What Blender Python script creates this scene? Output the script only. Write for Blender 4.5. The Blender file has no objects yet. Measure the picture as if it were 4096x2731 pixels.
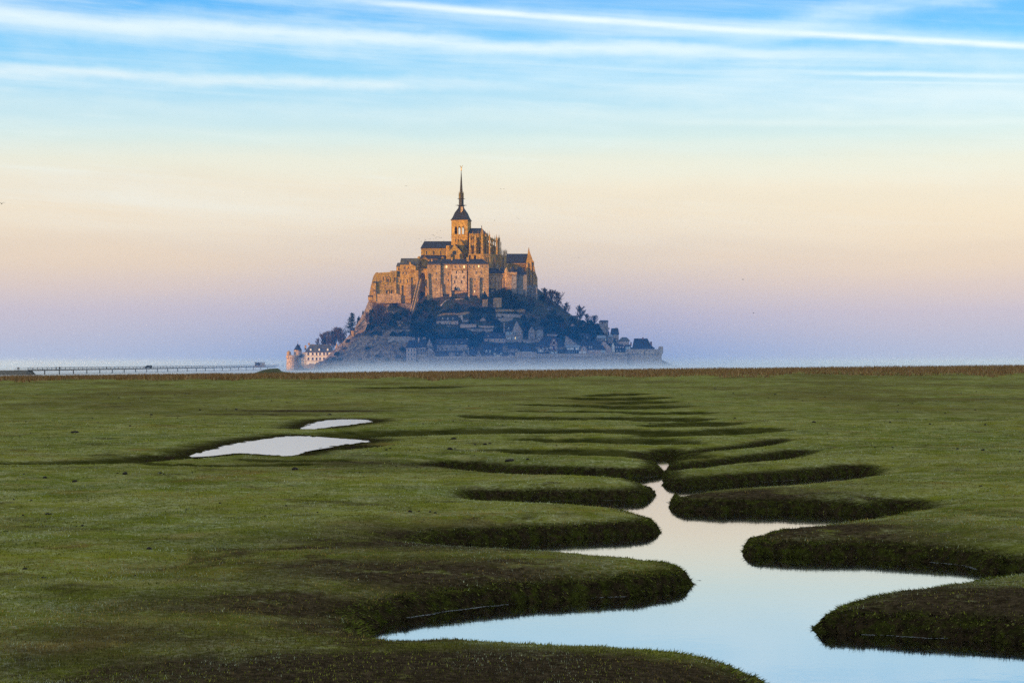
import bpy, bmesh, math, random
import numpy as np
from mathutils import Vector, Matrix
random.seed(7)
RNG = np.random.default_rng(7)
SC = bpy.context.scene
COL = SC.collection
R = math.radians

# ------------------------------------------------------------------ camera
FPX, CX, HZ, EYE = 8000.0, 2048.0, 1440.0, 5.0      # focal length in photo pixels, centre column, horizon row, eye height
cam_d = bpy.data.cameras.new('camera')
cam_d.sensor_width = 36.0
cam_d.lens = 36.0 * FPX / 4096.0
cam_d.shift_y = (HZ - 1365.5) / 4096.0
cam_d.clip_start, cam_d.clip_end = 1.0, 30000.0
cam = bpy.data.objects.new('camera', cam_d)
COL.objects.link(cam)
cam.location = (0, 0, EYE)
cam.rotation_euler = (R(90), 0, 0)
SC.camera = cam

# ------------------------------------------------------------------ light, view
SUN_AZ, SUN_EL = R(38), R(3.2)          # azimuth from -X towards -Y (behind the camera, to its left)
SUN_DIR = Vector((-math.cos(SUN_AZ) * math.cos(SUN_EL), -math.sin(SUN_AZ) * math.cos(SUN_EL), math.sin(SUN_EL)))
sun_d = bpy.data.lights.new('sun', 'SUN')
sun_d.energy = 5.0
sun_d.angle = R(0.6)
sun_d.color = (1.0, 0.53, 0.16)
sun = bpy.data.objects.new('sun', sun_d)
COL.objects.link(sun)
sun.rotation_euler = SUN_DIR.to_track_quat('Z', 'Y').to_euler()

SC.view_settings.view_transform = 'Standard'
SC.view_settings.look = 'None'
SC.view_settings.exposure = 0.4
SC.view_settings.gamma = 1.0
SC.view_settings.use_curve_mapping = False
SC.cycles.use_denoising = False
SC.cycles.volume_bounces = 4
SC.cycles.max_bounces = 8
SC.cycles.sample_clamp_indirect = 3.0
SC.cycles.transparent_max_bounces = 16


class X:
    """one socket of a node tree, with arithmetic"""
    def __init__(s, nt, sock): s.nt, s.s = nt, sock
    def _op(s, op, *a, clamp=False):
        n = s.nt.nodes.new('ShaderNodeMath'); n.operation = op; n.use_clamp = clamp
        for i, v in enumerate((s,) + a):
            if isinstance(v, X): s.nt.links.new(v.s, n.inputs[i])
            else: n.inputs[i].default_value = v
        return X(s.nt, n.outputs[0])
    def __add__(s, o): return s._op('ADD', o)
    __radd__ = __add__
    def __sub__(s, o): return s._op('SUBTRACT', o)
    def __rsub__(s, o): return (s * -1.0) + o
    def __mul__(s, o): return s._op('MULTIPLY', o)
    __rmul__ = __mul__
    def __truediv__(s, o): return s._op('DIVIDE', o)
    def pw(s, e): return s._op('POWER', e)
    def mx(s, o): return s._op('MAXIMUM', o)
    def mn(s, o): return s._op('MINIMUM', o)
    def ab(s): return s._op('ABSOLUTE')
    def cl(s): return s._op('ADD', 0.0, clamp=True)
    def mr(s, a, b, c=0.0, d=1.0, smooth=True):
        n = s.nt.nodes.new('ShaderNodeMapRange'); n.interpolation_type = 'SMOOTHSTEP' if smooth else 'LINEAR'
        s.nt.links.new(s.s, n.inputs[0])
        for i, v in enumerate((a, b, c, d)): n.inputs[1 + i].default_value = v
        return X(s.nt, n.outputs[0])


def node(nt, kind, **kw):
    n = nt.nodes.new(kind)
    for k, v in kw.items(): setattr(n, k, v)
    return n


def put(nt, dst, v):
    if isinstance(v, X): nt.links.new(v.s, dst)
    elif hasattr(v, 'is_linked'): nt.links.new(v, dst)
    elif isinstance(v, (tuple, list)) and len(v) == 3 and dst.type == 'RGBA': dst.default_value = (*v, 1)
    else: dst.default_value = v


def mix(nt, fac, a, b, kind='MIX'):
    n = nt.nodes.new('ShaderNodeMix'); n.data_type = 'RGBA'; n.blend_type = kind
    put(nt, n.inputs[0], fac); put(nt, n.inputs[6], a); put(nt, n.inputs[7], b)
    return n.outputs[2]


def noise(nt, vec, scale, detail=3.0, rough=0.55, dist=0.0):
    n = nt.nodes.new('ShaderNodeTexNoise'); n.inputs['Scale'].default_value = scale
    n.inputs['Detail'].default_value = detail; n.inputs['Roughness'].default_value = rough
    n.inputs['Distortion'].default_value = dist
    if vec is not None: put(nt, n.inputs['Vector'], vec)
    return X(nt, n.outputs[0])


def vec3(nt, x, y, z):
    n = nt.nodes.new('ShaderNodeCombineXYZ')
    put(nt, n.inputs[0], x); put(nt, n.inputs[1], y); put(nt, n.inputs[2], z)
    return n.outputs[0]


def lin(r, g, b):
    f = lambda c: (c / 255 / 12.92) if c / 255 <= 0.04045 else ((c / 255 + 0.055) / 1.055) ** 2.4
    return (f(r), f(g), f(b))


# ------------------------------------------------------------------ sky
W = bpy.data.worlds.new('World'); SC.world = W; W.use_nodes = True
nt = W.node_tree; nt.nodes.clear()
tc = node(nt, 'ShaderNodeTexCoord')
sp = node(nt, 'ShaderNodeSeparateXYZ'); nt.links.new(tc.outputs['Generated'], sp.inputs[0])
dx, dy, dz = (X(nt, sp.outputs[i]) for i in range(3))
hor = (dx * dx + dy * dy).pw(0.5).mx(0.0001)
tel = dz / hor                                           # tangent of the elevation
az = dx._op('ARCTAN2', dy)                                # 0 straight ahead, + to the right
wob = noise(nt, vec3(nt, az * 6.0, tel * 55.0, 0.3), 1.0, 4, 0.6)
telw = tel + (wob - 0.5) * 0.012
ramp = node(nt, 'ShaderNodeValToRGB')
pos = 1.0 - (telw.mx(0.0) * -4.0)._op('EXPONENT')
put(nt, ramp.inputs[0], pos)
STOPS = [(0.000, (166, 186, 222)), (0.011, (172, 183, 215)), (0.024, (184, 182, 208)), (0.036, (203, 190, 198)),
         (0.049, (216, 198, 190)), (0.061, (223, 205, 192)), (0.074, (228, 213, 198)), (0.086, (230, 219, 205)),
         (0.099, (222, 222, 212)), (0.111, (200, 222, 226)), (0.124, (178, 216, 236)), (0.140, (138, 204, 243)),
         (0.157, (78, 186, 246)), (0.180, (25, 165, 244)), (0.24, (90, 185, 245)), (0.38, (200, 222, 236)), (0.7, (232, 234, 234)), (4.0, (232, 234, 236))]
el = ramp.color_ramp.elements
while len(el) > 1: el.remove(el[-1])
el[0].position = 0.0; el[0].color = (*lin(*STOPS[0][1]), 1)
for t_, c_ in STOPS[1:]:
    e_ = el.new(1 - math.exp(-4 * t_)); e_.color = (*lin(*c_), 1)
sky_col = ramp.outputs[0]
# thin cirrus drawn out along the wind, everywhere in the upper sky
ci1 = noise(nt, vec3(nt, az * 2.2 + tel * 4.0, tel * 62.0 + az * 3.2, 1.7), 1.0, 6, 0.62, 0.4)
ci2 = noise(nt, vec3(nt, az * 5.0, tel * 24.0 + az * 2.0, 5.1), 1.0, 5, 0.6, 0.6)
cir = (ci1 * 0.6 + ci2 * 0.6).mr(0.55, 0.82) * tel.mr(0.035, 0.11) * tel.mr(0.9, 0.3)
sky_col = mix(nt, cir * 0.62, sky_col, lin(226, 240, 248))


def streak(x0, y0, x1, y1, w, amt, col, sag=0.0, ragged=1.0, up=1.0, fx=(None, None)):
    """one vapour trail: a soft line across the sky from bearing/elevation to bearing/elevation (photo pixels give the angles)"""
    global sky_col
    a0, a1 = math.atan((x0 - CX) / FPX), math.atan((x1 - CX) / FPX)
    e0, e1 = (HZ - y0) / FPX, (HZ - y1) / FPX
    m = (e1 - e0) / (a1 - a0)
    n1 = noise(nt, vec3(nt, az * 14.0, tel * 20.0, y0 * 0.013), 1.0, 5, 0.65)
    n2 = noise(nt, vec3(nt, az * 30.0 + tel * 60, tel * 170.0, y0 * 0.017), 1.0, 4, 0.6)
    d = tel - (az - a0) * m - e0 - (az - a0) * (az - a1) * sag + (n1 - 0.5) * (w * ragged / FPX * 1.6)
    f = (d * (FPX / w)).ab()
    band = f.mr(1.0, 0.0)
    band = band * n2.mr(0.25, 0.62, 0.55, 1.0)
    lo, hi = fx
    if lo is not None:
        la = math.atan((lo[0] - CX) / FPX); lb = math.atan((lo[1] - CX) / FPX)
        band = band * az.mr(la, lb)
    if hi is not None:
        la = math.atan((hi[0] - CX) / FPX); lb = math.atan((hi[1] - CX) / FPX)
        band = band * az.mr(la, lb)
    band = band * az.ab().mr(1.2, 0.7)
    sky_col = mix(nt, (band * amt).cl(), sky_col, lin(*col))


streak(1300, 0, 4096, 222, 21, 1.0, (240, 247, 252), sag=-0.02, ragged=0.5, fx=((1000, 1900), None))
streak(1300, 0, 4096, 205, 60, 0.45, (215, 238, 250), sag=-0.02, ragged=0.9)
streak(0, 105, 4096, 262, 46, 0.85, (226, 241, 250), ragged=1.1, fx=(None, (4000, 2500)))
streak(0, 120, 4096, 275, 95, 0.42, (215, 236, 248), ragged=1.4)
streak(0, 318, 2300, 352, 46, 0.70, (228, 240, 247), ragged=1.2, fx=(None, (2500, 1500)))
streak(3100, 296, 4096, 342, 16, 0.75, (222, 240, 250), ragged=0.8, fx=((3000, 3600), None))
streak(3150, 332, 4096, 372, 9, 0.55, (215, 236, 250), ragged=0.8, fx=((3100, 3700), None))
streak(1900, 360, 4096, 440, 60, 0.45, (218, 235, 244), ragged=1.5, fx=((1800, 2700), None))
streak(2100, 320, 2900, 200, 70, 0.40, (215, 236, 248), ragged=1.3, fx=((1800, 2300), (3300, 2700)))
streak(2900, 150, 4096, -30, 75, 0.55, (210, 234, 250), ragged=1.3, fx=((2600, 3300), None))
streak(0, 30, 900, -60, 45, 0.45, (225, 240, 250), ragged=1.2, fx=(None, (900, 200)))
streak(0, 620, 4096, 700, 80, 0.30, (224, 228, 222), ragged=1.6)
streak(1500, 560, 4096, 610, 50, 0.28, (222, 232, 232), ragged=1.7)
streak(0, 430, 3000, 480, 60, 0.30, (222, 236, 240), ragged=1.7)
streak(2400, 480, 4096, 520, 24, 0.35, (224, 236, 240), ragged=1.5, fx=((2200, 3000), None))
streak(0, 760, 4096, 800, 90, 0.22, (216, 206, 196), ragged=1.9)
streak(0, 980, 4096, 1010, 70, 0.20, (202, 190, 190), ragged=1.9)
streak(0, 520, 1500, 470, 40, 0.30, (200, 226, 236), ragged=1.5, fx=(None, (1500, 700)))
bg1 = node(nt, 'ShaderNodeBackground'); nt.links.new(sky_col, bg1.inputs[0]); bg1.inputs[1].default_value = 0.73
ns = node(nt, 'ShaderNodeTexSky', sky_type='NISHITA', sun_disc=False)
ns.sun_elevation = SUN_EL
ns.sun_rotation = math.atan2(SUN_DIR.x, SUN_DIR.y)
bg2 = node(nt, 'ShaderNodeBackground'); nt.links.new(ns.outputs[0], bg2.inputs[0]); bg2.inputs[1].default_value = 0.055
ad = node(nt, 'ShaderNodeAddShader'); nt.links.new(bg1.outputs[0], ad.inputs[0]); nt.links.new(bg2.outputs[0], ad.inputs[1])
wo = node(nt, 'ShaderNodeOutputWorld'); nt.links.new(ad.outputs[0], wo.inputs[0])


# ------------------------------------------------------------------ helpers: tags, meshes, materials
def tag(o, label=None, cat=None, group=None, kind=None):
    for k, v in (('label', label), ('category', cat), ('group', group), ('kind', kind)):
        if v: o[k] = v
    return o


def mesh_obj(name, verts, faces, mats, parent=None, midx=None, smooth=False, loc=None):
    me = bpy.data.meshes.new(name)
    me.from_pydata([tuple(v) for v in verts], [], faces)
    for m in (mats if isinstance(mats, (list, tuple)) else [mats]): me.materials.append(m)
    if midx is not None: me.polygons.foreach_set('material_index', midx)
    if smooth: me.polygons.foreach_set('use_smooth', [True] * len(me.polygons))
    me.update()
    o = bpy.data.objects.new(name, me); COL.objects.link(o)
    if parent is not None: o.parent = parent
    if loc is not None: o.location = loc
    return o


def np_mesh(name, V, F, mats, smooth=True):
    """fast mesh from numpy arrays: V (n,3), F (m,3 or 4)"""
    me = bpy.data.meshes.new(name)
    k = F.shape[1]
    me.vertices.add(len(V)); me.vertices.foreach_set('co', np.ascontiguousarray(V, np.float32).ravel())
    me.loops.add(F.size); me.loops.foreach_set('vertex_index', np.ascontiguousarray(F, np.int32).ravel())
    me.polygons.add(len(F)); me.polygons.foreach_set('loop_start', np.arange(0, F.size, k, dtype=np.int32))
    me.polygons.foreach_set('use_smooth', np.full(len(F), smooth))
    for m in (mats if isinstance(mats, (list, tuple)) else [mats]): me.materials.append(m)
    me.update(calc_edges=True); me.validate()
    o = bpy.data.objects.new(name, me); COL.objects.link(o)
    return o


def attr(o, name, vals):
    vals = np.ascontiguousarray(vals, np.float32)
    if vals.ndim == 1:
        a = o.data.attributes.new(name, 'FLOAT', 'POINT'); a.data.foreach_set('value', vals)
    else:
        a = o.data.attributes.new(name, 'FLOAT_COLOR', 'POINT')
        if vals.shape[1] == 3: vals = np.concatenate([vals, np.ones((len(vals), 1), np.float32)], 1)
        a.data.foreach_set('color', vals.ravel())


def empty(name, loc=(0, 0, 0)):
    o = bpy.data.objects.new(name, None); COL.objects.link(o); o.location = loc
    o.empty_display_size = 0.5
    return o


def pt(px, py, Y):
    """the point of the place that stands Y metres ahead on the sight line of a photo pixel"""
    return Vector(((px - CX) * Y / FPX, Y, EYE - (py - HZ) * Y / FPX))


def ground_pt(px, py, z):
    """where the sight line of a photo pixel meets the level z"""
    Y = (EYE - z) * FPX / (py - HZ)
    return np.array(((px - CX) * Y / FPX, Y))


def new_mat(name):
    m = bpy.data.materials.new(name); m.use_nodes = True
    t = m.node_tree; t.nodes.clear()
    out = node(t, 'ShaderNodeOutputMaterial'); b = node(t, 'ShaderNodeBsdfPrincipled')
    t.links.new(b.outputs[0], out.inputs[0])
    return m, t, b, out


def obj_xyz(t, world=True):
    if world:
        g = node(t, 'ShaderNodeNewGeometry'); return g.outputs['Position']
    return node(t, 'ShaderNodeTexCoord').outputs['Object']


def bump(t, b, h, strength, dist):
    n = node(t, 'ShaderNodeBump'); n.inputs['Strength'].default_value = strength; n.inputs['Distance'].default_value = dist
    put(t, n.inputs['Height'], h); t.links.new(n.outputs[0], b.inputs['Normal'])


def simple(name, col, rough=0.85, var=0.25, scale=1.5, spec=0.3, metal=0.0, bmp=0.0):
    m, t, b, _ = new_mat(name)
    p = obj_xyz(t)
    n = noise(t, p, scale, 4)
    c = mix(t, n.mr(0.3, 0.7), tuple(c * (1 - var) for c in col), tuple(min(1, c * (1 + var)) for c in col))
    put(t, b.inputs['Base Color'], c)
    b.inputs['Roughness'].default_value = rough; b.inputs['Metallic'].default_value = metal
    b.inputs['Specular IOR Level'].default_value = spec
    if bmp: bump(t, b, noise(t, p, scale * 4, 3), bmp, 0.1)
    return m


# lattice noise in numpy
_TAB = RNG.random((256, 256)).astype(np.float32)
def vnoise(x, y, seed=0):
    x = np.asarray(x, np.float64) + seed * 17.13; y = np.asarray(y, np.float64) + seed * 9.71
    xi = np.floor(x).astype(np.int64); yi = np.floor(y).astype(np.int64)
    fx = x - xi; fy = y - yi
    fx = fx * fx * (3 - 2 * fx); fy = fy * fy * (3 - 2 * fy)
    g = lambda a, b: _TAB[a & 255, b & 255]
    return (g(xi, yi) * (1 - fx) + g(xi + 1, yi) * fx) * (1 - fy) + (g(xi, yi + 1) * (1 - fx) + g(xi + 1, yi + 1) * fx) * fy
def fbm(x, y, o=4, seed=0):
    s = 0; a = 0.5; f = 1.0
    for k in range(o):
        s = s + a * vnoise(x * f, y * f, seed + k * 3); a *= 0.5; f *= 2.03
    return s / (1 - 0.5 ** o)
def sstep(a, b, x):
    t = np.clip((x - a) / (b - a), 0, 1); return t * t * (3 - 2 * t)
# ================================================================== salt meadow, creeks, ponds
WL = -0.66                                  # water level; the meadow is about 0


def crown(d):
    """how far back from the water edge, and how high, the rounded turf meets the sight line at distance d"""
    e = np.maximum(0.35, 1.3 * np.log(0.323 * d / EYE)); return e, -0.42 * np.exp(-e / 1.3)


def outline(P):
    """ground outline of traced water edges: 's' points were traced on the crown that hides the edge behind it"""
    Q = np.array([ground_pt(x, y, WL if k == 'w' else -0.25 if k == 't' else -0.06) for k, x, y in P]); ks = [p[0] for p in P]; n = len(P); out = Q.copy()
    for i in range(n):
        if ks[i] != 's': continue
        d = np.linalg.norm(Q[i]); e, z = crown(d); g = ground_pt(P[i][1], P[i][2], z)
        run = 1e9
        for st in (-1, 1):
            L = 0; j = i
            for _ in range(n):
                j2 = (j + st) % n; L += np.linalg.norm(Q[j2] - Q[j]); j = j2
                if ks[j] != 's' or L > 5: break
            run = min(run, L)
        out[i] = g * (1 + e * min(1, max(.05, run / 3.2)) / d)
    return out


A = lambda kind, *pts: [(kind, x * 1.7415, y * 1.7415) for x, y in pts]                      # read off the whole photograph
B5 = lambda kind, *pts: [(kind, 2300 + x / 1.3096, 1500 + y / 1.3096) for x, y in pts]       # read off enlarged crops
B8 = lambda kind, *pts: [(kind, 2700 + x * 0.5935, 1900 + y * 0.5935) for x, y in pts]
CREEK = (
    A('s', (1815, 1650), (1812, 1605), (1790, 1572), (1760, 1553), (1700, 1530), (1600, 1503), (1500, 1492), (1400, 1487), (1250, 1482), (1100, 1473), (1000, 1471), (900, 1468))
    + A('w', (862, 1461), (848, 1452), (870, 1437), (930, 1420), (1000, 1407), (1100, 1394), (1200, 1386), (1300, 1377), (1400, 1370), (1480, 1364), (1550, 1357), (1585, 1351), (1597, 1345), (1604, 1332))
    + A('s', (1594, 1306), (1575, 1295), (1556, 1291), (1530, 1287), (1480, 1282), (1400, 1275), (1365, 1271), (1300, 1267), (1200, 1262), (1100, 1256), (1050, 1252), (1005, 1246))
    + A('t', (985, 1240))
    + A('w', (1020, 1252), (1078, 1251), (1170, 1243), (1290, 1238), (1400, 1232), (1480, 1229), (1508, 1225), (1519, 1214), (1520, 1201))
    + A('s', (1500, 1182), (1480, 1174), (1440, 1166), (1380, 1160), (1300, 1156), (1200, 1152), (1120, 1146))
    + A('t', (1088, 1137))
    + A('w', (1110, 1150), (1200, 1151), (1300, 1150), (1400, 1149), (1470, 1150), (1494, 1147), (1504, 1137), (1505, 1124))
    + A('s', (1494, 1108), (1482, 1102), (1460, 1097), (1400, 1093), (1300, 1090), (1200, 1087), (1120, 1080), (1050, 1071), (1010, 1068))
    + A('t', (985, 1066))
    + A('w', (1050, 1078), (1150, 1088), (1300, 1093), (1420, 1096), (1490, 1096), (1522, 1090), (1534, 1078), (1530, 1060), (1524, 1050))
    + A('w', (1545, 1050), (1548, 1064))
    + B5('s', (500, 402), (750, 387), (900, 372), (1020, 350))
    + B5('t', (1070, 338))
    + B5('w', (900, 405), (700, 428), (520, 450), (440, 440), (425, 455))
    + B5('s', (500, 489), (700, 466), (900, 450), (1100, 427))
    + B5('t', (1190, 400))
    + B5('w', (1100, 440), (900, 470), (650, 500), (500, 515), (462, 530), (456, 555), (475, 580), (540, 592), (700, 580), (1000, 560), (1300, 535), (1480, 517))
    + B5('t', (1540, 514))
    + B5('s', (1450, 530), (1350, 545), (1100, 570), (900, 585), (700, 598), (620, 607), (575, 622))
    + B5('w', (530, 645), (505, 668), (498, 690), (512, 708), (600, 712), (800, 715), (1000, 716), (1300, 722), (1540, 738), (1700, 715))
    + B5('t', (1795, 690))
    + B5('s', (1700, 705), (1500, 745), (1300, 770), (1100, 795), (1000, 804), (930, 822))
    + B8('w', (472, 470), (463, 500), (468, 535), (520, 548), (700, 549), (1000, 553), (1300, 560), (1750, 590), (2000, 620), (2150, 655), (2450, 655))
    + B8('t', (2700, 600))
    + B8('s', (2600, 605), (2352, 640), (2000, 690), (1700, 742), (1300, 790), (1180, 820), (1100, 860), (1010, 885), (950, 915))
    + B8('w', (912, 945), (900, 985), (903, 1020), (930, 1047), (1000, 1060), (1200, 1065), (1500, 1080), (1900, 1105), (2352, 1140), (3000, 1180), (3300, 1300), (3300, 1800), (900, 1800))
)
POND = (A('w', (445, 1046), (520, 1024), (570, 1014), (640, 1004), (690, 1001), (760, 1006), (830, 1011))
        + A('w', (845, 1014), (760, 1024), (710, 1033), (690, 1040), (668, 1047), (640, 1046), (600, 1043), (540, 1041), (490, 1046)))
POND2 = A('w', (693, 984), (715, 974), (745, 966), (790, 963), (835, 964), (852, 968), (810, 974), (760, 980), (720, 985))
PL = -0.10                                  # the ponds stand almost brim full
polys = [outline(CREEK)] + [np.array([ground_pt(x, y, PL) for k, x, y in P]) for P in (POND, POND2)]

# grooves: traced crown lines, radius, depth
GROOVES = [                                 # traced crown lines, relative width, depth
    (A('s', (1160, 1041), (1300, 1044), (1440, 1047), (1520, 1052)), 1.5, 0.62),
    (A('s', (1240, 1016), (1330, 1017), (1440, 1018), (1505, 1022)), 1.25, 0.60),
    (A('s', (790, 1010), (850, 1005), (900, 1001), (1000, 998), (1180, 995), (1300, 996), (1440, 997), (1490, 1000)), 1.35, 0.66),
    (A('s', (1105, 959), (1180, 962), (1300, 965), (1430, 964), (1445, 966)), 0.8, 0.60),
    (A('s', (1200, 945), (1300, 947), (1432, 949)), 0.42, 0.55),
    (A('s', (1210, 930), (1320, 933), (1420, 936)), 0.36, 0.55),
    (A('s', (1250, 914), (1350, 915), (1405, 920)), 0.28, 0.5),
    (A('s', (860, 891), (930, 893), (1000, 889)), 0.25, 0.4),
    (A('s', (-80, 1071), (100, 1067), (200, 1066), (300, 1060), (400, 1052), (450, 1046)), 0.9, 0.6),
    (A('s', (330, 1066), (420, 1071), (560, 1072), (700, 1069)), 0.35, 0.22),
    (A('s', (560, 1057), (640, 1062), (760, 1060)), 0.3, 0.2),
    (A('s', (680, 1036), (740, 1034), (830, 1026)), 0.5, 0.35),
    (B5('s', (430, 330), (560, 318), (700, 310), (900, 291), (940, 283)), 0.75, 0.62),
    (B5('s', (455, 276), (520, 271), (600, 265), (730, 250)), 0.62, 0.6),
    (B5('s', (400, 246), (450, 242), (500, 239), (600, 228)), 0.48, 0.58),
    (B5('s', (360, 211), (440, 208), (520, 205), (620, 196)), 0.40, 0.55),
    (B5('s', (270, 183), (340, 174), (480, 165)), 0.36, 0.52),
    (B5('s', (240, 157), (310, 148), (420, 140)), 0.3, 0.52),
    (B5('s', (200, 136), (280, 127), (400, 118)), 0.25, 0.5),
    (B5('s', (110, 114), (200, 106), (300, 98)), 0.2, 0.45),
]


def seg_dist(P, a, b):
    ab = b - a; L2 = (ab ** 2).sum() + 1e-9
    t = np.clip(((P - a) @ ab) / L2, 0, 1)
    return np.hypot(P[:, 0] - a[0] - t * ab[0], P[:, 1] - a[1] - t * ab[1])


def poly_sd(P, Q):
    """signed distance to a closed outline, negative inside"""
    d = np.full(len(P), 1e9); ins = np.zeros(len(P), bool)
    for i in range(len(Q)):
        a, b = Q[i], Q[(i + 1) % len(Q)]
        d = np.minimum(d, seg_dist(P, a, b))
        c = (a[1] > P[:, 1]) != (b[1] > P[:, 1])
        with np.errstate(divide='ignore', invalid='ignore'):
            xx = (b[0] - a[0]) * (P[:, 1] - a[1]) / (b[1] - a[1]) + a[0]
        ins ^= c & (P[:, 0] < xx)
    return np.where(ins, -d, d)


def catmull(Q, closed, n=4):
    out = []; m = len(Q)
    rng = range(m if closed else m - 1)
    for i in rng:
        if closed: p0, p1, p2, p3 = (Q[(i + k) % m] for k in (-1, 0, 1, 2))
        else: p0, p1, p2, p3 = Q[max(i - 1, 0)], Q[i], Q[i + 1], Q[min(i + 2, m - 1)]
        for k in range(n):
            t = k / n
            out.append(0.5 * ((2 * p1) + (p2 - p0) * t + (2 * p0 - 5 * p1 + 4 * p2 - p3) * t * t + (3 * p1 - p0 - 3 * p2 + p3) * t ** 3))
    if not closed: out.append(Q[-1])
    return np.array(out)


polys = [catmull(Q, True, 3) for Q in polys]
groove_lines = []
for P, f, dp in GROOVES:
    Q = np.array([ground_pt(x, y, -0.03) for k, x, y in P]); dm = np.linalg.norm(Q, axis=1)
    r = 2.6 * f * (dm.mean() / 107) ** 2
    groove_lines.append((catmull(Q * (1 + (.5 + 1.1 * r) / dm)[:, None], False, 4), r, dp, 1.5))


LAST = {}


def lay(P):
    """height of the meadow and distance to the nearest water edge (m)"""
    x, y = P[:, 0], P[:, 1]
    d = np.hypot(x, y)
    near = d < 420
    edge = np.full(len(P), 60.0); sdw = np.full(len(P), 60.0)
    Pn = P[near]
    wob = (fbm(Pn[:, 0] * 1.1, Pn[:, 1] * 1.1, 4, 5) - 0.5) * 0.5
    e0 = poly_sd(Pn, polys[0]) + wob
    z = np.zeros(len(P))
    zn = np.zeros(len(Pn))
    bank = 0.30
    def prof(e, dep, wb, fl=0.5):
        u = np.clip(e / wb, 0, 1)
        up = -dep * (1 - u) ** 1.4
        return np.where(e > 0, up - 0.42 * np.exp(-np.maximum(e, 0) / 1.3), -dep - 0.42 - np.minimum(-e * 0.6, fl))
    zn = np.minimum(zn, prof(e0, bank, 0.28))
    for k, wb in ((1, 2.2), (2, 3.0)):
        e = poly_sd(Pn, polys[k]) + wob * 1.2
        zn = np.minimum(zn, np.where(e > 0, PL * (1 - np.clip(e / wb, 0, 1)), PL - np.minimum(-e * .4, .3))); e0 = np.minimum(e0, np.maximum(e, 0) * .38 + .1)
    ec = e0.copy()
    for Q, r, dep, wb in groove_lines:
        e = np.full(len(Pn), 1e9); tt = np.zeros(len(Pn))
        for i in range(len(Q) - 1):
            di = seg_dist(Pn, Q[i], Q[i + 1]); nearer = di < e
            e = np.where(nearer, di, e); tt = np.where(nearer, i / (len(Q) - 1), tt)
        taper = np.minimum(1, 0.25 + np.minimum(tt * 4, (1 - tt) * 5))
        wr = (0.66 * r + .35) * (.55 + .45 * taper); c_ = np.maximum(0, e + wob * 0.5)
        zn = np.minimum(zn, -dep * np.minimum(1, taper * 1.25) * np.exp(-(c_ / wr) ** 2)); e0 = np.minimum(e0, (c_ / wr - .85) * 1.7 + (1 - taper) * .8)
    z[near] = zn; edge[near] = e0; LAST['creek'] = ec; LAST['near'] = near
    und = (fbm(x * 0.05, y * 0.05, 4, 2) - 0.5) * 0.8 * sstep(30, 140, d) + (fbm(x * 0.35, y * 0.35, 3, 8) - 0.5) * 0.16
    tus = (fbm(x * 2.2, y * 1.6, 3, 11) - 0.5) * 0.085
    land = np.clip(edge / 1.0, 0, 1)
    z = z + und * land * np.clip(edge / 15, 0.08, 1) + tus * np.clip(edge * 1.5 + 0.9, 0, 1)
    z = z + ((x / 230.0) * 2.5 - 0.3) * sstep(380, 900, d)
    return z, edge


NR, NC = 1150, 720
dd = 15.0 * (935.0 / 15.0) ** np.linspace(0, 1, NR)
uu = np.linspace(-1, 1, NC); aa = 0.30 * (0.65 * uu + 0.35 * uu ** 3)          # finer towards the middle
D_, A_ = np.meshgrid(dd, aa, indexing='ij')
GP = np.stack([((D_ + 60) * A_).ravel(), D_.ravel()], 1)
GZ, GE = lay(GP)
GC = np.full(len(GP), 60.0); GC[LAST['near']] = LAST['creek']
GV = np.column_stack([GP, GZ])
ii = (np.arange(NR - 1)[:, None] * NC + np.arange(NC - 1)[None, :]).ravel()
GF = np.column_stack([ii, ii + 1, ii + NC + 1, ii + NC])

# brown saltmarsh patches among the grass (photo places turned into ground positions)
PATCH = [(900, 2420, 3.5, .6), (1250, 2400, 4, .8), (650, 2540, 4, .5), (300, 2620, 4, .45), (1500, 2480, 3, .8), (1500, 2690, 4, 1.2), (2000, 2690, 4, 1.3), (2500, 2700, 3, 1.3), (2900, 2720, 2, 1.2), (1100, 2690, 4, .9),
         (1900, 2120, 5, .9), (1650, 2160, 5, .7), (1750, 2280, 5, .8), (3350, 2330, 4, .9), (3850, 2390, 3, 1.1), (3600, 2420, 3, 1.2), (4000, 2400, 4, 1.2), (3200, 2100, 4, .9), (3500, 2130, 4, .6),
         (2950, 1965, 4, .8), (1250, 1640, 8, .9), (1000, 1655, 8, .6), (1450, 1850, 7, .5)]
brown = np.zeros(len(GP))
for px, py, rad, am in PATCH:
    c = ground_pt(px, py, 0)
    q = np.hypot((GP[:, 0] - c[0]) / (rad * 1.0), (GP[:, 1] - c[1]) / (rad * 0.8))
    brown = np.maximum(brown, am * np.exp(-q * q))

mm, t, b, _ = new_mat('salt_meadow_turf')
P_ = obj_xyz(t)
at_e = node(t, 'ShaderNodeAttribute', attribute_name='edge').outputs['Fac']
at_b = X(t, node(t, 'ShaderNodeAttribute', attribute_name='brown').outputs['Fac'])
e_ = X(t, at_e)
big = noise(t, P_, 0.055, 4); med = noise(t, P_, 0.5, 4, 0.6); fine = noise(t, P_, 5.0, 5, 0.7); vf = noise(t, P_, 22.0, 3, 0.7)
grass = mix(t, big.mr(0.35, 0.65), (0.145, 0.180, 0.014), (0.235, 0.245, 0.028))
grass = mix(t, med.mr(0.42, 0.68), grass, (0.30, 0.29, 0.085))
frost = (noise(t, P_, 0.28, 5, 0.7, 0.6).mr(0.40, 0.64) * 0.8 + noise(t, P_, 1.3, 4, 0.7).mr(0.45, 0.65) * 0.5).cl()
grass = mix(t, fine.mr(0.40, 0.70) * frost, grass, (0.50, 0.53, 0.31))            # frosted blades
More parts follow.
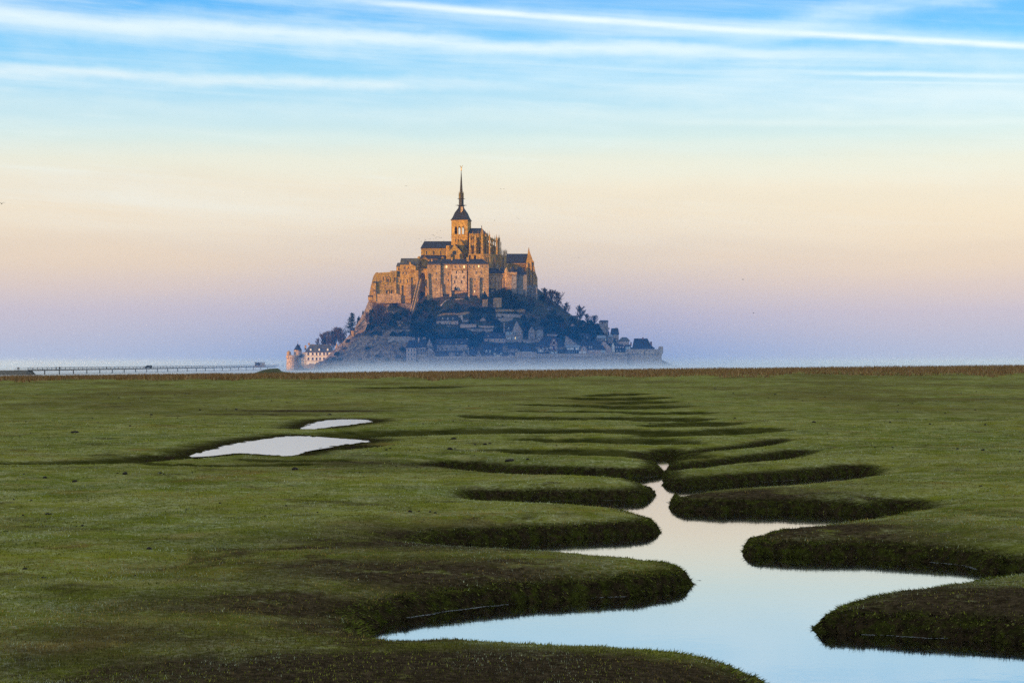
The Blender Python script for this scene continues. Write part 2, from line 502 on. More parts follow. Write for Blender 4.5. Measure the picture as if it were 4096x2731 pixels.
grass = mix(t, noise(t, P_, 0.11, 5, 0.7, 1.0).mr(0.56, 0.70) * 0.75, grass, (0.25, 0.165, 0.045))  # dry straw
mpx = node(t, 'ShaderNodeMapping'); mpx.inputs['Scale'].default_value = (0.03, 0.012, 1.0); t.links.new(P_, mpx.inputs[0])
spy = node(t, 'ShaderNodeSeparateXYZ'); t.links.new(P_, spy.inputs[0])
grass = mix(t, noise(t, mpx.outputs[0], 1.0, 5, 0.65).mr(0.42, 0.62) * X(t, spy.outputs[1]).mr(120, 260) * 0.65, grass, (0.115, 0.085, 0.030))   # rusty far turf
mott = noise(t, P_, 0.75, 5, 0.75, 0.4).mr(0.36, 0.60) * 0.55 + noise(t, P_, 0.16, 4, 0.7, 0.8).mr(0.38, 0.60) * 0.45
grass = mix(t, mott.cl(), mix(t, 0.46, grass, (0.032, 0.032, 0.010)), grass)
br = (at_b * noise(t, P_, 0.8, 5, 0.7).mr(0.22, 0.52) * 1.5 + noise(t, P_, 0.19, 5, 0.72, 0.8).mr(0.53, 0.70) * 0.75).cl()
grass = mix(t, br, grass, mix(t, fine.mr(0.35, 0.7), (0.024, 0.016, 0.009), (0.095, 0.070, 0.042)))
grass = mix(t, vf.mr(0.35, 0.7), mix(t, 0.42, grass, (0.012, 0.014, 0.006)), grass)
mud = mix(t, fine.mr(0.3, 0.7), (0.010, 0.008, 0.005), mix(t, noise(t, P_, 2.3, 4, 0.7).mr(0.42, 0.60), (0.036, 0.026, 0.014), (0.042, 0.050, 0.008)))
ec_ = X(t, node(t, 'ShaderNodeAttribute', attribute_name='creek').outputs['Fac'])
lowg = mix(t, med.mr(0.35, 0.65), (0.024, 0.027, 0.006), (0.052, 0.054, 0.013))          # rank dark turf in the dry gullies
mud = mix(t, ec_.mr(0.8, 2.0), mud, lowg)
land = (e_ + (fine - 0.5) * 0.6 + (med - 0.5) * 0.5).mr(0.35, 1.35)
put(t, b.inputs['Base Color'], mix(t, land, mud, grass))
b.inputs['Roughness'].default_value = 1.0; b.inputs['Specular IOR Level'].default_value = 0.0
bump(t, b, fine * 0.7 + vf * 0.45 + noise(t, P_, 1.6, 4) * 0.8, 0.9, 0.10)
meadow = np_mesh('meadow', GV, GF, mm)
attr(meadow, 'edge', GE); attr(meadow, 'creek', GC); attr(meadow, 'brown', brown)
tag(meadow, kind='structure')
# the same turf going on at both sides and behind the photographer
rows = [15, 60, 120, 240, 380, 500, 620, 740, 860, 935]
for sg in (-1, 1):
    V, F = [], []
    for d in rows:
        for w_ in (0, 60, 200, 520):
            x = sg * ((d + 60) * .30 + w_ - .3); V.append((x, d, -.06 + ((x / 230.0) * 2.5 - .3) * float(sstep(380, 900, d)) * (1 - .5 * min(1, w_ / 200))))
    F = [(i * 4 + j, i * 4 + j + 1, i * 4 + j + 5, i * 4 + j + 4)[::sg] for i in range(len(rows) - 1) for j in range(3)]
    o = np_mesh('meadow', np.array(V), np.array(F), mm); attr(o, 'edge', np.full(len(V), 60.)); attr(o, 'creek', np.full(len(V), 60.)); tag(o, kind='structure')
V = [(-545, -1500, -.06), (545, -1500, -.06), (545, 15.2, -.06), (-545, 15.2, -.06)]
o = np_mesh('meadow', np.array(V), np.array([(0, 1, 2, 3)]), mm); attr(o, 'edge', np.full(4, 60.)); attr(o, 'creek', np.full(4, 60.)); tag(o, kind='structure')

# ------------------------------------------------------------------ water
mw, t, b, o_ = new_mat('creek_water')
b.inputs['Base Color'].default_value = (0.012, 0.015, 0.013, 1); b.inputs['Roughness'].default_value = 0.03
b.inputs['Specular IOR Level'].default_value = 0.5; b.inputs['IOR'].default_value = 1.33
gl = node(t, 'ShaderNodeBsdfGlossy'); gl.inputs['Roughness'].default_value = 0.05; gl.inputs['Color'].default_value = (0.79, 0.775, 0.785, 1)
fr = node(t, 'ShaderNodeLayerWeight'); fr.inputs[0].default_value = 0.5
ms = node(t, 'ShaderNodeMixShader')
f_ = X(t, fr.outputs['Facing']).mr(0.55, 0.88, 0.05, 0.97)
put(t, ms.inputs[0], f_); t.links.new(b.outputs[0], ms.inputs[1]); t.links.new(gl.outputs[0], ms.inputs[2]); t.links.new(ms.outputs[0], o_.inputs[0])
hz = noise(t, obj_xyz(t), 2.2, 3)
bn = node(t, 'ShaderNodeBump'); bn.inputs['Strength'].default_value = 0.05; bn.inputs['Distance'].default_value = 0.02
put(t, bn.inputs['Height'], hz); t.links.new(bn.outputs[0], gl.inputs['Normal']); t.links.new(bn.outputs[0], b.inputs['Normal'])
tag(mesh_obj('creek_water', [(-12, 15.5, WL), (22, 15.5, WL), (48, 112, WL), (-30, 112, WL)], [(0, 1, 2, 3)], mw), kind='structure')
mp_ = mw.copy(); mp_.name = 'pond_water'
for n_ in mp_.node_tree.nodes:
    if n_.type == 'BSDF_GLOSSY': n_.inputs['Roughness'].default_value = 0.16
for Q in polys[1:]:
    c = Q.mean(0); G = Q + (Q - c) / np.linalg.norm(Q - c, axis=1)[:, None] * 0.5
    tag(mesh_obj('pond_water', [(x, y, PL) for x, y in G], [tuple(range(len(G)))], mp_), kind='structure')

# ------------------------------------------------------------------ grass blades and reeds
def pick_z(P):
    """height, edge and brown of the meadow sheet at points, by bilinear look-up in its grid"""
    d = P[:, 1]; fi = np.log(d / 15.0) / math.log(935.0 / 15.0) * (NR - 1)
    fj = np.interp(P[:, 0] / (d + 60), aa, np.arange(NC))
    i = np.clip(fi.astype(int), 0, NR - 2); j = np.clip(fj.astype(int), 0, NC - 2)
    u = np.clip(fi - i, 0, 1); v = np.clip(fj - j, 0, 1)
    def g(A):
        A = A.reshape(NR, NC)
        return A[i, j] * (1 - u) * (1 - v) + A[i + 1, j] * u * (1 - v) + A[i, j + 1] * (1 - u) * v + A[i + 1, j + 1] * u * v
    return g(GZ), g(GE), g(brown)


def blades(name, P, z, h, w, lean, cols, mat):
    n = len(P); a = RNG.random(n) * 2 * math.pi
    la = RNG.random(n) * 2 * math.pi
    bx, by = np.cos(a) * w / 2, np.sin(a) * w / 2
    V = np.zeros((n, 3, 3))
    V[:, 0] = np.column_stack([P[:, 0] - bx, P[:, 1] - by, z - 0.02]); V[:, 1] = np.column_stack([P[:, 0] + bx, P[:, 1] + by, z - 0.02])
    V[:, 2] = np.column_stack([P[:, 0] + np.cos(la) * h * lean, P[:, 1] + np.sin(la) * h * lean, z + h])
    o = np_mesh(name, V.reshape(-1, 3), np.arange(3 * n).reshape(n, 3), mat, smooth=False)
    attr(o, 'tint', np.repeat(cols, 3, 0))
    return o


mg, t, b, _ = new_mat('grass_blade')
put(t, b.inputs['Base Color'], node(t, 'ShaderNodeAttribute', attribute_name='tint').outputs['Color'])
b.inputs['Roughness'].default_value = 1.0; b.inputs['Specular IOR Level'].default_value = 0.0

n = 300000
dd_ = 1.0 / (1 / 27.0 + RNG.random(n) * (1 / 170.0 - 1 / 27.0))
P = np.column_stack([(RNG.random(n) * 0.62 - 0.31) * dd_, dd_])
z, e, bw = pick_z(P)
dens = fbm(P[:, 0] * 0.9, P[:, 1] * 0.9, 4, 21)
k = (e > np.where(dd_ > 70, 0.9, 0.3)) & (RNG.random(n) < 0.35 + 1.1 * dens) & (z > WL)
P, z, e, bw, dd_ = P[k], z[k], e[k], bw[k], dd_[k]
n = len(P)
h = (0.018 + 0.035 * RNG.random(n)) * (0.7 + dd_ / 130) * np.where((e < 0.8) & (RNG.random(n) < .3), 1.9, 1.0); w = (0.010 + 0.010 * RNG.random(n)) * (0.6 + dd_ / 45)
base = np.array([(0.125, 0.155, 0.011), (0.21, 0.225, 0.022), (0.29, 0.28, 0.06), (0.36, 0.385, 0.235), (0.30, 0.20, 0.05)])
fr_ = fbm(P[:, 0] * 0.45, P[:, 1] * 0.45, 4, 31); st = fbm(P[:, 0] * 0.12, P[:, 1] * 0.12, 4, 41)
r_ = RNG.random(n)
idx = np.where(r_ < 0.30, 0, np.where(r_ < 0.62, 1, 2))
idx = np.where(RNG.random(n) < sstep(0.40, 0.66, fr_) * 0.65, 3, idx); idx = np.where(RNG.random(n) < sstep(0.52, 0.66, st) * 0.5, 4, idx)
idx = np.where((e < 0.6) & (RNG.random(n) < 0.8), 0, idx)
cols = base[idx] * (0.55 + 0.6 * RNG.random((n, 1))) * (0.6 + 0.85 * sstep(.36, .60, fbm(P[:, 0] * .75, P[:, 1] * .75, 4, 77)))[:, None]
bm_ = np.clip(bw * 1.1, 0, 1)[:, None] * (RNG.random((n, 1)) < 0.8)
cols = cols * (1 - bm_) + np.array((0.05, 0.038, 0.026)) * bm_
gr = blades('grass', P, z, h, w, 0.55, cols, mg)
tag(gr, kind='stuff')

# grass hanging over the lips of the creek, and a broken line of scum where the water meets the banks
Q = polys[0]; seg = np.roll(Q, -1, 0) - Q; L_ = np.hypot(seg[:, 0], seg[:, 1]); mid = np.linalg.norm(Q, axis=1)
wgt = L_ * np.where((mid > 22) & (mid < 130), 1, 0) / np.maximum(mid, 20); wgt /= wgt.sum()
def along(n):
    i = RNG.choice(len(Q), n, p=wgt); p = Q[i] + seg[i] * RNG.random((n, 1)); nrm = np.column_stack([seg[i][:, 1], -seg[i][:, 0]]) / np.maximum(L_[i], 1e-6)[:, None]
    _, e0_ = lay(p); _, e1_ = lay(p + nrm * .05); g = np.sign(e1_ - e0_)[:, None] * nrm      # points to the land
    return p - g * e0_[:, None], g
P, g = along(60000); off = RNG.random((len(P), 1)) ** 1.3 * 0.75; P = P + g * off; z, e, bw = pick_z(P)
k = (z > WL) & (np.abs(P[:, 0] / P[:, 1]) < .31); P, g, z, off = P[k], g[k], z[k], off[k]; n = len(P)
hb = 0.05 + 0.09 * RNG.random(n); wv = 0.012 + .012 * RNG.random(n); a_ = RNG.random(n) * 6.28
V = np.zeros((n, 3, 3)); V[:, 0] = np.column_stack([P[:, 0] - np.cos(a_) * wv, P[:, 1] - np.sin(a_) * wv, z]); V[:, 1] = np.column_stack([P[:, 0] + np.cos(a_) * wv, P[:, 1] + np.sin(a_) * wv, z])
V[:, 2] = np.column_stack([P - g * (hb * (.5 + .6 * RNG.random(n)))[:, None], z + hb * (RNG.random(n) * 1.0 - .45)])
ob = np_mesh('bank_grass', V.reshape(-1, 3), np.arange(3 * n).reshape(n, 3), mg, smooth=False)
cb_ = np.array([(0.075, 0.10, 0.010), (0.05, 0.062, 0.010), (0.055, 0.042, 0.020), (0.12, 0.13, 0.03)])[RNG.integers(0, 4, n)] * (.6 + .8 * RNG.random((n, 1))) * np.where(off > .3, 1.3, .8)
attr(ob, 'tint', np.repeat(cb_, 3, 0)); tag(ob, kind='stuff')
P, g = along(16000); k = fbm(P[:, 0] * .35, P[:, 1] * .35, 3, 61) > .60; P, g = P[k] - g[k] * (RNG.random((k.sum(), 1)) ** 2 * .10 - .01), g[k]; n = len(P); sz_ = .008 + .02 * RNG.random(n); a_ = RNG.random(n) * 6.28
V = np.stack([np.column_stack([P[:, 0] + np.cos(a_ + q) * sz_ * 1.6, P[:, 1] + np.sin(a_ + q) * sz_, np.full(n, WL + .006)]) for q in (0, 1.57, 3.14, 4.71)], 1)
os_ = np_mesh('foam', V.reshape(-1, 3), np.arange(4 * n).reshape(n, 4), simple('scum', (0.20, 0.23, 0.25), .9, .3), smooth=False); tag(os_, kind='stuff')

n = 90000
dd_ = 400 + RNG.random(n) ** 0.75 * 530
aa_ = RNG.random(n) * 0.64 - 0.32
lo = np.interp(aa_, [-0.32, -0.1, 0.1, 0.32], [440, 560, 600, 560]) + (fbm(aa_ * 60, aa_ * 0, 4, 3) - 0.5) * 260
k = (dd_ > lo)
P = np.column_stack([aa_ * dd_, dd_])[k]; n = len(P)
z, e, bw = pick_z(P)
h = (0.75 + 0.5 * RNG.random(n)) * (0.6 + 0.8 * fbm(P[:, 0] * 0.06, P[:, 1] * 0.03, 4, 13)); w = 0.12 + 0.18 * RNG.random(n)
base = np.array([(0.24, 0.12, 0.045), (0.29, 0.155, 0.06), (0.17, 0.09, 0.035), (0.34, 0.22, 0.10)])
cols = base[RNG.integers(0, 4, n)] * (0.75 + 0.5 * RNG.random((n, 1)))
tag(blades('reeds', P, z, h, w, 0.5, cols, mg), kind='stuff')
# ================================================================== tidal flat, added shade ridge, haze and fog
SAND = -2.7
ms_ = simple('wet_sand', (0.46, 0.45, 0.44), 0.5, 0.15, 0.02)
tag(mesh_obj('sand_flat', [(-3500, -1600, SAND), (3500, -1600, SAND), (3500, 5600, SAND), (-3500, 5600, SAND)], [(0, 1, 2, 3)], ms_), kind='structure')

def hazebox(name, lo, hi, dens, col, aniso=0.0):
    m = bpy.data.materials.new(name); m.use_nodes = True; t = m.node_tree; t.nodes.clear()
    o = node(t, 'ShaderNodeOutputMaterial'); v = node(t, 'ShaderNodeVolumePrincipled')
    v.inputs['Color'].default_value = (*col, 1); v.inputs['Density'].default_value = dens; v.inputs['Anisotropy'].default_value = aniso
    t.links.new(v.outputs[0], o.inputs['Volume'])
    (x0, y0, z0), (x1, y1, z1) = lo, hi
    V = [(x0, y0, z0), (x1, y0, z0), (x1, y1, z0), (x0, y1, z0), (x0, y0, z1), (x1, y0, z1), (x1, y1, z1), (x0, y1, z1)]
    F = [(0, 3, 2, 1), (4, 5, 6, 7), (0, 1, 5, 4), (1, 2, 6, 5), (2, 3, 7, 6), (3, 0, 4, 7)]
    return tag(mesh_obj(name, V, F, m), kind='stuff')


hazebox('haze', (-3600, -1700, SAND - 1), (3600, 5700, 172), 0.000022, (0.72, 0.85, 1.0), 0.4)


def fogbox(name, lo, hi, col, aniso, dens):
    o = hazebox(name, lo, hi, 0.0, col, aniso)
    t = o.data.materials[0].node_tree
    v = next(n for n in t.nodes if n.type == 'PRINCIPLED_VOLUME')
    s_ = node(t, 'ShaderNodeSeparateXYZ'); t.links.new(node(t, 'ShaderNodeNewGeometry').outputs['Position'], s_.inputs[0])
    put(t, v.inputs['Density'], dens(t, *(X(t, s_.outputs[i]) for i in range(3))))
    return o


# ground fog lying on the tidal flat: thick at the sand, gone a few metres up, thinner towards the footbridge
fogbox('ground_fog', (-2400, 952, SAND - 0.2), (2400, 3000, 22), (0.96, 0.985, 1.0), 0.75,
       lambda t, x, y, z: ((z + 2.7) * (-1 / 2.0))._op('EXPONENT') * 0.034 * x.mr(-132, -80, 0.05, 1.0).mx(y.mr(1580, 1800)) * y.mr(980, 1150) + ((z + 2.7) * (-1 / 6.0))._op('EXPONENT') * 0.00015 * x.mr(-150, -85, 0.2, 1.0))
# blue mist caught round the foot of the mount
fogbox('blue_mist', (-420, 960, SAND - 0.1), (420, 1720, 110), (0.0, 0.33, 0.95), 0.5,
       lambda t, x, y, z: (((x + 10) * (x + 10)) * (-1 / 30000.0) + z.mx(0.0) * (-1 / 34.0))._op('EXPONENT') * y.mr(1000, 1250) * 0.0017)

# unseen ridge added towards the sun to shade the marsh and lower mount
sx, sy = -math.cos(SUN_AZ), -math.sin(SUN_AZ)
px_, py_ = -sy, sx
HD = 1650.0
tn = math.tan(SUN_EL)
V = []; F = []
NU, NV = 300, 9
for i in range(NU):
    s = -1500 + 3000 * i / (NU - 1)                     # along the ridge
    # crest shaped for its shadow: lower where light reaches the mount's left end
    hgt = HD * tn + float(np.interp(s, [-80, -28, -14, 0, 20, 35, 60, 100], [-40, -36, 4, 24, 42, 58, 74, 80]))
    for j in range(NV):
        q = j / (NV - 1) * 2 - 1
        zz = SAND + (hgt - SAND) * (1 - abs(q) ** 1.5) + (float(fbm(s * 0.02, q * 3, 3, 6)) - 0.5) * 4 * (1 - abs(q))
        cx, cy = sx * (HD + q * 240) + px_ * s, sy * (HD + q * 240) + py_ * s
        V.append((cx - 40, cy + 1540, zz))
for i in range(NU - 1):
    for j in range(NV - 1):
        a_ = i * NV + j; F.append((a_, a_ + 1, a_ + NV + 1, a_ + NV))
sun_blocker_ridge = mesh_obj('sun_blocker_ridge', V, F, simple('blocker_ridge_green', (0.05, 0.06, 0.03), 0.95, 0.4, 0.05), smooth=True)
tag(sun_blocker_ridge, kind='structure')
# ================================================================== building kit
class MB:
    """collects the shapes of one mesh"""
    def __init__(s): s.v, s.f = [], []
    def add(s, V, F):
        k = len(s.v); s.v += [tuple(p) for p in V]; s.f += [tuple(i + k for i in f) for f in F]; return s
    def box(s, x0, x1, y0, y1, z0, z1):
        return s.add([(x0, y0, z0), (x1, y0, z0), (x1, y1, z0), (x0, y1, z0), (x0, y0, z1), (x1, y0, z1), (x1, y1, z1), (x0, y1, z1)],
                     [(0, 3, 2, 1), (4, 5, 6, 7), (0, 1, 5, 4), (1, 2, 6, 5), (2, 3, 7, 6), (3, 0, 4, 7)])
    def pbox(s, px0, px1, py0, py1, Y, dep):           # front face spans these photo pixels at depth Y; py0 is the top
        a = pt(px0, py1, Y); b = pt(px1, py0, Y)
        return s.box(a.x, b.x, Y, Y + dep, a.z, b.z)
    def prism(s, pix, Y, dep):                          # outline in photo pixels at depth Y, extruded away from the viewer
        P = [pt(x, y, Y) for x, y in pix]
        if sum(P[i].x * P[(i + 1) % len(P)].z - P[(i + 1) % len(P)].x * P[i].z for i in range(len(P))) < 0: P.reverse()
        n = len(P)
        return s.add([(p.x, Y, p.z) for p in P] + [(p.x, Y + dep, p.z) for p in P],
                     [tuple(range(n)), tuple(range(2 * n - 1, n - 1, -1))] + [(i, i + n, (i + 1) % n + n, (i + 1) % n) for i in range(n)])
    def plan(s, XY, z0, z1):
        if sum(XY[i][0] * XY[(i + 1) % len(XY)][1] - XY[(i + 1) % len(XY)][0] * XY[i][1] for i in range(len(XY))) < 0: XY = XY[::-1]
        n = len(XY)
        return s.add([(x, y, z0) for x, y in XY] + [(x, y, z1) for x, y in XY],
                     [tuple(range(n - 1, -1, -1)), tuple(range(n, 2 * n))] + [(i, (i + 1) % n, (i + 1) % n + n, i + n) for i in range(n)])
    def lathe(s, cx, cy, prof, n=10, rot=0.0):          # prof: (radius, z) from bottom to top
        V = []; F = []
        for r, z in prof:
            V += [(cx + r * math.cos(2 * math.pi * k / n + rot), cy + r * math.sin(2 * math.pi * k / n + rot), z) for k in range(n)]
        for j in range(len(prof) - 1):
            for k in range(n):
                F.append((j * n + k, j * n + (k + 1) % n, (j + 1) * n + (k + 1) % n, (j + 1) * n + k))
        F.append(tuple(range(n - 1, -1, -1))); F.append(tuple((len(prof) - 1) * n + k for k in range(n)))
        return s.add(V, F)
    def bar(s, p, q, w, h):                             # a beam between two points
        p, q = Vector(p), Vector(q); d = (q - p).normalized()
        side = d.cross(Vector((0, 0, 1)));  side = side.normalized() if side.length > 1e-4 else Vector((1, 0, 0))
        up = side.cross(d).normalized()
        V = []
        for c in (p, q):
            for a, b in ((-1, -1), (1, -1), (1, 1), (-1, 1)): V.append(c + side * a * w / 2 + up * b * h / 2)
        return s.add(V, [(0, 1, 2, 3), (7, 6, 5, 4), (0, 4, 5, 1), (1, 5, 6, 2), (2, 6, 7, 3), (3, 7, 4, 0)])
    def roof(s, px0, px1, ye, yr, Y, dep, hl=0, hr=0, over=2.0, thick=0.35):
        """pitched roof, ridge along the front; hl / hr are how far (photo px) the ridge ends stop short (hips)"""
        a = pt(px0 - over, ye, Y); b = pt(px1 + over, ye, Y); Ym = Y + dep / 2
        l = pt(px0 - over + hl, yr, Ym); r = pt(px1 + over - hr, yr, Ym)
        o = 0.35; z = a.z
        V = [(a.x, Y - o, z), (b.x, Y - o, z), (b.x, Y + dep + o, z), (a.x, Y + dep + o, z), (l.x, Ym, l.z), (r.x, Ym, r.z)]
        V += [(x, y, zz - thick) for x, y, zz in V[:4]]
        return s.add(V, [(0, 1, 5, 4), (2, 3, 4, 5), (1, 2, 5), (3, 0, 4), (6, 7, 1, 0), (7, 8, 2, 1), (8, 9, 3, 2), (9, 6, 0, 3), (9, 8, 7, 6)])
    def roof_y(s, px0, px1, ye, yr, Y, dep, apex=None, over=1.5, thick=0.5):
        """pitched roof with its gable towards the viewer: two sloping slabs"""
        cx = apex if apex is not None else (px0 + px1) / 2
        a = pt(px0 - over, ye + over * (ye - yr) / max(1, (px1 - px0) / 2), Y); b = pt(px1 + over, ye + over * (ye - yr) / max(1, (px1 - px0) / 2), Y); c = pt(cx, yr, Y)
        y0, y1 = Y - 0.3, Y + dep
        for e in (a, b):
            V = [(e.x, y0, e.z), (c.x, y0, c.z), (c.x, y1, c.z), (e.x, y1, e.z)]
            V += [(x, y, z + thick) for x, y, z in V]
            s.add(V, [(0, 1, 2, 3), (7, 6, 5, 4), (0, 4, 5, 1), (1, 5, 6, 2), (2, 6, 7, 3), (3, 7, 4, 0)])
        return s
    def turn(s, cx, cy, ang):
        c, n = math.cos(ang), math.sin(ang)
        s.v = [(cx + (x - cx) * c - (y - cy) * n, cy + (x - cx) * n + (y - cy) * c, z) for x, y, z in s.v]; return s
    def build(s, name, mat, parent=None, smooth=False):
        o = mesh_obj(name, s.v, s.f, mat, parent, smooth=smooth)
        bm = bmesh.new(); bm.from_mesh(o.data); bmesh.ops.recalc_face_normals(bm, faces=bm.faces); bm.to_mesh(o.data); bm.free()
        if parent is not None: o.location = -chain_loc(parent)
        return o


def chain_loc(o):
    v = Vector((0, 0, 0))
    while o is not None: v = v + o.location; o = o.parent
    return v


def thing(name, label, cat, loc, group=None):
    return tag(empty(name, loc), label, cat, group, 'thing')


def stone(name, a, b, stain=0.5, moss=0.0, course=True):
    m, t, bs, _ = new_mat(name)
    p = obj_xyz(t)
    n1 = noise(t, p, 0.16, 5, 0.65); n2 = noise(t, p, 0.9, 4, 0.65)
    mp = node(t, 'ShaderNodeMapping'); mp.inputs['Scale'].default_value = (1.1, 1.1, 0.16); t.links.new(p, mp.inputs[0])
    n3 = noise(t, mp.outputs[0], 0.8, 4, 0.6)
    c = mix(t, n1.mr(0.3, 0.7), a, b)
    c = mix(t, n2.mr(0.34, 0.66) , mix(t, 0.6 if course else 0.2, c, (0.05, 0.035, 0.022)), c)
    c = mix(t, n3.mr(0.52, 0.72) * stain, c, (0.085, 0.07, 0.055))
    if moss: c = mix(t, n1.mr(0.45, 0.62) * moss, c, (0.10, 0.095, 0.035))
    if course:
        br = node(t, 'ShaderNodeTexBrick'); br.inputs['Scale'].default_value = 0.55
        rt = node(t, 'ShaderNodeMapping'); rt.inputs['Rotation'].default_value = (R(90), 0, 0); t.links.new(p, rt.inputs[0]); t.links.new(rt.outputs[0], br.inputs['Vector'])
        br.inputs['Color1'].default_value = (1, 1, 1, 1); br.inputs['Color2'].default_value = (0.72, 0.70, 0.68, 1); br.inputs['Mortar'].default_value = (0.6, 0.58, 0.55, 1)
        c = mix(t, 0.6, c, br.outputs[0], 'MULTIPLY')
    put(t, bs.inputs['Base Color'], c); bs.inputs['Roughness'].default_value = 0.92; bs.inputs['Specular IOR Level'].default_value = 0.2
    bump(t, bs, n2 * 1.0 + noise(t, p, 3.0, 3) * 0.4, 0.8, 0.35)
    return m


def slate(name, col, lichen=0.0):
    m, t, bs, _ = new_mat(name)
    p = obj_xyz(t); n1 = noise(t, p, 0.35, 5, 0.65); n2 = noise(t, p, 2.5, 3)
    c = mix(t, n2.mr(0.3, 0.7), tuple(0.7 * v for v in col), tuple(1.3 * v for v in col))
    if lichen: c = mix(t, n1.mr(0.42, 0.62) * lichen, c, (0.105, 0.095, 0.045))
    put(t, bs.inputs['Base Color'], c); bs.inputs['Roughness'].default_value = 0.7; bs.inputs['Specular IOR Level'].default_value = 0.15
    wv = node(t, 'ShaderNodeTexWave', bands_direction='Z'); wv.inputs['Scale'].default_value = 1.2; wv.inputs['Distortion'].default_value = 0.3; t.links.new(p, wv.inputs[0])
    bump(t, bs, X(t, wv.outputs['Fac']) * 0.6 + n2, 0.5, 0.12)
    return m


M = dict(
    granite=stone('golden_granite', (0.48, 0.275, 0.055), (0.68, 0.415, 0.10), 0.75, 0.0),
    granite_moss=stone('mossy_granite', (0.44, 0.265, 0.04), (0.62, 0.385, 0.07), 0.75, 0.35),
    rosy=stone('rosy_granite', (0.45, 0.28, 0.115), (0.66, 0.43, 0.195), 0.7, 0.0),
    pale=stone('pale_render', (0.64, 0.455, 0.29), (0.74, 0.54, 0.36), 0.25, 0.0),
    grey=stone('grey_granite', (0.30, 0.26, 0.22), (0.42, 0.36, 0.31), 0.5, 0.0),
    village=stone('village_stone', (0.46, 0.39, 0.35), (0.60, 0.51, 0.46), 0.4, 0.0),
    pinkish=stone('pink_render', (0.50, 0.37, 0.31), (0.62, 0.47, 0.40), 0.25, 0.0, False),
    cream=stone('cream_plaster', (0.82, 0.77, 0.68), (0.86, 0.82, 0.74), 0.06, 0.0, False),
    white=simple('white_paint', (0.80, 0.79, 0.75), 0.6, 0.06),
    slate=slate('blue_slate', (0.020, 0.024, 0.042)),
    slate_old=slate('lichened_slate', (0.050, 0.050, 0.052), 0.75),
    slate_pale=slate('pale_zinc', (0.16, 0.20, 0.25)),
    lead=simple('dark_lead', (0.035, 0.035, 0.04), 0.6, 0.3),
    glass=simple('dark_glass', (0.015, 0.017, 0.02), 0.15, 0.2, 1.5, 0.5),
    timber=simple('dark_timber', (0.06, 0.032, 0.022), 0.85, 0.3),
    red_timber=simple('red_timber', (0.17, 0.045, 0.04), 0.8, 0.2),
    blue_paint=simple('blue_grey_paint', (0.36, 0.47, 0.53), 0.7, 0.1),
    gold=simple('gilding', (0.50, 0.34, 0.12), 0.4, 0.1, 1.5, 0.5, 0.8),
    rust=simple('brick_chimney', (0.30, 0.16, 0.11), 0.9, 0.25),
)
_m, _t, _b, _ = new_mat('lamplit_window'); _b.inputs['Base Color'].default_value = (0.7, 0.55, 0.3, 1)
_b.inputs['Emission Color'].default_value = (1.0, 0.72, 0.30, 1); _b.inputs['Emission Strength'].default_value = 0.8; M['lit'] = _m

_win_cache = {}


def win(parent, px, py, wp, hp, Y, pane='glass', frame='granite', arch=False, mull=False, out=0.12):
    """a window: proud stone surround with the pane set back inside it"""
    s = Y / FPX
    w, h = round(wp * s, 2), round(hp * s, 2)
    key = (w, h, pane, frame, arch, mull)
    if key not in _win_cache:
        fm, pm = MB(), MB(); j = min(0.22, w * 0.22)
        fm.box(-w / 2 - j, -w / 2, -out, 0.05, -h / 2, h / 2); fm.box(w / 2, w / 2 + j, -out, 0.05, -h / 2, h / 2)
        fm.box(-w / 2 - j * 1.5, w / 2 + j * 1.5, -out * 1.4, 0.05, -h / 2 - j, -h / 2)
        if arch:
            n = 6; r = w / 2
            pts_ = [(-r * math.cos(math.pi * k / n), h / 2 - r + r * 1.25 * math.sin(math.pi * k / n)) for k in range(n + 1)]
            for k in range(n):
                (xa, za), (xb, zb) = pts_[k], pts_[k + 1]
                g = 1 + j / r
                V = [(xa, -out, za), (xb, -out, zb), (xb * g, -out, h / 2 - r + (zb - h / 2 + r) * g), (xa * g, -out, h / 2 - r + (za - h / 2 + r) * g)]
                V += [(x, 0.05, z) for x, y, z in V]
                fm.add(V, [(0, 1, 2, 3), (7, 6, 5, 4), (0, 4, 5, 1), (1, 5, 6, 2), (2, 6, 7, 3), (3, 7, 4, 0)])
            P = [(-r, -h / 2)] + [(x, z) for x, z in pts_] + [(r, -h / 2)]
            n2 = len(P)
            pm.add([(x, -0.03, z) for x, z in P] + [(x, 0.05, z) for x, z in P], [tuple(range(n2)), tuple(range(2 * n2 - 1, n2 - 1, -1))] + [(i, i + n2, (i + 1) % n2 + n2, (i + 1) % n2) for i in range(n2)])
        else:
            fm.box(-w / 2 - j, w / 2 + j, -out, 0.05, h / 2, h / 2 + j)
            pm.box(-w / 2, w / 2, -0.03, 0.05, -h / 2, h / 2)
        if mull:
            fm.box(-0.06, 0.06, -0.08, -0.03, -h / 2, h / 2); fm.box(-w / 2, w / 2, -0.08, -0.03, h * 0.12, h * 0.12 + 0.12)
        fo = fm.build('window', M[frame]); po = pm.build('pane', M[pane])
        _win_cache[key] = (fo.data, po.data); bpy.data.objects.remove(fo); bpy.data.objects.remove(po)
    fd, pd = _win_cache[key]
    o = bpy.data.objects.new('window', fd); COL.objects.link(o); o.parent = parent
    o.location = pt(px, py, Y) - chain_loc(parent)
    q = bpy.data.objects.new('pane', pd); COL.objects.link(q); q.parent = o
    return o


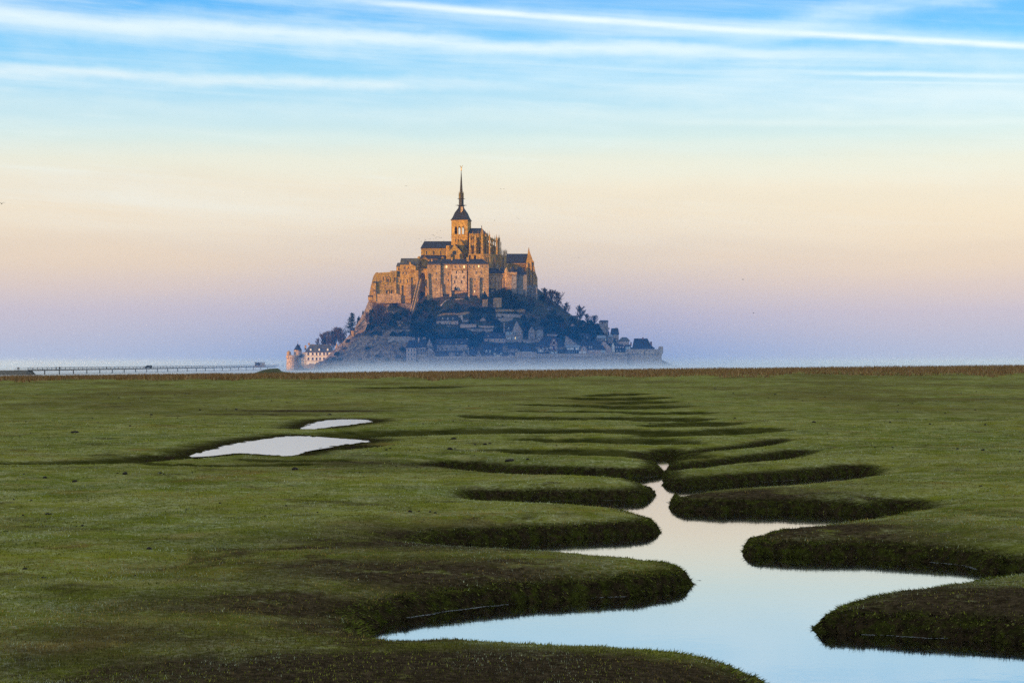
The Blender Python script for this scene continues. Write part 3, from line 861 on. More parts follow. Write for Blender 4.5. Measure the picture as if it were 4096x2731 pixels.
# ================================================================== the rock
CP = [  # photo column, row, depth: places on the surface of the mount
    (1700, 1436, 1452), (1900, 1430, 1452), (2100, 1425, 1452), (2300, 1422, 1455), (2500, 1420, 1462), (2620, 1425, 1475),
    (1680, 1470, 1446), (1900, 1470, 1442), (2100, 1468, 1440), (2300, 1466, 1443), (2500, 1464, 1452), (2650, 1460, 1475),
    (1700, 1395, 1468), (1800, 1392, 1474), (2000, 1388, 1474), (2200, 1382, 1477), (2400, 1378, 1484), (2560, 1405, 1497),
    (1680, 1345, 1484), (1760, 1330, 1490), (1900, 1328, 1490), (2050, 1330, 1491), (2200, 1318, 1495), (2350, 1338, 1500), (2450, 1362, 1510),
    (1650, 1280, 1505), (1700, 1255, 1510), (1850, 1250, 1512), (2000, 1240, 1512), (2150, 1238, 1514), (2270, 1270, 1520), (2370, 1302, 1528),
    (1490, 1205, 1537), (1600, 1205, 1529), (1700, 1203, 1523), (1780, 1196, 1520), (1900, 1193, 1520), (2050, 1192, 1522), (2150, 1200, 1534), (2190, 1218, 1546),
    (1500, 1150, 1560), (1600, 1120, 1570), (1800, 1060, 1575), (2000, 1090, 1575), (2120, 1130, 1575),
    (1462, 1245, 1540), (1445, 1275, 1538), (1410, 1330, 1534), (1370, 1375, 1530), (1330, 1432, 1522), (1290, 1468, 1515),
    (1420, 1325, 1498), (1460, 1305, 1492), (1540, 1302, 1488), (1600, 1325, 1482), (1390, 1388, 1480), (1455, 1395, 1467), (1540, 1405, 1464), (1620, 1425, 1459), (1650, 1440, 1455),
    (1365, 1468, 1470), (1450, 1472, 1456), (1550, 1472, 1452), (1640, 1472, 1447), (1500, 1260, 1505), (1580, 1262, 1505), (1440, 1300, 1520),
    (2250, 1240, 1548), (2310, 1285, 1552), (2400, 1325, 1556), (2500, 1378, 1556), (2600, 1428, 1548), (2660, 1476, 1525), (2690, 1478, 1560), (2640, 1470, 1590), (2700, 1478, 1480),
    (1400, 1372, 1575), (1440, 1310, 1578), (1350, 1440, 1575), (1462, 1275, 1572), (1425, 1325, 1555), (1380, 1385, 1555),
    (1290, 1470, 1620), (1480, 1400, 1650), (1480, 1300, 1610), (1700, 1300, 1660), (2000, 1300, 1660), (2300, 1380, 1650), (2500, 1450, 1630),
    (1400, 1475, 1720), (1800, 1475, 1730), (2200, 1475, 1730), (2500, 1475, 1700), (1180, 1474, 1500), (1180, 1475, 1640), (2760, 1475, 1500), (2760, 1475, 1640),
]
_cp = np.array([tuple(pt(*c)) for c in CP])


def tps_fit(P, z, lam=2.0):
    n = len(P); d = np.hypot(P[:, None, 0] - P[None, :, 0], P[:, None, 1] - P[None, :, 1]) / 50
    K = np.where(d > 0, d * d * np.log(np.maximum(d, 1e-9)), 0) + np.eye(n) * lam * 0.01
    Q = np.column_stack([np.ones(n), P / 50]); Am = np.block([[K, Q], [Q.T, np.zeros((3, 3))]])
    return np.linalg.solve(Am, np.concatenate([z, np.zeros(3)]))
_w = tps_fit(_cp[:, :2], _cp[:, 2])


def rock_z(x, y, fine=True):
    x = np.atleast_1d(np.asarray(x, float)); y = np.atleast_1d(np.asarray(y, float))
    out = np.zeros(len(x))
    for k in range(0, len(x), 8000):
        a, b = x[k:k + 8000], y[k:k + 8000]
        d = np.hypot(a[:, None] - _cp[None, :, 0], b[:, None] - _cp[None, :, 1]) / 50
        out[k:k + 8000] = np.where(d > 0, d * d * np.log(np.maximum(d, 1e-9)), 0) @ _w[:len(_cp)] + _w[len(_cp)] + a / 50 * _w[-2] + b / 50 * _w[-1]
    left = sstep(-45, -75, x)
    rid = 1 - np.abs(fbm(x * 0.11, y * 0.11, 4, 51) * 2 - 1)
    crag = (rid - 0.74) * 6.0 + (fbm(x * 0.32, y * 0.32, 3, 55) - 0.5) * 5.0
    soft = (fbm(x * 0.12, y * 0.12, 3, 57) - 0.5) * 2.2
    out = out + crag * left * 0.8 + soft * (1 - left)
    return np.maximum(out, SAND - 0.5)


gx = np.arange(-172, 142, 1.5); gy = np.arange(1430, 1740, 1.9)
GX, GY = np.meshgrid(gx, gy, indexing='ij')
RZ = rock_z(GX.ravel(), GY.ravel())
i_ = (np.arange(len(gx) - 1)[:, None] * len(gy) + np.arange(len(gy) - 1)[None, :]).ravel()
RF = np.column_stack([i_, i_ + len(gy), i_ + len(gy) + 1, i_ + 1])
mr_, t, b, _ = new_mat('mount_rock')
p_ = obj_xyz(t); n1 = noise(t, p_, 0.09, 5, 0.65, 0.5); n2 = noise(t, p_, 0.5, 5, 0.7); n3 = noise(t, p_, 2.2, 3)
gn = node(t, 'ShaderNodeNewGeometry'); sz = node(t, 'ShaderNodeSeparateXYZ'); t.links.new(gn.outputs['Normal'], sz.inputs[0])
rockc = mix(t, n2.mr(0.35, 0.68), (0.075, 0.05, 0.035), (0.42, 0.31, 0.21))
scrub = mix(t, n2.mr(0.35, 0.65), (0.014, 0.020, 0.010), mix(t, n1.mr(0.4, 0.6), (0.035, 0.042, 0.018), (0.080, 0.050, 0.034)))
sx_ = node(t, 'ShaderNodeSeparateXYZ'); t.links.new(p_, sx_.inputs[0])
barecrag = X(t, sx_.outputs[0]).mr(-62, -84) * 0.28                     # the seaward crag is naked rock
steep = (X(t, sz.outputs[2]) + (n1 - 0.5) * 0.5 + (n2 - 0.5) * 0.55 - barecrag).mr(0.42, 0.60)
put(t, b.inputs['Base Color'], mix(t, steep, rockc, scrub)); b.inputs['Roughness'].default_value = 0.95; b.inputs['Specular IOR Level'].default_value = 0.15
bump(t, b, n2 * 1.4 + n3 * 0.5, 1.0, 1.0)
mount = np_mesh('rocky_mount', np.column_stack([GX.ravel(), GY.ravel(), RZ]), RF, mr_)
tag(mount, kind='structure')


def gz(x, y):
    """height of the built rock surface"""
    u = np.clip((x - gx[0]) / 1.5, 0, len(gx) - 1.001); v = np.clip((y - gy[0]) / 1.9, 0, len(gy) - 1.001)
    i, j = int(u), int(v); u -= i; v -= j; Z = RZ.reshape(len(gx), len(gy))
    return (Z[i, j] * (1 - u) + Z[i + 1, j] * u) * (1 - v) + (Z[i, j + 1] * (1 - u) + Z[i + 1, j + 1] * u) * v


def on_slope(px, py):
    """depth at which the sight line of a photo pixel first meets the rock"""
    for Y in np.arange(1436, 1640, 0.8):
        p = pt(px, py, float(Y))
        if p.z <= gz(p.x, p.y): return float(Y)
    return 1560.0
# ================================================================== abbey church on the summit
YC = 1556.0
sc_ = YC / FPX
church = thing('abbey_church', 'golden stone abbey church with tall spire and pinnacled choir on the summit', 'church', pt(1845, 1045, YC + 8))


def bld(name, mat, parent=church): return lambda mb, smooth=False: mb.build(name, M[mat], parent, smooth)


# nave, aisle
nw = bld('nave_wall', 'granite_moss')(MB().pbox(1684, 1786, 994, 1050, YC, 13))
bld('cornice', 'granite')(MB().pbox(1688, 1783, 992, 996, YC - 0.35, 0.4))
bld('nave_roof', 'slate')(MB().roof(1684, 1808, 992, 965, YC, 13, 15, 0))
mb = MB()
for k in range(24): mb.pbox(1689 + k * 3.95, 1690.7 + k * 3.95, 996, 999, YC - 0.3, 0.35)
bld('corbels', 'granite')(mb)['kind'] = 'stuff'
bld('aisle_wall', 'granite')(MB().pbox(1681, 1782, 1034, 1062, YC - 6, 6))
a, b2 = pt(1680, 1034, YC - 6.4), pt(1778, 1034, YC - 6.4); c, d = pt(1684, 1021, YC), pt(1782, 1021, YC)
bld('aisle_roof', 'slate')(MB().add([a, b2, d, c, a - Vector((0, 0, .4)), b2 - Vector((0, 0, .4)), d - Vector((0, 0, .4)), c - Vector((0, 0, .4))],
    [(0, 1, 2, 3), (7, 6, 5, 4), (0, 4, 5, 1), (1, 5, 6, 2), (2, 6, 7, 3), (3, 7, 4, 0)]))
mb = MB()
for k in range(24): mb.pbox(1682 + k * 4.1, 1684 + k * 4.1, 1036, 1040, YC - 6.3, 0.35)
bld('corbels', 'granite')(mb)['kind'] = 'stuff'
for x in (1706, 1734.5, 1763): win(church, x, 1012, 4.5, 15, YC, arch=True, frame='granite')
bld('corner_turret', 'granite')(MB().lathe(pt(1795, 1000, YC - 1).x, YC - 1, [(2.1, pt(0, 1050, YC).z), (2.1, pt(0, 986, YC).z), (1.9, pt(0, 983, YC).z)], 12))
bld('aisle_turret', 'granite')(MB().lathe(pt(1771, 1035, YC - 7).x, YC - 7, [(1.0, pt(0, 1045, YC).z), (1.0, pt(0, 1032, YC).z), (0.4, pt(0, 1029, YC).z)], 8))
# transept gable and rose
TX, TY = pt(1818, 1000, 1546).x, 1546
tr = MB().prism([(1783, 1056), (1783, 1038), (1791, 1010), (1799, 1002), (1819, 978), (1842, 1003), (1847, 1012), (1852, 1038), (1852, 1056)], 1546, 12).turn(TX, TY, R(-9))
bld('transept_gable', 'granite_moss')(tr)
tr = MB().roof_y(1797, 1843, 1005, 979, 1547, 12, 1819.5, 1).turn(TX, TY, R(-9)); bld('transept_roof', 'slate')(tr)
bld('transept_end_wall', 'granite_moss')(MB().prism([(1812, 1050), (1812, 1002), (1839, 960), (1843, 960), (1878, 1004), (1878, 1050)], 1554, 3))
bld('transept_coping', 'slate')(MB().bar(pt(1842, 957, 1553.5), pt(1879, 1003, 1553.5), 1.2, 0.6))
rc = pt(1818, 1011, 1545.9)
ring = MB(); n = 20
for k in range(n):
    a0, a1 = 2 * math.pi * k / n, 2 * math.pi * (k + 1) / n
    V = [(rc.x + r * math.cos(a), 1545.5 + dy_, rc.z + r * math.sin(a)) for dy_ in (0, 0.7) for r, a in ((1.75, a0), (1.75, a1), (2.15, a1), (2.15, a0))]
    ring.add(V, [(0, 1, 2, 3), (7, 6, 5, 4), (0, 4, 5, 1), (1, 5, 6, 2), (2, 6, 7, 3), (3, 7, 4, 0)])
rw = bld('rose_window', 'granite')(ring)
dk = MB(); dk.add([(rc.x + 1.78 * math.cos(2 * math.pi * k / 20), 1545.75, rc.z + 1.78 * math.sin(2 * math.pi * k / 20)) for k in range(20)] + [(rc.x + 1.78 * math.cos(2 * math.pi * k / 20), 1546.2, rc.z + 1.78 * math.sin(2 * math.pi * k / 20)) for k in range(20)],
   [tuple(range(20)), tuple(range(39, 19, -1))] + [(i, i + 20, (i + 1) % 20 + 20, (i + 1) % 20) for i in range(20)])
dk.build('pane', M['glass'], rw)
for x in (1799, 1836): bld('buttress', 'granite')(MB().prism([(x - 5, 1056), (x - 4, 1022), (x + 3, 1014), (x + 5, 1056)], 1543.5, 2.5))

# crossing tower: open belfry, flared slate roof, spire
TCX, TCY = pt(1845, 1000, 1564).x, 1564.0
hw = 6.45; zt = lambda y: pt(0, y, 1558).z
rot = R(-11)
tw = MB().box(-hw, hw, -hw, hw, zt(1050), zt(938))
tw.v = [(x + TCX, y + TCY, z) for x, y, z in tw.v]; tw.turn(TCX, TCY, rot); bld('tower', 'granite')(tw)
bl = MB()
opn = 0.95; gap = 2.85
for sgn in (-1, 1):
    y0, y1 = (-hw, -hw + 1.1) if sgn < 0 else (hw - 1.1, hw)
    xs = [-hw, -gap - opn, -gap + opn, -opn, opn, gap - opn, gap + opn, hw]
    for k in range(0, 8, 2): bl.box(xs[k], xs[k + 1], y0, y1, zt(938), zt(904))
    bl.box(-hw, hw, y0, y1, zt(904), zt(880))
    for c0 in (-gap, 0, gap):                                            # pointed heads
        for s_ in (-1, 1): bl.add([(c0 + s_ * opn, y0 - 0.02, zt(904)), (c0, y0 - 0.02, zt(904)), (c0 + s_ * opn, y0 - 0.02, zt(911)), (c0 + s_ * opn, y1, zt(904)), (c0, y1, zt(904)), (c0 + s_ * opn, y1, zt(911))],
                                   [(0, 1, 2), (5, 4, 3), (0, 3, 4, 1), (1, 4, 5, 2), (2, 5, 3, 0)])
for sgn in (-1, 1):
    x0, x1 = (-hw, -hw + 1.1) if sgn < 0 else (hw - 1.1, hw)
    bl.box(x0, x1, -hw + 1.1, hw - 1.1, zt(938), zt(880))
bl.box(-hw, hw, -hw, hw, zt(880), zt(879))
bl.v = [(x + TCX, y + TCY, z) for x, y, z in bl.v]; bl.turn(TCX, TCY, rot); bld('belfry', 'granite')(bl)
for y, o in ((949, .45), (938, .15), (881, .35)):
    st = MB().box(-hw - o, hw + o, -hw - o, hw + o, zt(y + 1.2), zt(y - 1.2))
    st.v = [(x_ + TCX, y_ + TCY, z_) for x_, y_, z_ in st.v]; st.turn(TCX, TCY, rot); bld('string_course', 'granite')(st)
for x in (1823, 1857): win(church, x, 962, 4, 11, TCY - hw - 0.35 + (x - 1845) * 0.19 * 0.19, arch=True)
rf = MB().lathe(TCX, TCY, [(h * 1.4142, zt(y)) for h, y in ((7.1, 880), (6.5, 876), (5.63, 868), (4.32, 850), (2.9, 838), (2.16, 832), (1.8, 826), (1.75, 818))], 4, R(45) + rot)
bld('tower_roof', 'slate')(rf)
hp = MB(); hp.prism([(1843, 851), (1843, 827), (1852, 827), (1852, 842)], TCY - 4.6, 3.0); bld('lit_roof_hatch', 'pale')(hp)  # pale colour paints in the light this part of the roof catches
sp1 = MB().lathe(TCX, TCY, [(1.75, zt(822)), (1.95, zt(820)), (1.9, zt(796)), (1.75, zt(795)), (1.6, zt(776)), (1.25, zt(774)), (0.86, zt(740)), (0.46, zt(705)), (0.16, zt(681))], 8, R(11))
spire = bld('spire', 'lead')(sp1)
for y, r in ((820, 3.6), (794, 2.4)):
    g = MB().lathe(TCX, TCY, [(r * 0.75, zt(y + 1.5)), (r, zt(y)), (r, zt(y - 1))], 8, R(11))
    for k in range(8): g.bar((TCX + r * math.cos(k * math.pi / 4), TCY + r * math.sin(k * math.pi / 4), zt(y)), (TCX + (r + .7) * math.cos(k * math.pi / 4), TCY + (r + .7) * math.sin(k * math.pi / 4), zt(y - 1)), 0.3, 0.3)
    g.build('balcony', M['lead'], spire)
for k in range(8):
    a_ = k * math.pi / 4 + R(11); x, y = TCX + 1.75 * math.cos(a_), TCY + 1.75 * math.sin(a_)
    MB().lathe(x, y, [(0.26, zt(795)), (0.26, zt(774)), (0.02, zt(763))], 4).build('pinnacle', M['gold' if k % 2 else 'lead'], spire)
sx0, sz0 = TCX, zt(681)
u_ = sc_
body = MB().lathe(sx0, TCY, [(0.35, sz0), (0.5, sz0 + .25), (0.42, sz0 + .7), (0.30, sz0 + 1.5), (0.42, sz0 + 2.2), (0.34, sz0 + 2.5), (0.12, sz0 + 2.62), (0.22, sz0 + 2.85), (0.18, sz0 + 3.1), (0.02, sz0 + 3.2)], 8)
stt = bld('statue', 'gold')(body)
for s_ in (-1, 1):
    wg = MB().prism([(1845 + s_ * 0.8, 669.5), (1845 + s_ * 3.2, 663.2), (1845 + s_ * 6.2, 661.8), (1845 + s_ * 4.6, 666.0), (1845 + s_ * 1.2, 672.5)], TCY, 0.25); wg.build('wing', M['gold'], stt)
MB().bar((sx0 + .3, TCY, sz0 + 2.1), (sx0 + .7, TCY, sz0 + 3.4), 0.12, 0.12).build('sword', M['gold'], stt)

# choir: high vessel, hipped roof, ring of chapels, piers with pinnacles, flying buttresses
XP = lambda px, Y: pt(px, 0, Y).x
ves = [(XP(1876, 1555), 1555), (XP(1926, 1555), 1555), (XP(1944, 1560), 1560), (XP(1952, 1566), 1566), (XP(1944, 1573), 1573), (XP(1926, 1578), 1578), (XP(1876, 1578), 1578)]
bld('choir_wall', 'granite')(MB().plan(ves, zt(1050), zt(937)))
bld('choir_parapet', 'granite')(MB().plan([(x, y - .3 if y < 1566 else y + .3) for x, y in ves], zt(941), zt(935.5)))
za, zr = zt(936), zt(910)
rv = [(x, y, za) for x, y in ves] + [(XP(1880, 1566), 1566.5, zr), (XP(1927, 1566), 1566.5, zr)]
bld('choir_roof', 'slate')(MB().add(rv, [(0, 1, 8, 7), (1, 2, 8), (2, 3, 8), (3, 4, 8), (4, 5, 8), (5, 6, 7, 8), (6, 0, 7), (6, 5, 4, 3, 2, 1, 0)]))
bld('triforium_wall', 'granite')(MB().plan([(XP(1876, 1551), 1551), (XP(1930, 1551), 1551), (XP(1958, 1555), 1555), (XP(1980, 1561), 1561), (XP(1996, 1568), 1568), (XP(1996, 1585), 1585), (XP(1876, 1585), 1585)], zt(1050), zt(990)))
bld('roof_cross', 'lead')(MB().bar(pt(1926.5, 912, 1566), pt(1926.5, 902, 1566), .35, .35).bar(pt(1924.5, 906, 1566), pt(1928.5, 906, 1566), .3, .3))
for x in (1886, 1906, 1919.5): win(church, x, 978, 5.5, 68, 1555, arch=True, mull=True)
ringp = [(XP(1873, 1547), 1547), (XP(1934, 1547), 1547), (XP(1962, 1549), 1549), (XP(1992, 1555), 1555), (XP(2018, 1563), 1563), (XP(2031, 1572), 1572), (XP(2031, 1590), 1590), (XP(1873, 1590), 1590)]
bld('chapel_wall', 'granite')(MB().plan(ringp, zt(1125), zt(1021)))
cxm = sum(p[0] for p in ringp) / 8; cym = sum(p[1] for p in ringp) / 8
bld('chapel_parapet', 'granite')(MB().plan([(cxm + (x - cxm) * 1.012, cym + (y - cym) * 1.02) for x, y in ringp], zt(1025), zt(1019)))
for x, y, w, h, Y in ((1940, 1052, 3.5, 46, 1547.2), (1948, 1052, 3.5, 46, 1547.8), (1975, 1058, 8, 52, 1551.3), (2011, 1053, 7, 46, 1560.6)): win(church, x, y, w, h, Y, arch=True, mull=True)
PIERS = [(1879, 932, 950, 6, 1547, 1060), (1891, 920, 942, 4, 1553, 1020), (1900, 932, 950, 8, 1547, 1060), (1912, 920, 942, 4.5, 1553, 1020), (1928, 904, 932, 10, 1547.5, 1060),
         (1942, 920, 940, 4.5, 1556, 1020), (1951, 921, 942, 4.5, 1562, 1020), (1958, 921, 946, 6, 1550, 1060), (1971, 941, 962, 5.5, 1556, 1030), (1978, 941, 962, 5, 1566, 1030), (1986, 935, 957, 8, 1553.5, 1060),
         (1885, 942, 958, 3.5, 1550, 1030), (1906.5, 940, 956, 4, 1550, 1030), (1919, 934, 950, 4, 1551, 1030), (1936, 940, 956, 5, 1549.5, 1040), (1947, 934, 952, 5, 1551, 1040), (1965, 946, 964, 6, 1552, 1040), (1991.5, 950, 966, 4.5, 1554.5, 1040),
         (1996, 936, 958, 8.5, 1556.5, 1060), (2003, 962, 974, 4, 1562, 1030), (2008, 994, 1008, 3.4, 1561, 1024), (2014, 999, 1008, 3, 1563, 1024), (2017.5, 995, 1008, 3.4, 1565, 1024), (2021.5, 994, 1008, 3.4, 1568, 1024), (2026.5, 995, 1010, 4, 1568, 1100)]
for x, yt, ys, w, Y, yb in PIERS:
    q = Y / FPX; hw_ = w * q / 2; X0 = XP(x, Y)
    zz = lambda y: pt(0, y, Y).z
    pm = MB().box(X0 - hw_, X0 + hw_, Y, Y + max(1.6, hw_ * 2.2), zz(yb), zz((ys * 2 + yb) / 3))
    pm.box(X0 - hw_ * .8, X0 + hw_ * .8, Y + .2, Y + max(1.3, hw_ * 1.8), zz((ys * 2 + yb) / 3), zz(ys))
    p0 = bld('pier', 'granite')(pm)
    yc = Y + max(.75, hw_ * 1.0)
    pn = MB().lathe(X0, yc, [(hw_ * .95, zz(ys)), (hw_ * .85, zz(ys) + .5), (hw_ * .42, zz(ys) + (zz(yt) - zz(ys)) * .5), (0.03, zz(yt))], 4, R(45))
    for s_ in (-1, 1):
        pn.lathe(X0 + s_ * hw_ * .8, Y + .3, [(hw_ * .28, zz(ys) - 1.2), (hw_ * .28, zz(ys) + .6), (0.02, zz(ys) + 2.2)], 4, R(45))
    pn.build('pinnacle', M['granite'], p0)
PIERS += []
for (x0, y0, Y0), (x1, y1, Y1) in (((1879, 958, 1548), (1884, 946, 1555)), ((1879, 990, 1548), (1884, 978, 1555)), ((1900, 958, 1548), (1903, 946, 1555)), ((1900, 990, 1548), (1903, 978, 1555)), ((1928, 950, 1549), (1924, 944, 1555)),
                                   ((1958, 962, 1551), (1938, 944, 1559)), ((1958, 990, 1551), (1938, 972, 1559)), ((1972, 968, 1557), (1950, 945, 1565)), ((1986, 968, 1554), (1955, 948, 1562)), ((1986, 992, 1554), (1955, 972, 1562)),
                                   ((1996, 972, 1557), (1952, 950, 1566)), ((1996, 1000, 1557), (1952, 975, 1566)), ((1900, 972, 1548.5), (1879, 985, 1548.5)), ((1928, 968, 1549), (1912, 950, 1554))):
    bld('flying_buttress', 'granite')(MB().bar(pt(x0, y0, Y0), pt(x1, y1, Y1), 0.7, 1.1))

# ================================================================== monastic buildings below the church
rg = random.Random(3)
# ruined west wall on the cliff
YW = 1523.0
ruin = thing('ruined_hall', 'ruined golden stone hall with blind arches at the cliff end of the abbey', 'ruin', pt(1530, 1200, YW))
wl = MB().prism([(1474, 1210), (1478, 1172), (1482, 1150), (1493, 1106), (1497, 1099), (1503, 1090), (1511, 1089), (1512, 1091), (1561, 1088), (1561, 1083), (1586, 1083), (1586, 1210)], YW, 10)
wl.build('wall', M['granite_moss'], ruin)
MB().prism([(1503, 1212), (1504, 1176), (1586, 1174), (1604, 1180), (1604, 1212)], YW - 1.6, 2.0).build('plinth', M['rosy'], ruin)
MB().prism([(1492, 1206), (1493, 1131), (1503, 1131), (1505, 1206)], YW - 2.2, 2.4).build('buttress', M['granite'], ruin)
MB().prism([(1490, 1131), (1494, 1124), (1506, 1126), (1506, 1132)], YW - 2.6, 2.8).build('coping', M['slate_old'], ruin)
MB().prism([(1491.5, 1163), (1494, 1158.5), (1504, 1159), (1505, 1163)], YW - 2.9, 0.8).build('coping', M['slate_old'], ruin)
MB().prism([(1472, 1200), (1472.5, 1187), (1490, 1187), (1491, 1200)], YW - 2, 2.6).build('lean_to', M['granite'], ruin)
MB().prism([(1471.5, 1187), (1473, 1181), (1491, 1181), (1491, 1187)], YW - 2.3, 2.9).build('lean_to_roof', M['slate_old'], ruin)
win(ruin, 1497.5, 1170, 5, 9, YW - 2.2, 'pale', 'granite', mull=True)
def arch_ring(parent, x, y0, yb, w, Y, mat='granite', back='granite', depth=1.0, th=2.2, name='arch'):
    """a pointed arch standing proud of the wall, with the recess closed by its own back"""
    m = MB(); n = 7; L = []
    for k in range(n + 1):
        a_ = math.pi * k / n
        L.append((x - w / 2 * math.cos(a_), y0 + w * 0.62 * (1 - math.sin(a_))))
    L = [(x - w / 2, yb)] + L + [(x + w / 2, yb)]
    for k in range(len(L) - 1):
        (xa, ya), (xb, yb_) = L[k], L[k + 1]
        f = lambda px, py: (x + (px - x) * (1 + 2 * th / w), (py if py >= yb - .1 else (y0 + w * .62) + (py - y0 - w * .62) * (1 + 2 * th / w)))
        oa, ob = f(xa, ya), f(xb, yb_)
        m.prism([(xa, ya), (xb, yb_), ob, oa], Y - depth, depth + 0.1)
    o = m.build(name, M[mat], parent)
    MB().prism(L, Y - 0.06, 0.12).build('arch_back', M[back], o)
    return o
for x, y0, yb, w in ((1549, 1160, 1175.5, 12), (1568, 1159, 1175.5, 12)): arch_ring(ruin, x, y0, yb, w, YW, 'granite_moss', 'granite', 1.2)
for x, y0, yb, w in ((1551, 1107, 1128, 14), (1578, 1110, 1130, 9), (1536, 1106, 1122, 9)): arch_ring(ruin, x, y0, yb, w, YW, 'granite', 'granite', 0.7, 1.6)
MB().pbox(1539, 1575, 1143.5, 1146, YW - 0.9, 1.0).build('ledge', M['granite'], ruin)
MB().pbox(1515, 1531, 1134, 1136, YW - 0.6, 0.7).build('ledge', M['granite_moss'], ruin)
MB().pbox(1574, 1585, 1136, 1176, YW - 1.2, 1.3).build('pilaster', M['granite'], ruin)
win(ruin, 1552, 1122, 5.5, 13, YW - .1, arch=True); win(ruin, 1580, 1119, 4, 14, YW - .1, arch=True)
win(ruin, 1517, 1124, 3, 5, YW); win(ruin, 1524, 1124, 3, 5, YW); win(ruin, 1551, 1137, 4, 5, YW); win(ruin, 1542, 1141, 5, 6, YW)

# west range
YR = 1525.0
wr = thing('west_range', 'tall golden abbey range with lichened roof beside the ruined hall', 'abbey range', pt(1620, 1195, YR))
MB().pbox(1600.5, 1673, 1056, 1215, YR, 12).build('wall', M['granite'], wr)
MB().pbox(1585.5, 1644, 1110, 1212, YR - 1.2, 1.3).build('lower_wall', M['granite'], wr)
MB().pbox(1585, 1645, 1108.5, 1111, YR - 1.5, 1.6).build('string_course', M['granite'], wr)
MB().roof(1601, 1673, 1057, 1033, YR, 12, 5, 0).build('roof', M['slate_old'], wr)
MB().pbox(1585.5, 1602, 1064, 1112, YR + 1, 9).build('wing', M['granite'], wr)
MB().add([pt(1584.5, 1065, YR + .7), pt(1602, 1065, YR + .7), pt(1602, 1051, YR + 6), pt(1590, 1051, YR + 6), pt(1584.5, 1067, YR + .7), pt(1602, 1067, YR + .7), pt(1602, 1053, YR + 9), pt(1590, 1053, YR + 9)],
         [(0, 1, 2, 3), (7, 6, 5, 4), (0, 4, 5, 1), (1, 5, 6, 2), (2, 6, 7, 3), (3, 7, 4, 0)]).build('wing_roof', M['slate_old'], wr)
MB().pbox(1636.5, 1642.5, 1047.5, 1072, YR - .8, 2).build('chimney', M['granite'], wr)
MB().prism([(1642, 1080), (1642, 1056), (1645, 1055.5), (1662, 1066), (1662, 1080)], YR - 2.5, 3).build('stair_gable', M['granite'], wr)
MB().bar(pt(1644, 1055, YR - 2.2), pt(1671, 1067, YR - 2.2), 1.4, 0.6).build('stair_roof', M['slate_old'], wr)
MB().prism([(1624, 1195), (1626, 1139), (1643, 1136), (1645, 1195)], YR - 3.6, 3).build('buttress', M['rosy'], wr)
MB().prism([(1601, 1199), (1602, 1142), (1606, 1140), (1607, 1199)], YR - 2.4, 1.5).build('buttress', M['granite'], wr)
for x, y, w, h in ((1617.5, 1071, 6, 8), (1634, 1071, 6, 8)): win(wr, x, y, w, h, YR, mull=True)
for x, y in ((1613, 1092), (1625, 1092)): win(wr, x, y, 4, 8.5, YR, frame='pale')
for x in (1601, 1615, 1629.5): win(wr, x, 1125, 2.6, 14, YR - 1.2, arch=True)
win(wr, 1612, 1153, 4.5, 6, YR - 1.2, frame='pale'); win(wr, 1602, 1173, 3, 4.5, YR - 1.2)
win(wr, 1595, 1076, 5, 8, YR + 1); win(wr, 1595, 1091, 5, 10, YR + 1)

# terrace on tall arches, gabled porch and stair turret
YT = 1527.0
ter = thing('arched_terrace', 'stone terrace carried on two tall arches with a gabled porch above', 'terrace', pt(1676, 1200, YT))
ar_ = MB()
for P_a in ([(1643, 1230), (1643, 1077), (1709, 1077), (1709, 1093), (1643, 1093)],):
    pass
ar_.pbox(1643, 1709, 1076, 1091, YT, 7)
ar_.pbox(1643, 1655, 1091, 1230, YT, 7); ar_.pbox(1674, 1680, 1091, 1235, YT, 7); ar_.pbox(1701, 1709, 1091, 1230, YT, 7)
def head(x0, x1, y0, hgt):
    n = 6; xm = (x0 + x1) / 2
    for s_ in (0, 1):
        for k in range(n):
            q0, q1 = k / n, (k + 1) / n
            f = lambda q: y0 + hgt * (1 - math.cos(q * math.pi / 2)) if False else y0 + hgt * (1 - math.sqrt(max(0, 1 - (1 - q) ** 2)))
            xa = x0 + (xm - x0) * q0 if s_ == 0 else x1 + (xm - x1) * q0; xb = x0 + (xm - x0) * q1 if s_ == 0 else x1 + (xm - x1) * q1
            ar_.prism([(xa, 1090.5), (xb, 1090.5), (xb, f(q1)), (xa, f(q0))], YT, 7)
head(1655, 1674, 1092, 16); head(1680, 1701, 1092, 16)
ar_.build('arcade', M['granite'], ter)
MB().pbox(1644, 1708, 1085, 1232, YT + 4.2, 2.5).build('back_wall', M['granite'], ter)
MB().pbox(1642.5, 1709.5, 1074.5, 1077, YT - .4, .6).build('parapet', M['granite'], ter)
MB().prism([(1683, 1080), (1683, 1044), (1698, 1027), (1714, 1045), (1716, 1080)], YT + 8, 6).build('porch', M['granite'], ter)
MB().roof_y(1682, 1716, 1046, 1026.5, YT + 7.8, 7, 1698).build('porch_roof', M['granite'], ter)
arch_ring(ter, 1699, 1041, 1068, 23, YT + 8, 'granite', 'granite', 0.5, 1.4)
for x in (1696.5, 1705): MB().pbox(x - 3.3, x + 3.3, 1068, 1077, YT + 7.8, .3).build('door', M['glass'], ter)
MB().lathe(XP(1676, YT + 8), YT + 9, [(1.3, pt(0, 1080, YT + 8).z), (1.3, pt(0, 1031, YT + 8).z), (1.0, pt(0, 1027, YT + 8).z), (.3, pt(0, 1024, YT + 8).z)], 10).build('stair_turret', M['granite'], ter)
for x, y in ((1658, 1097), (1658, 1103), (1659, 1117)): win(ter, x, y, 2.4, 4, YT + 4.2)
ramp = thing('haulage_ramp', 'steep narrow stone ramp running down the rock below the arches', 'ramp', pt(1655, 1230, 1512))
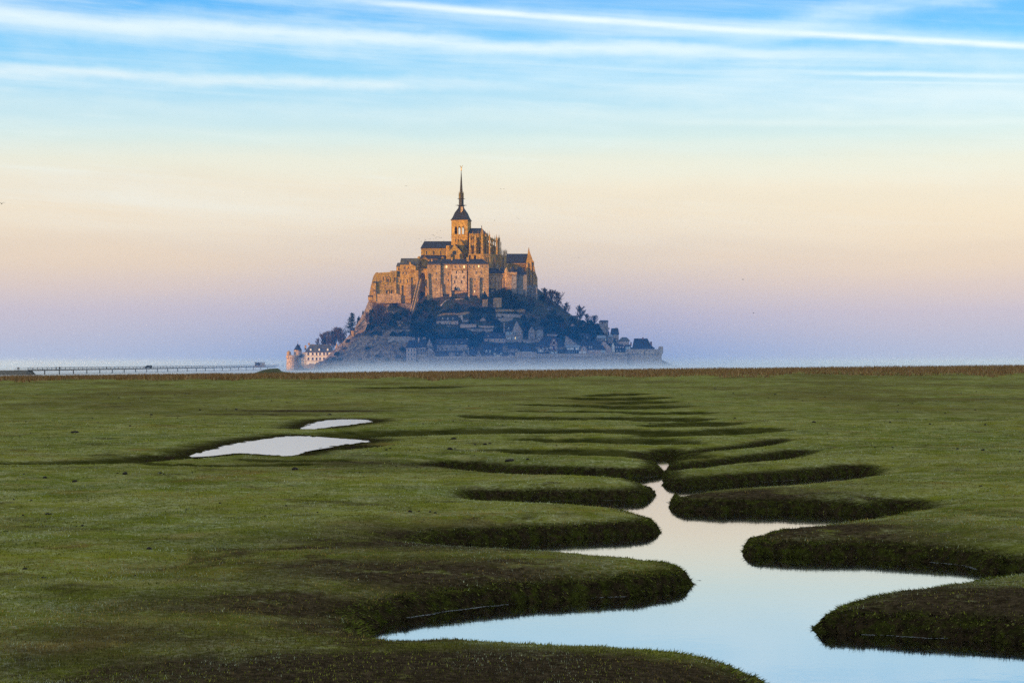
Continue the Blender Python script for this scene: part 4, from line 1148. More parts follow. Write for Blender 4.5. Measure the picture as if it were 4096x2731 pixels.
rm = MB().bar(pt(1679, 1122, 1524), pt(1645, 1262, 1506), 1.7, 1.6); rm.build('ramp_bed', M['rosy'], ramp)
for o_ in (-5, 5): MB().bar(pt(1679 + o_, 1118, 1523.2), pt(1645 + o_, 1262, 1505.2), 0.45, 1.9).build('kerb_wall', M['rosy'], ramp)

# three lodgings
def lodging(label, x0, x1, ye, yr, yb, Y, hl, hr, mat, dep=13):
    o = thing('abbey_lodging', label, 'abbey lodging', pt((x0 + x1) / 2, yb, Y), 'lodgings along the sunlit front of the abbey')
    MB().pbox(x0, x1, ye, yb + 18, Y, dep).build('wall', M[mat], o)
    MB().pbox(x0 - .5, x1 + .5, ye - 1, ye + 1, Y - .3, .3).build('cornice', M['granite'], o)
    MB().roof(x0, x1, ye, yr, Y, dep, hl, hr, over=1).build('roof', M['slate'], o)
    return o
l1 = lodging('narrow abbey lodging with one column of windows beside the arched terrace', 1708.5, 1762, 1057.5, 1038.5, 1200, 1523, 13, 4, 'rosy')
for x, y, w, h in ((1742, 1066, 6.5, 9), (1744.5, 1093, 3, 9), (1744.5, 1118.5, 3, 10)): win(l1, x, y, w, h, 1523, mull=(w > 4), frame='pale')
MB().prism([(1708, 1212), (1709, 1100), (1713, 1092), (1718, 1212)], 1521.2, 1.9).build('buttress', M['rosy'], l1)
MB().pbox(1724, 1730, 1036, 1046, 1527, 2).build('chimney', M['granite'], l1)
l2 = lodging('broad abbey lodging with a pale plastered bay and a row of top windows', 1764, 1869, 1056.5, 1036.5, 1195, 1525, 6, 2, 'rosy')
MB().pbox(1806, 1867, 1081, 1162, 1523.6, 1.4).build('bay', M['pale'], l2)
mb = MB()
for k in range(21): mb.pbox(1806.5 + k * 2.9, 1808 + k * 2.9, 1078, 1082, 1523.4, 1.6)
mb.build('corbels', M['granite'], l2)['kind'] = 'stuff'
MB().prism([(1797.5, 1212), (1798.5, 1100), (1804.5, 1098), (1806, 1212)], 1523, 2).build('buttress', M['rosy'], l2)
MB().prism([(1763, 1212), (1764, 1140), (1768, 1136), (1773, 1212)], 1523, 2).build('buttress', M['rosy'], l2)
MB().pbox(1777, 1798, 1136, 1138, 1524.6, .4).build('string_course', M['granite'], l2)
MB().pbox(1804.5, 1810, 1029, 1043, 1530, 2).build('chimney', M['granite'], l2); MB().pbox(1866.5, 1872, 1029, 1045, 1528, 2).build('chimney', M['granite'], l2)
for x, y, w, h, Y, g, f in ((1786, 1067, 6, 9, 1525, 'lit', 'pale'), (1820, 1067, 6, 9, 1525, 'glass', 'pale'), (1839, 1065, 5.5, 8, 1525, 'glass', 'pale'), (1856.5, 1067, 6, 10, 1525, 'lit', 'pale'),
                            (1767.5, 1063, 2.2, 4, 1525, 'glass', 'granite'), (1767.5, 1076, 2.2, 5, 1525, 'glass', 'granite'), (1767.5, 1091, 2.2, 6, 1525, 'glass', 'granite'), (1767.5, 1103, 2.2, 5, 1525, 'glass', 'granite'),
                            (1779, 1096, 3, 8, 1525, 'glass', 'pale'), (1793, 1096, 3.5, 9, 1525, 'glass', 'pale'), (1793, 1121, 4.5, 11, 1525, 'glass', 'pale'),
                            (1825.5, 1089, 4, 10, 1523.6, 'glass', 'rosy'), (1849.5, 1087, 4, 10, 1523.6, 'glass', 'rosy'), (1824.5, 1109, 4, 11, 1523.6, 'glass', 'rosy'), (1855.5, 1108, 4, 10, 1523.6, 'glass', 'rosy'),
                            (1818.5, 1128, 3.6, 11, 1523.6, 'glass', 'rosy'), (1846, 1127, 4, 12, 1523.6, 'glass', 'rosy')): win(l2, x, y, w, h, Y, g, f, mull=w > 5)
l3 = lodging('square abbey lodging with hipped slate roof at the shaded end of the row', 1872, 1954.5, 1056.5, 1036, 1195, 1522.5, 8, 26, 'rosy')
for y in (1126, 1155, 1178): MB().pbox(1872, 1954, y - 1, y + 1, 1522.1, .5).build('string_course', M['granite'], l3)
for x0, x1 in ((1872.5, 1878), (1911, 1918)): MB().prism([(x0, 1212), (x0, 1112), (x1, 1110), (x1 + .6, 1212)], 1520.6, 2).build('buttress', M['rosy'], l3)
for x, y, w, h, g in ((1879, 1067, 4.5, 9, 'glass'), (1895, 1067, 5.5, 8, 'glass'), (1915, 1065, 4.5, 9, 'lit'), (1930, 1066, 5, 8, 'glass'), (1945, 1066, 5, 8, 'glass'), (1904.5, 1090, 6, 12, 'glass'), (1925, 1089, 5, 11, 'glass'),
                      (1899, 1117, 5, 8, 'glass'), (1916, 1107, 6, 6, 'glass'), (1931, 1116, 5, 9, 'glass'), (1899, 1144, 3.5, 9, 'glass'), (1898.5, 1166, 2.6, 8, 'lit'), (1932, 1167, 2, 5, 'lit'), (1937, 1146, 2.4, 5, 'glass')):
    win(l3, x, y, w, h, 1522.5, g, 'pale', mull=w > 4.6)

# officiality range, gate tower
YG = 1531.0
off = thing('officiality_range', 'low dark roofed abbey range between the hipped lodging and the gate tower', 'abbey range', pt(1990, 1180, YG))
MB().pbox(1954.6, 2030, 1093, 1205, YG, 12).build('wall', M['rosy'], off)
MB().roof(1955, 2024, 1091, 1072, YG, 12, 0, 8, over=.5).build('roof', M['slate'], off)
MB().pbox(1955, 2018, 1094, 1098, YG - .4, .5).build('string_course', M['granite'], off)
MB().pbox(1986.5, 1992.5, 1060, 1075, YG + 3, 2).build('chimney', M['grey'], off); MB().prism([(1994, 1070), (2002, 1070), (1999, 1083), (1997, 1083)], YG + 2, 1.5).build('dormer', M['granite'], off)
MB().prism([(1956, 1180), (1960, 1165), (1975, 1158), (1990, 1196), (1956, 1196)], YG - 3, 3).build('buttress', M['rosy'], off)
for x, w, y0 in ((1988, 7, 1120), (2012, 6, 1112)): MB().prism([(x - w / 2, 1200), (x - w / 2, y0 + 4), (x, y0), (x + w / 2, y0 + 4), (x + w / 2, 1200)], YG - 1.8, 1.9).build('buttress', M['rosy'], off)
for x, y, w, h in ((1966, 1113, 2.4, 8), (1983, 1113, 2, 7), (1974, 1101, 1.5, 3.5), (2011, 1102, 1.8, 4), (1963, 1131, 2.6, 8), (2005, 1116, 2, 3), (2016, 1113, 2, 6)): win(off, x, y, w, h, YG, frame='granite')
gt = thing('gate_tower', 'square gate tower with corbelled parapet at the shaded corner of the abbey', 'tower', pt(2055, 1190, 1526))
MB().pbox(2046, 2066, 1100, 1200, 1526, 9).build('shaft', M['grey'], gt)
MB().pbox(2028, 2068, 1088.5, 1098, 1525.2, 10.5).build('parapet', M['rosy'], gt)
mb = MB()
for k in range(13): mb.pbox(2029 + k * 3, 2030.5 + k * 3, 1098, 1101.5, 1525.4, 1)
mb.build('corbels', M['rosy'], gt)['kind'] = 'stuff'
MB().pbox(2028, 2046, 1098, 1205, 1527.5, 8).build('curtain', M['rosy'], gt)
MB().lathe(XP(2052, 1531), 1531, [(3.6, pt(0, 1089, 1531).z), (2.0, pt(0, 1077, 1531).z), (.05, pt(0, 1064, 1531).z)], 8).build('roof', M['slate'], gt)
MB().lathe(XP(2026, 1530), 1530, [(1.6, pt(0, 1150, 1530).z), (1.6, pt(0, 1084, 1530).z), (1.7, pt(0, 1083, 1530).z), (.05, pt(0, 1069, 1530).z)], 10).build('stair_turret', M['rosy'], gt)
MB().pbox(2053, 2061, 1171, 1190, 1525.8, .3).build('door', M['glass'], gt)
MB().pbox(2041, 2044.5, 1070, 1085, 1533, 1.2).build('chimney', M['rosy'], gt)
for x, y in ((2052, 1115), (2056, 1137)): win(gt, x, y, 2, 5, 1526)
# guard-room hall and its spired gable
YH = 1545.0
hall = thing('gabled_hall', 'tall hall with plain slate roof and needle topped gable ending the abbey', 'hall', pt(2090, 1200, YH))
MB().pbox(2026, 2106, 1051, 1130, YH, 14).build('wall', M['granite'], hall)
MB().roof(2027, 2110, 1051, 1015, YH, 14, 0, 0, over=1).build('roof', M['slate'], hall)
mb = MB()
for k in range(17):
    x = 2032 + k * 4.5; mb.pbox(x - .8, x + .8, 1060, 1100, YH - .7, .8); 
    mb.prism([(x - .8, 1060), (x + 2.25, 1056.5), (x + 5.3, 1060), (x + 5.3, 1057), (x + 2.25, 1053.5), (x - .8, 1057)], YH - .7, .8)
mb.build('blind_arcade', M['granite'], hall)['kind'] = 'stuff'
gb = MB().prism([(2104, 1215), (2105, 1046), (2109, 1030), (2114.2, 997), (2115.5, 997), (2123, 1018), (2132, 1043), (2136, 1045), (2137, 1068), (2143, 1093), (2150, 1112), (2150.5, 1215)], YH - 4, 17)
gb.build('gable_wall', M['granite'], hall)
MB().lathe(XP(2115, YH - 3), YH - 2.8, [(1.1, pt(0, 1012, YH).z), (.6, pt(0, 1000, YH).z), (.05, pt(0, 988.5, YH).z)], 4, R(45)).build('finial', M['granite'], hall)
for x0, x1, y0 in ((2106, 2111, 1050), (2122, 2127, 1048), (2133, 2138, 1060)): MB().prism([(x0, 1214), (x0, y0 + 6), ((x0 + x1) / 2, y0), (x1, y0 + 6), (x1 + 1, 1214)], YH - 5.4, 1.6).build('buttress', M['granite'], hall)
MB().pbox(2105, 2139, 1071, 1073, YH - 4.5, .6).build('string_course', M['granite'], hall)
win(hall, 2116.5, 1092, 4, 32, YH - 4, arch=True, mull=True); win(hall, 2116, 1060, 2, 7, YH - 4); win(hall, 2129, 1056, 4, 12, YH - 4, arch=True)
MB().pbox(2066, 2108, 1098.5, 1215, YH - 15, 13).build('porch_wall', M['grey'], hall)
MB().roof(2066, 2107, 1098, 1068, YH - 15, 13, 4, 24, over=.6).build('porch_roof', M['slate'], hall)
MB().pbox(2067, 2107, 1099, 1103, YH - 15.4, .5).build('string_course', M['grey'], hall)
MB().pbox(2106, 2151, 1140, 1222, YH - 8, 5).build('lower_wall', M['grey'], hall)
for x in (2110, 2128, 2146): MB().prism([(x - 3, 1224), (x - 2.4, 1150), (x + 2.4, 1148), (x + 3, 1224)], YH - 10, 2.2).build('buttress', M['grey'], hall)
MB().pbox(2093, 2101, 1170, 1181, YH - 15.2, .3).build('door', M['glass'], hall); win(hall, 2097, 1161, 5, 6, YH - 15, frame='grey'); win(hall, 2116, 1111, 5, 7, YH - 4.1)
# ================================================================== village houses
HG = 'houses of the village at the foot of the mount'


def house(name, label, x0, x1, ye, yb, yr, Y=None, dep=9, wall='village', rf='slate', kind='x', hl=0, hr=0, apex=None, wins=(), chim=(), dorm=(), cat='house', sink=14, over=1.5, group=HG):
    if Y is None: Y = on_slope((x0 + x1) / 2, yb)
    o = thing(name, label, cat, pt((x0 + x1) / 2, yb, Y), group)
    if kind == 'y':
        ax = apex if apex is not None else (x0 + x1) / 2
        MB().prism([(x0, yb + sink), (x0, ye), (ax, yr), (x1, ye), (x1, yb + sink)], Y, dep).build('wall', M[wall], o)
        r = MB().roof_y(x0, x1, ye, yr, Y, dep, ax, over).build('roof', M[rf], o)
    else:
        wmb = MB().pbox(x0, x1, ye, yb + sink, Y, dep)
        Ym = Y + dep / 2
        for px, h in ((x0, hl), (x1, hr)):                                   # gable ends where the roof is not hipped
            if h == 0:
                a, b_, c = pt(px, ye, Y), pt(px, ye, Y), pt(px, yr, Ym); w_ = 0.3 if px == x0 else -0.3
                wmb.add([(a.x, Y, a.z), (a.x, Y + dep, a.z), (a.x, Ym, c.z), (a.x + w_, Y, a.z), (a.x + w_, Y + dep, a.z), (a.x + w_, Ym, c.z)], [(0, 1, 2), (5, 4, 3), (0, 3, 4, 1), (1, 4, 5, 2), (2, 5, 3, 0)])
        wmb.build('wall', M[wall], o)
        r = MB().roof(x0, x1, ye, yr, Y, dep, hl, hr, over).build('roof', M[rf], o)
    for c in chim:
        cx0, cx1, cy0, cy1 = c[:4]; cm = c[4] if len(c) > 4 else wall
        q = MB().pbox(cx0, cx1, cy0, cy1, Y + dep * 0.45, 1.2)
        q.pbox(cx0 - .6, cx1 + .6, cy0, cy0 + 1.4, Y + dep * 0.45 - .15, 1.5); q.build('chimney', M[cm if cm in M else 'village'], r)
    for d in dorm:
        dx_, dt, db, dw = d[:4]; dm = d[4] if len(d) > 4 else wall
        sh = min(dw * .7, (db - dt) * .45)
        q = MB().prism([(dx_ - dw / 2, db), (dx_ - dw / 2, dt + sh), (dx_, dt), (dx_ + dw / 2, dt + sh), (dx_ + dw / 2, db)], Y + .25, 2.8).build('dormer', M[dm], o)
        MB().pbox(dx_ - dw * .28, dx_ + dw * .28, dt + sh, db - 1, Y + .15, .14).build('pane', M[d[5] if len(d) > 5 else 'glass'], q)
    for w in wins:
        win(o, w[0], w[1], w[2], w[3], Y, w[4] if len(w) > 4 else 'glass', w[5] if len(w) > 5 else ('village' if wall in ('village', 'grey') else wall))
    return o, Y


def timbers(o, Y, bars, mat='red_timber', w=0.28, name='timber_frame'):
    m = MB()
    for xa, ya, xb, yb in bars: m.bar(pt(xa, ya, Y - .06), pt(xb, yb, Y - .06), w, w)
    m.build(name, M[mat], o)['kind'] = 'stuff'


YF = 1456.0        # depth of the front row of houses, just inside the rampart
house('tall_house', 'tall pale striped house of three storeys at the end of the rampart beside the crag', 1625, 1664, 1389, 1446, 1360, 1449, 10, 'pinkish', 'slate', 'x', 12, 0,
      wins=[(x, y, 4.2, 11, 'glass', 'cream') for x in (1634.5, 1646.5, 1658) for y in (1400, 1418)] + [(1634.5, 1437, 4.2, 9, 'glass', 'cream'), (1647, 1437, 6, 12, 'glass', 'cream'), (1658, 1437, 4, 10, 'glass', 'cream')], chim=[(1672, 1677, 1350, 1372)], group=None)
house('stone_house', 'steep roofed stone house with six windows joined to the tall striped house', 1664, 1704, 1386, 1424, 1353, 1451, 10, 'village', 'slate', 'x', 20, 0,
      wins=[(x, 1399.5, 3.2, 11) for x in (1672, 1684, 1694.5)] + [(1672, 1414, 3, 6), (1683, 1413, 3.4, 5), (1707 - 4, 1413, 2, 4)], chim=[(1692, 1703, 1349, 1356)], dorm=[(1687, 1375, 1386, 4)])
house('gabled_house', 'narrow house showing a tall plain stone gable, next to the steep roofed house', 1703, 1732, 1386, 1430, 1353, 1453, 10, 'village', 'slate', 'y', apex=1717, chim=[])
house('gabled_house', 'low house with a broad stone gable in front of the tall plain gable', 1702, 1738, 1408, 1440, 1386, 1448, 9, 'village', 'slate', 'y', apex=1718, wins=[(1707, 1414, 2.5, 4), (1720, 1414, 2.5, 4), (1739 - 5, 1416, 2.5, 4)])
house('long_house', 'long stone house with five gabled dormers along its eaves', 1747, 1869, 1375, 1404, 1355, 1466, 10, 'village', 'slate', 'x', 0, 0,
      dorm=[(1760, 1366, 1386, 9, 'village'), (1781.5, 1366, 1379, 9), (1803.5, 1366, 1379, 9), (1825.5, 1366, 1384, 9, 'village', 'white'), (1847.5, 1366, 1384, 9, 'village', 'white')], wins=[(1844, 1394, 3, 6, 'white'), (1826, 1392, 4, 6), (1769, 1396, 4, 8), (1788, 1395, 4, 8), (1755, 1396, 3, 8)], chim=[(1864, 1871, 1353, 1368)])
house('low_house', 'low slate roofed house with a cream wall directly behind the rampart', 1757, 1803, 1424, 1437, 1403, 1454, 9, 'pinkish', 'slate', 'x', 4, 3)
house('stone_shed', 'small windowless stone outbuilding wedged before the five dormered house', 1796, 1820, 1406, 1430, 1403, 1453, 6, 'village', 'slate', 'x', 0, 0)
house('dormer_house', 'small slate roofed house with one white dormer beside a triangular gable', 1820, 1846, 1421, 1432, 1402, 1453, 8, 'village', 'slate', 'x', 0, 0, dorm=[(1830, 1410, 1424, 6, 'white')])
house('gabled_house', 'house with a wide triangular stone gable and one small window above the rampart', 1840, 1872, 1421, 1436, 1401, 1451, 9, 'village', 'slate', 'y', apex=1855, wins=[(1853, 1417, 3, 6, 'white')], chim=[(1871.5, 1876.5, 1389, 1424)])
house('stone_house', 'steep roofed house with a tall detached chimney stack left of two white dormers', 1878, 1908, 1419, 1434, 1393, 1456, 9, 'village', 'slate', 'x', 8, 5, chim=[(1885, 1891, 1388, 1410)])
house('gabled_house', 'little peaked stone gable squeezed between tall chimneys over the rampart', 1904, 1927, 1422, 1434, 1398, 1452, 8, 'village', 'slate', 'y', apex=1915.5)
house('long_house', 'long pink walled house with two tiny dormers halfway up the slope', 1935, 2021, 1351, 1378, 1329, 1480, 10, 'pinkish', 'slate', 'x', 6, 0,
      dorm=[(1952.5, 1339, 1350, 6), (1998.5, 1340, 1350, 5)], wins=[(1954, 1362, 5, 11), (1979, 1361, 5, 7, 'glass', 'cream'), (1999, 1361, 5, 8, 'glass', 'cream'), (2013, 1361, 4, 8, 'glass', 'cream')])
h, Yh = house('tall_house', 'tall stone house with a soaring gable and rows of pale blue shutters', 2047, 2091, 1325, 1380, 1281, 1480, 11, 'village', 'slate', 'y', apex=2067, wins=[(x, 1332, 3.2, 10, 'glass', 'blue_paint') for x in (2054, 2063)] + [(x, 1352, 3.4, 8, 'lit' if x == 2061 else 'blue_paint', 'blue_paint') for x in (2053, 2061, 2068)] + [(2058, 1371, 4, 7, 'white'), (2079, 1329, 3, 3, 'white'), (2080, 1355, 3, 5), (2078, 1367, 4, 6, 'blue_paint')])
MB().lathe(XP(2080, Yh), Yh - .4, [(1.5, pt(0, 1376, Yh).z), (1.5, pt(0, 1325, Yh).z), (1.8, pt(0, 1324.5, Yh).z), (.05, pt(0, 1318, Yh).z)], 10).build('stair_turret', M['village'], h)
house('wing_house', 'dark roofed wing with a slanted white dormer attached to the soaring gable', 2021, 2049, 1323, 1380, 1284, 1481, 10, 'village', 'slate', 'x', 22, 0, dorm=[(2034, 1309, 1320, 5, 'white')],
      wins=[(x, 1333, 3.2, 11, 'blue_paint', 'blue_paint') for x in (2028, 2034, 2044)] + [(2039.5, 1331, 3, 9, 'glass', 'blue_paint')] + [(x, 1353, 3, 8, 'blue_paint', 'white') for x in (2029, 2035, 2041)] + [(2037, 1374, 4, 5, 'blue_paint')], chim=[(2014, 2019, 1291, 1330)])
house('dormer_house', 'slate roofed house with two tall white dormers rising from the rampart walk', 1931, 1974, 1416, 1432, 1377, 1455, 10, 'village', 'slate', 'x', 0, 0, dorm=[(1945.5, 1399, 1419, 7, 'white'), (1960.5, 1399, 1419, 7, 'white')], chim=[(1930.5, 1935, 1383, 1416)])
h, Yh = house('timber_house', 'cream half timbered house under a big slate roof directly above the rampart', 1974, 2009, 1407, 1430, 1371, 1454, 10, 'cream', 'slate', 'x', 0, 0, dorm=[(1981.5, 1391, 1402, 4.5)], wins=[(1991.5, 1412, 12, 8, 'glass', 'timber')])
timbers(h, Yh, [(1974, 1419, 2008, 1419)] + [(x, 1407, x, 1424) for x in (1976, 1980, 1984, 2000, 2004, 2008)], 'timber', .2)
house('stone_house', 'plain stone house with a small dark hipped roof behind the cream timbered house', 2005, 2031, 1380, 1408, 1371, 1464, 8, 'village', 'slate', 'x', 0, 5, wins=[(2011, 1393, 3, 5, 'white'), (2026, 1386, 2.5, 5)])
house('stone_house', 'dark roofed house with a shaded stone front between two timber gables', 2031, 2072, 1392, 1424, 1377, 1462, 8, 'village', 'slate', 'x', 5, 10)
h, Yh = house('timber_gable_house', 'little orange and cream timber gable peeping over the rampart', 2031, 2055, 1423, 1428, 1409, 1452, 8, 'cream', 'slate', 'y', apex=2042.5)
timbers(h, Yh, [(x, 1423, x, 1411 + abs(x - 2042.5)) for x in (2036, 2039, 2042.5, 2046, 2049)] + [(2031, 1423, 2042.5, 1409), (2042.5, 1409, 2055, 1423)], 'red_timber', .25)
h, Yh = house('timber_gable_house', 'small white gable with dark studs behind the raised bastion', 2068, 2083, 1407, 1416, 1397, 1461, 7, 'white', 'slate', 'y', apex=2076)
timbers(h, Yh, [(2073, 1407, 2073, 1401), (2076, 1407, 2076, 1398), (2079, 1407, 2079, 1401)], 'timber', .2)
house('low_house', 'low dark roof above a bright white strip of wall on the bastion', 2085, 2128, 1403, 1412, 1381, 1461, 9, 'white', 'slate', 'x', 10, 10)
house('carved_gable_house', 'ornate stepped stone gable with bands of carving between taller houses', 2114, 2140, 1324, 1362, 1304, 1483, 8, 'village', 'slate', 'y', apex=2127, wins=[(2121, 1333, 3, 5), (2130, 1333, 3, 5), (2121, 1347, 3, 6), (2131, 1347, 3, 6), (2127, 1318, 3, 4)])
house('stone_house', 'square grey house with two rows of bright white shutters', 2141, 2173, 1317, 1362, 1309, 1484, 9, 'grey', 'slate', 'x', 4, 4, wins=[(x, y, 3.4, 9, 'glass', 'white') for x in (2152, 2159.5, 2167) for y in (1325, 1341)] + [(2153, 1356, 4, 3, 'white'), (2158.5, 1355, 3, 4, 'white')], chim=[(2157, 2160, 1308, 1318)])
h, Yh = house('timber_house', 'small white half timbered house with a shop awning beside the stone arch', 2151, 2178, 1386, 1418, 1376, 1456, 9, 'cream', 'slate', 'x', 6, 6, wins=[(2163.5, 1389, 6, 11, 'glass', 'red_timber')], over=2.5)
timbers(h, Yh, [(x, 1384, x, 1402) for x in (2152, 2155, 2159, 2168, 2171, 2174, 2177)] + [(2151, 1402, 2178, 1402)], 'timber', .22)
MB().pbox(2150, 2178, 1402, 1418, Yh - .15, .4).build('shop_front', M['lead'], h); MB().add([pt(2154, 1404, Yh - .2), pt(2174, 1404, Yh - .2), pt(2174, 1406.5, Yh - 1.3), pt(2154, 1406.5, Yh - 1.3), pt(2154, 1404.6, Yh - .2), pt(2174, 1404.6, Yh - .2), pt(2174, 1407.1, Yh - 1.3), pt(2154, 1407.1, Yh - 1.3)], [(0, 1, 2, 3), (7, 6, 5, 4), (0, 4, 5, 1), (1, 5, 6, 2), (2, 6, 7, 3), (3, 7, 4, 0)]).build('awning', M['white'], h)
house('big_roof_house', 'large spreading dark roof behind the two white timbered houses', 2142, 2260, 1384, 1400, 1350, 1468, 12, 'village', 'slate', 'x', 30, 26)
YT2 = 1455.0
h = thing('timber_house', 'tall red and cream half timbered house with a rounded barrel gable', 'house', pt(2215.5, 1416, YT2), HG)
GP_ = [(2201, 1397), (2201, 1377), (2203, 1372), (2206.5, 1366), (2211, 1359), (2215.5, 1355), (2220, 1359), (2224.5, 1366), (2228.5, 1372), (2230.5, 1378), (2230.5, 1397)]
MB().prism(GP_, YT2, 10).build('gable_wall', M['cream'], h)
MB().pbox(2202, 2230, 1397, 1426, YT2 + .3, 9).build('shop_front', M['grey'], h)
rr = MB()
for (xa, ya), (xb, yb) in zip(GP_[1:-1], GP_[2:]):
    a_, b_ = pt(xa, ya, YT2), pt(xb, yb, YT2)
    V = [(a_.x, YT2 - .7, a_.z), (b_.x, YT2 - .7, b_.z), (b_.x, YT2 + 10.2, b_.z), (a_.x, YT2 + 10.2, a_.z)]; V += [(x, y, z + .45) for x, y, z in V]
    rr.add(V, [(0, 1, 2, 3), (7, 6, 5, 4), (0, 4, 5, 1), (1, 5, 6, 2), (2, 6, 7, 3), (3, 7, 4, 0)])
rr.build('roof', M['red_timber'], h)
timbers(h, YT2, [(2201, 1377, 2230, 1377), (2201, 1383, 2230, 1383), (2201, 1397, 2230, 1397), (2206, 1366, 2225, 1366)] + [(x, 1397, x, 1356 + abs(x - 2215.5) * 1.15) for x in (2203, 2207, 2211, 2220, 2224, 2228)])
for x, y, w_, h_ in ((2215.5, 1371, 5.5, 9), (2215.5, 1390, 6, 10)): win(h, x, y, w_, h_, YT2, 'timber', 'red_timber')
for x in (2205, 2209, 2213, 2222, 2226): win(h, x, 1410, 2.6, 6, YT2 + .3, 'white', 'blue_paint')
ar = thing('stone_archway', 'stone wall with a wide round arch between the two timbered houses', 'archway', pt(2189, 1414, 1456))
q = MB()
for k in range(8):
    a0, a1 = math.pi * k / 8, math.pi * (k + 1) / 8
    P_ = [(2189 - 8.5 * math.cos(a0), 1413 - 9 * math.sin(a0)), (2189 - 8.5 * math.cos(a1), 1413 - 9 * math.sin(a1)), (2189 - 11 * math.cos(a1), min(1413 - 15 * math.sin(a1), 1413)), (2189 - 11 * math.cos(a0), min(1413 - 15 * math.sin(a0), 1413))]
    q.prism(P_, 1456, 1.5)
q.build('arch', M['village'], ar); MB().pbox(2178, 2200, 1398, 1420, 1457.5, 1).build('back_wall', M['lead'], ar); MB().lathe(XP(2188, 1457), 1457, [(.5, pt(0, 1398, 1457).z), (.05, pt(0, 1390, 1457).z)], 4, R(45)).build('finial', M['white'], ar)
h, Yh = house('white_window_house', 'house with a pale zinc eave and a row of large white windows over a shop', 2262, 2320, 1388, 1416, 1379, 1457, 9, 'lead', 'slate_pale', 'x', 4, 4, wins=[(2272, 1393, 6, 8.5, 'white', 'white'), (2282.5, 1393, 5.5, 8.5, 'white', 'white'), (2291, 1393, 5.5, 8.5, 'white', 'white'), (2309, 1393, 13, 9, 'white', 'white')] + [(x, 1408, 2, 7, 'blue_paint', 'lead') for x in (2273, 2278, 2284, 2290, 2298, 2306)])
house('dark_gable_house', 'long dark gable roof with a white rake board above the white windowed house', 2257, 2318, 1381, 1395, 1341, 1467, 12, 'village', 'slate', 'y', apex=2262, wins=[(2267, 1362, 2, 5, 'white')])
house('rose_gable_house', 'rosy gabled house with a glazed white shop front at its foot', 2322, 2347, 1394, 1418, 1381, 1455, 9, 'pinkish', 'slate', 'y', apex=2335, wins=[(2335.5, 1395, 5, 7, 'glass', 'cream'), (2319.5, 1409, 6, 5, 'white', 'white'), (2328, 1409, 2, 5, 'white', 'white'), (2338, 1408.5, 11, 5, 'white', 'white')])
house('stone_house', 'house with a pink chimney and dark slopes behind the rosy gable', 2320, 2352, 1379, 1396, 1357, 1466, 9, 'village', 'slate', 'x', 14, 10, chim=[(2328, 2331.5, 1360, 1376, 'pinkish')])
house('broad_house', 'broad dark roofed house with two little white dormers and a pinkish ground floor', 2349, 2420, 1397, 1416, 1364, 1457, 12, 'pinkish', 'slate', 'x', 12, 20, dorm=[(2358, 1384, 1394, 4.5, 'white'), (2367, 1384, 1394, 4.5, 'white')], wins=[(2364, 1404, 3, 5, 'white'), (2371, 1403, 4, 6, 'white'), (2412, 1404, 14, 7, 'blue_paint', 'white')])
house('gabled_house', 'broad brown stone gable sloping down behind the striped shop awnings', 2396, 2445, 1390, 1418, 1361, 1460, 10, 'pinkish', 'slate', 'y', apex=2415)
house('zinc_roof_house', 'house with a bright blue zinc roof and small square windows', 2388, 2425, 1352, 1372, 1341, 1482, 8, 'grey', 'slate_pale', 'x', 2, 4, wins=[(2407, 1358, 2.4, 4, 'white'), (2412, 1358, 2, 5, 'white'), (2421.5, 1359, 1.8, 6, 'white'), (2425 - 1, 1359, 1.6, 6, 'white')])
house('zinc_pavilion', 'small pavilion with a pyramid shaped blue zinc roof', 2432, 2453, 1346, 1360, 1336.5, 1486, 6, 'village', 'slate_pale', 'x', 10, 10, wins=[(2440, 1351, 3, 4), (2447, 1351, 3, 4)])
house('row_house', 'slated house with a row of four white dormer windows near the bastion', 2318, 2362, 1352, 1362, 1334, 1486, 8, 'village', 'slate', 'x', 6, 6, wins=[(x, 1351, 1.6, 6, 'white', 'white') for x in (2325.5, 2331.5, 2337, 2349.5)])
house('white_gable_house', 'long shop house with a sharp white gable and five white dormer windows', 2446, 2499, 1392, 1416, 1376, 1462, 9, 'lead', 'slate', 'x', 4, 8, wins=[(x, 1389, 3, 6, 'white', 'red_timber') for x in (2465, 2473, 2481.5, 2492)] + [(2448, 1390, 2.5, 6, 'white'), (2458, 1404, 3, 6, 'white'), (2468, 1403, 3, 6, 'white'), (2481, 1403, 3, 6, 'white')])
house('white_gable_house', 'slender white gable front at the end of the five dormered shop house', 2446.5, 2458, 1382, 1394, 1368, 1461, 5, 'cream', 'slate', 'y', apex=2452)
house('hipped_house', 'house with a mossy hipped roof and a white balcony near the corner bastion', 2478, 2517, 1362, 1384, 1348.5, 1478, 10, 'pinkish', 'slate_old', 'x', 13, 13, wins=[(x, 1367, 2.2, 5, 'white') for x in (2499, 2504, 2509)], over=3)
MB  # (balcony)
house('glazed_shed', 'small lean to with a white framed end wall below the hipped house', 2502, 2522, 1384, 1408, 1378, 1463, 7, 'blue_paint', 'slate', 'x', 0, 0, wins=[(2507, 1400, 6, 5, 'white', 'white'), (2518, 1392, 2, 14, 'white', 'white')], chim=[(2521, 2527, 1368, 1382, 'rust')])
house('steep_house', 'big dark house with a steep roof and ridge chimney inside the corner bastion', 2533, 2612, 1396, 1420, 1353.5, 1472, 13, 'village', 'slate', 'x', 5, 24, chim=[(2569, 2574.5, 1349, 1358, 'rust'), (2601, 2608, 1366, 1392, 'rust')])
house('lean_to', 'low lean to trailing down to the corner bastion from the steep dark house', 2600, 2618, 1392, 1412, 1385, 1474, 6, 'village', 'slate', 'x', 0, 10)
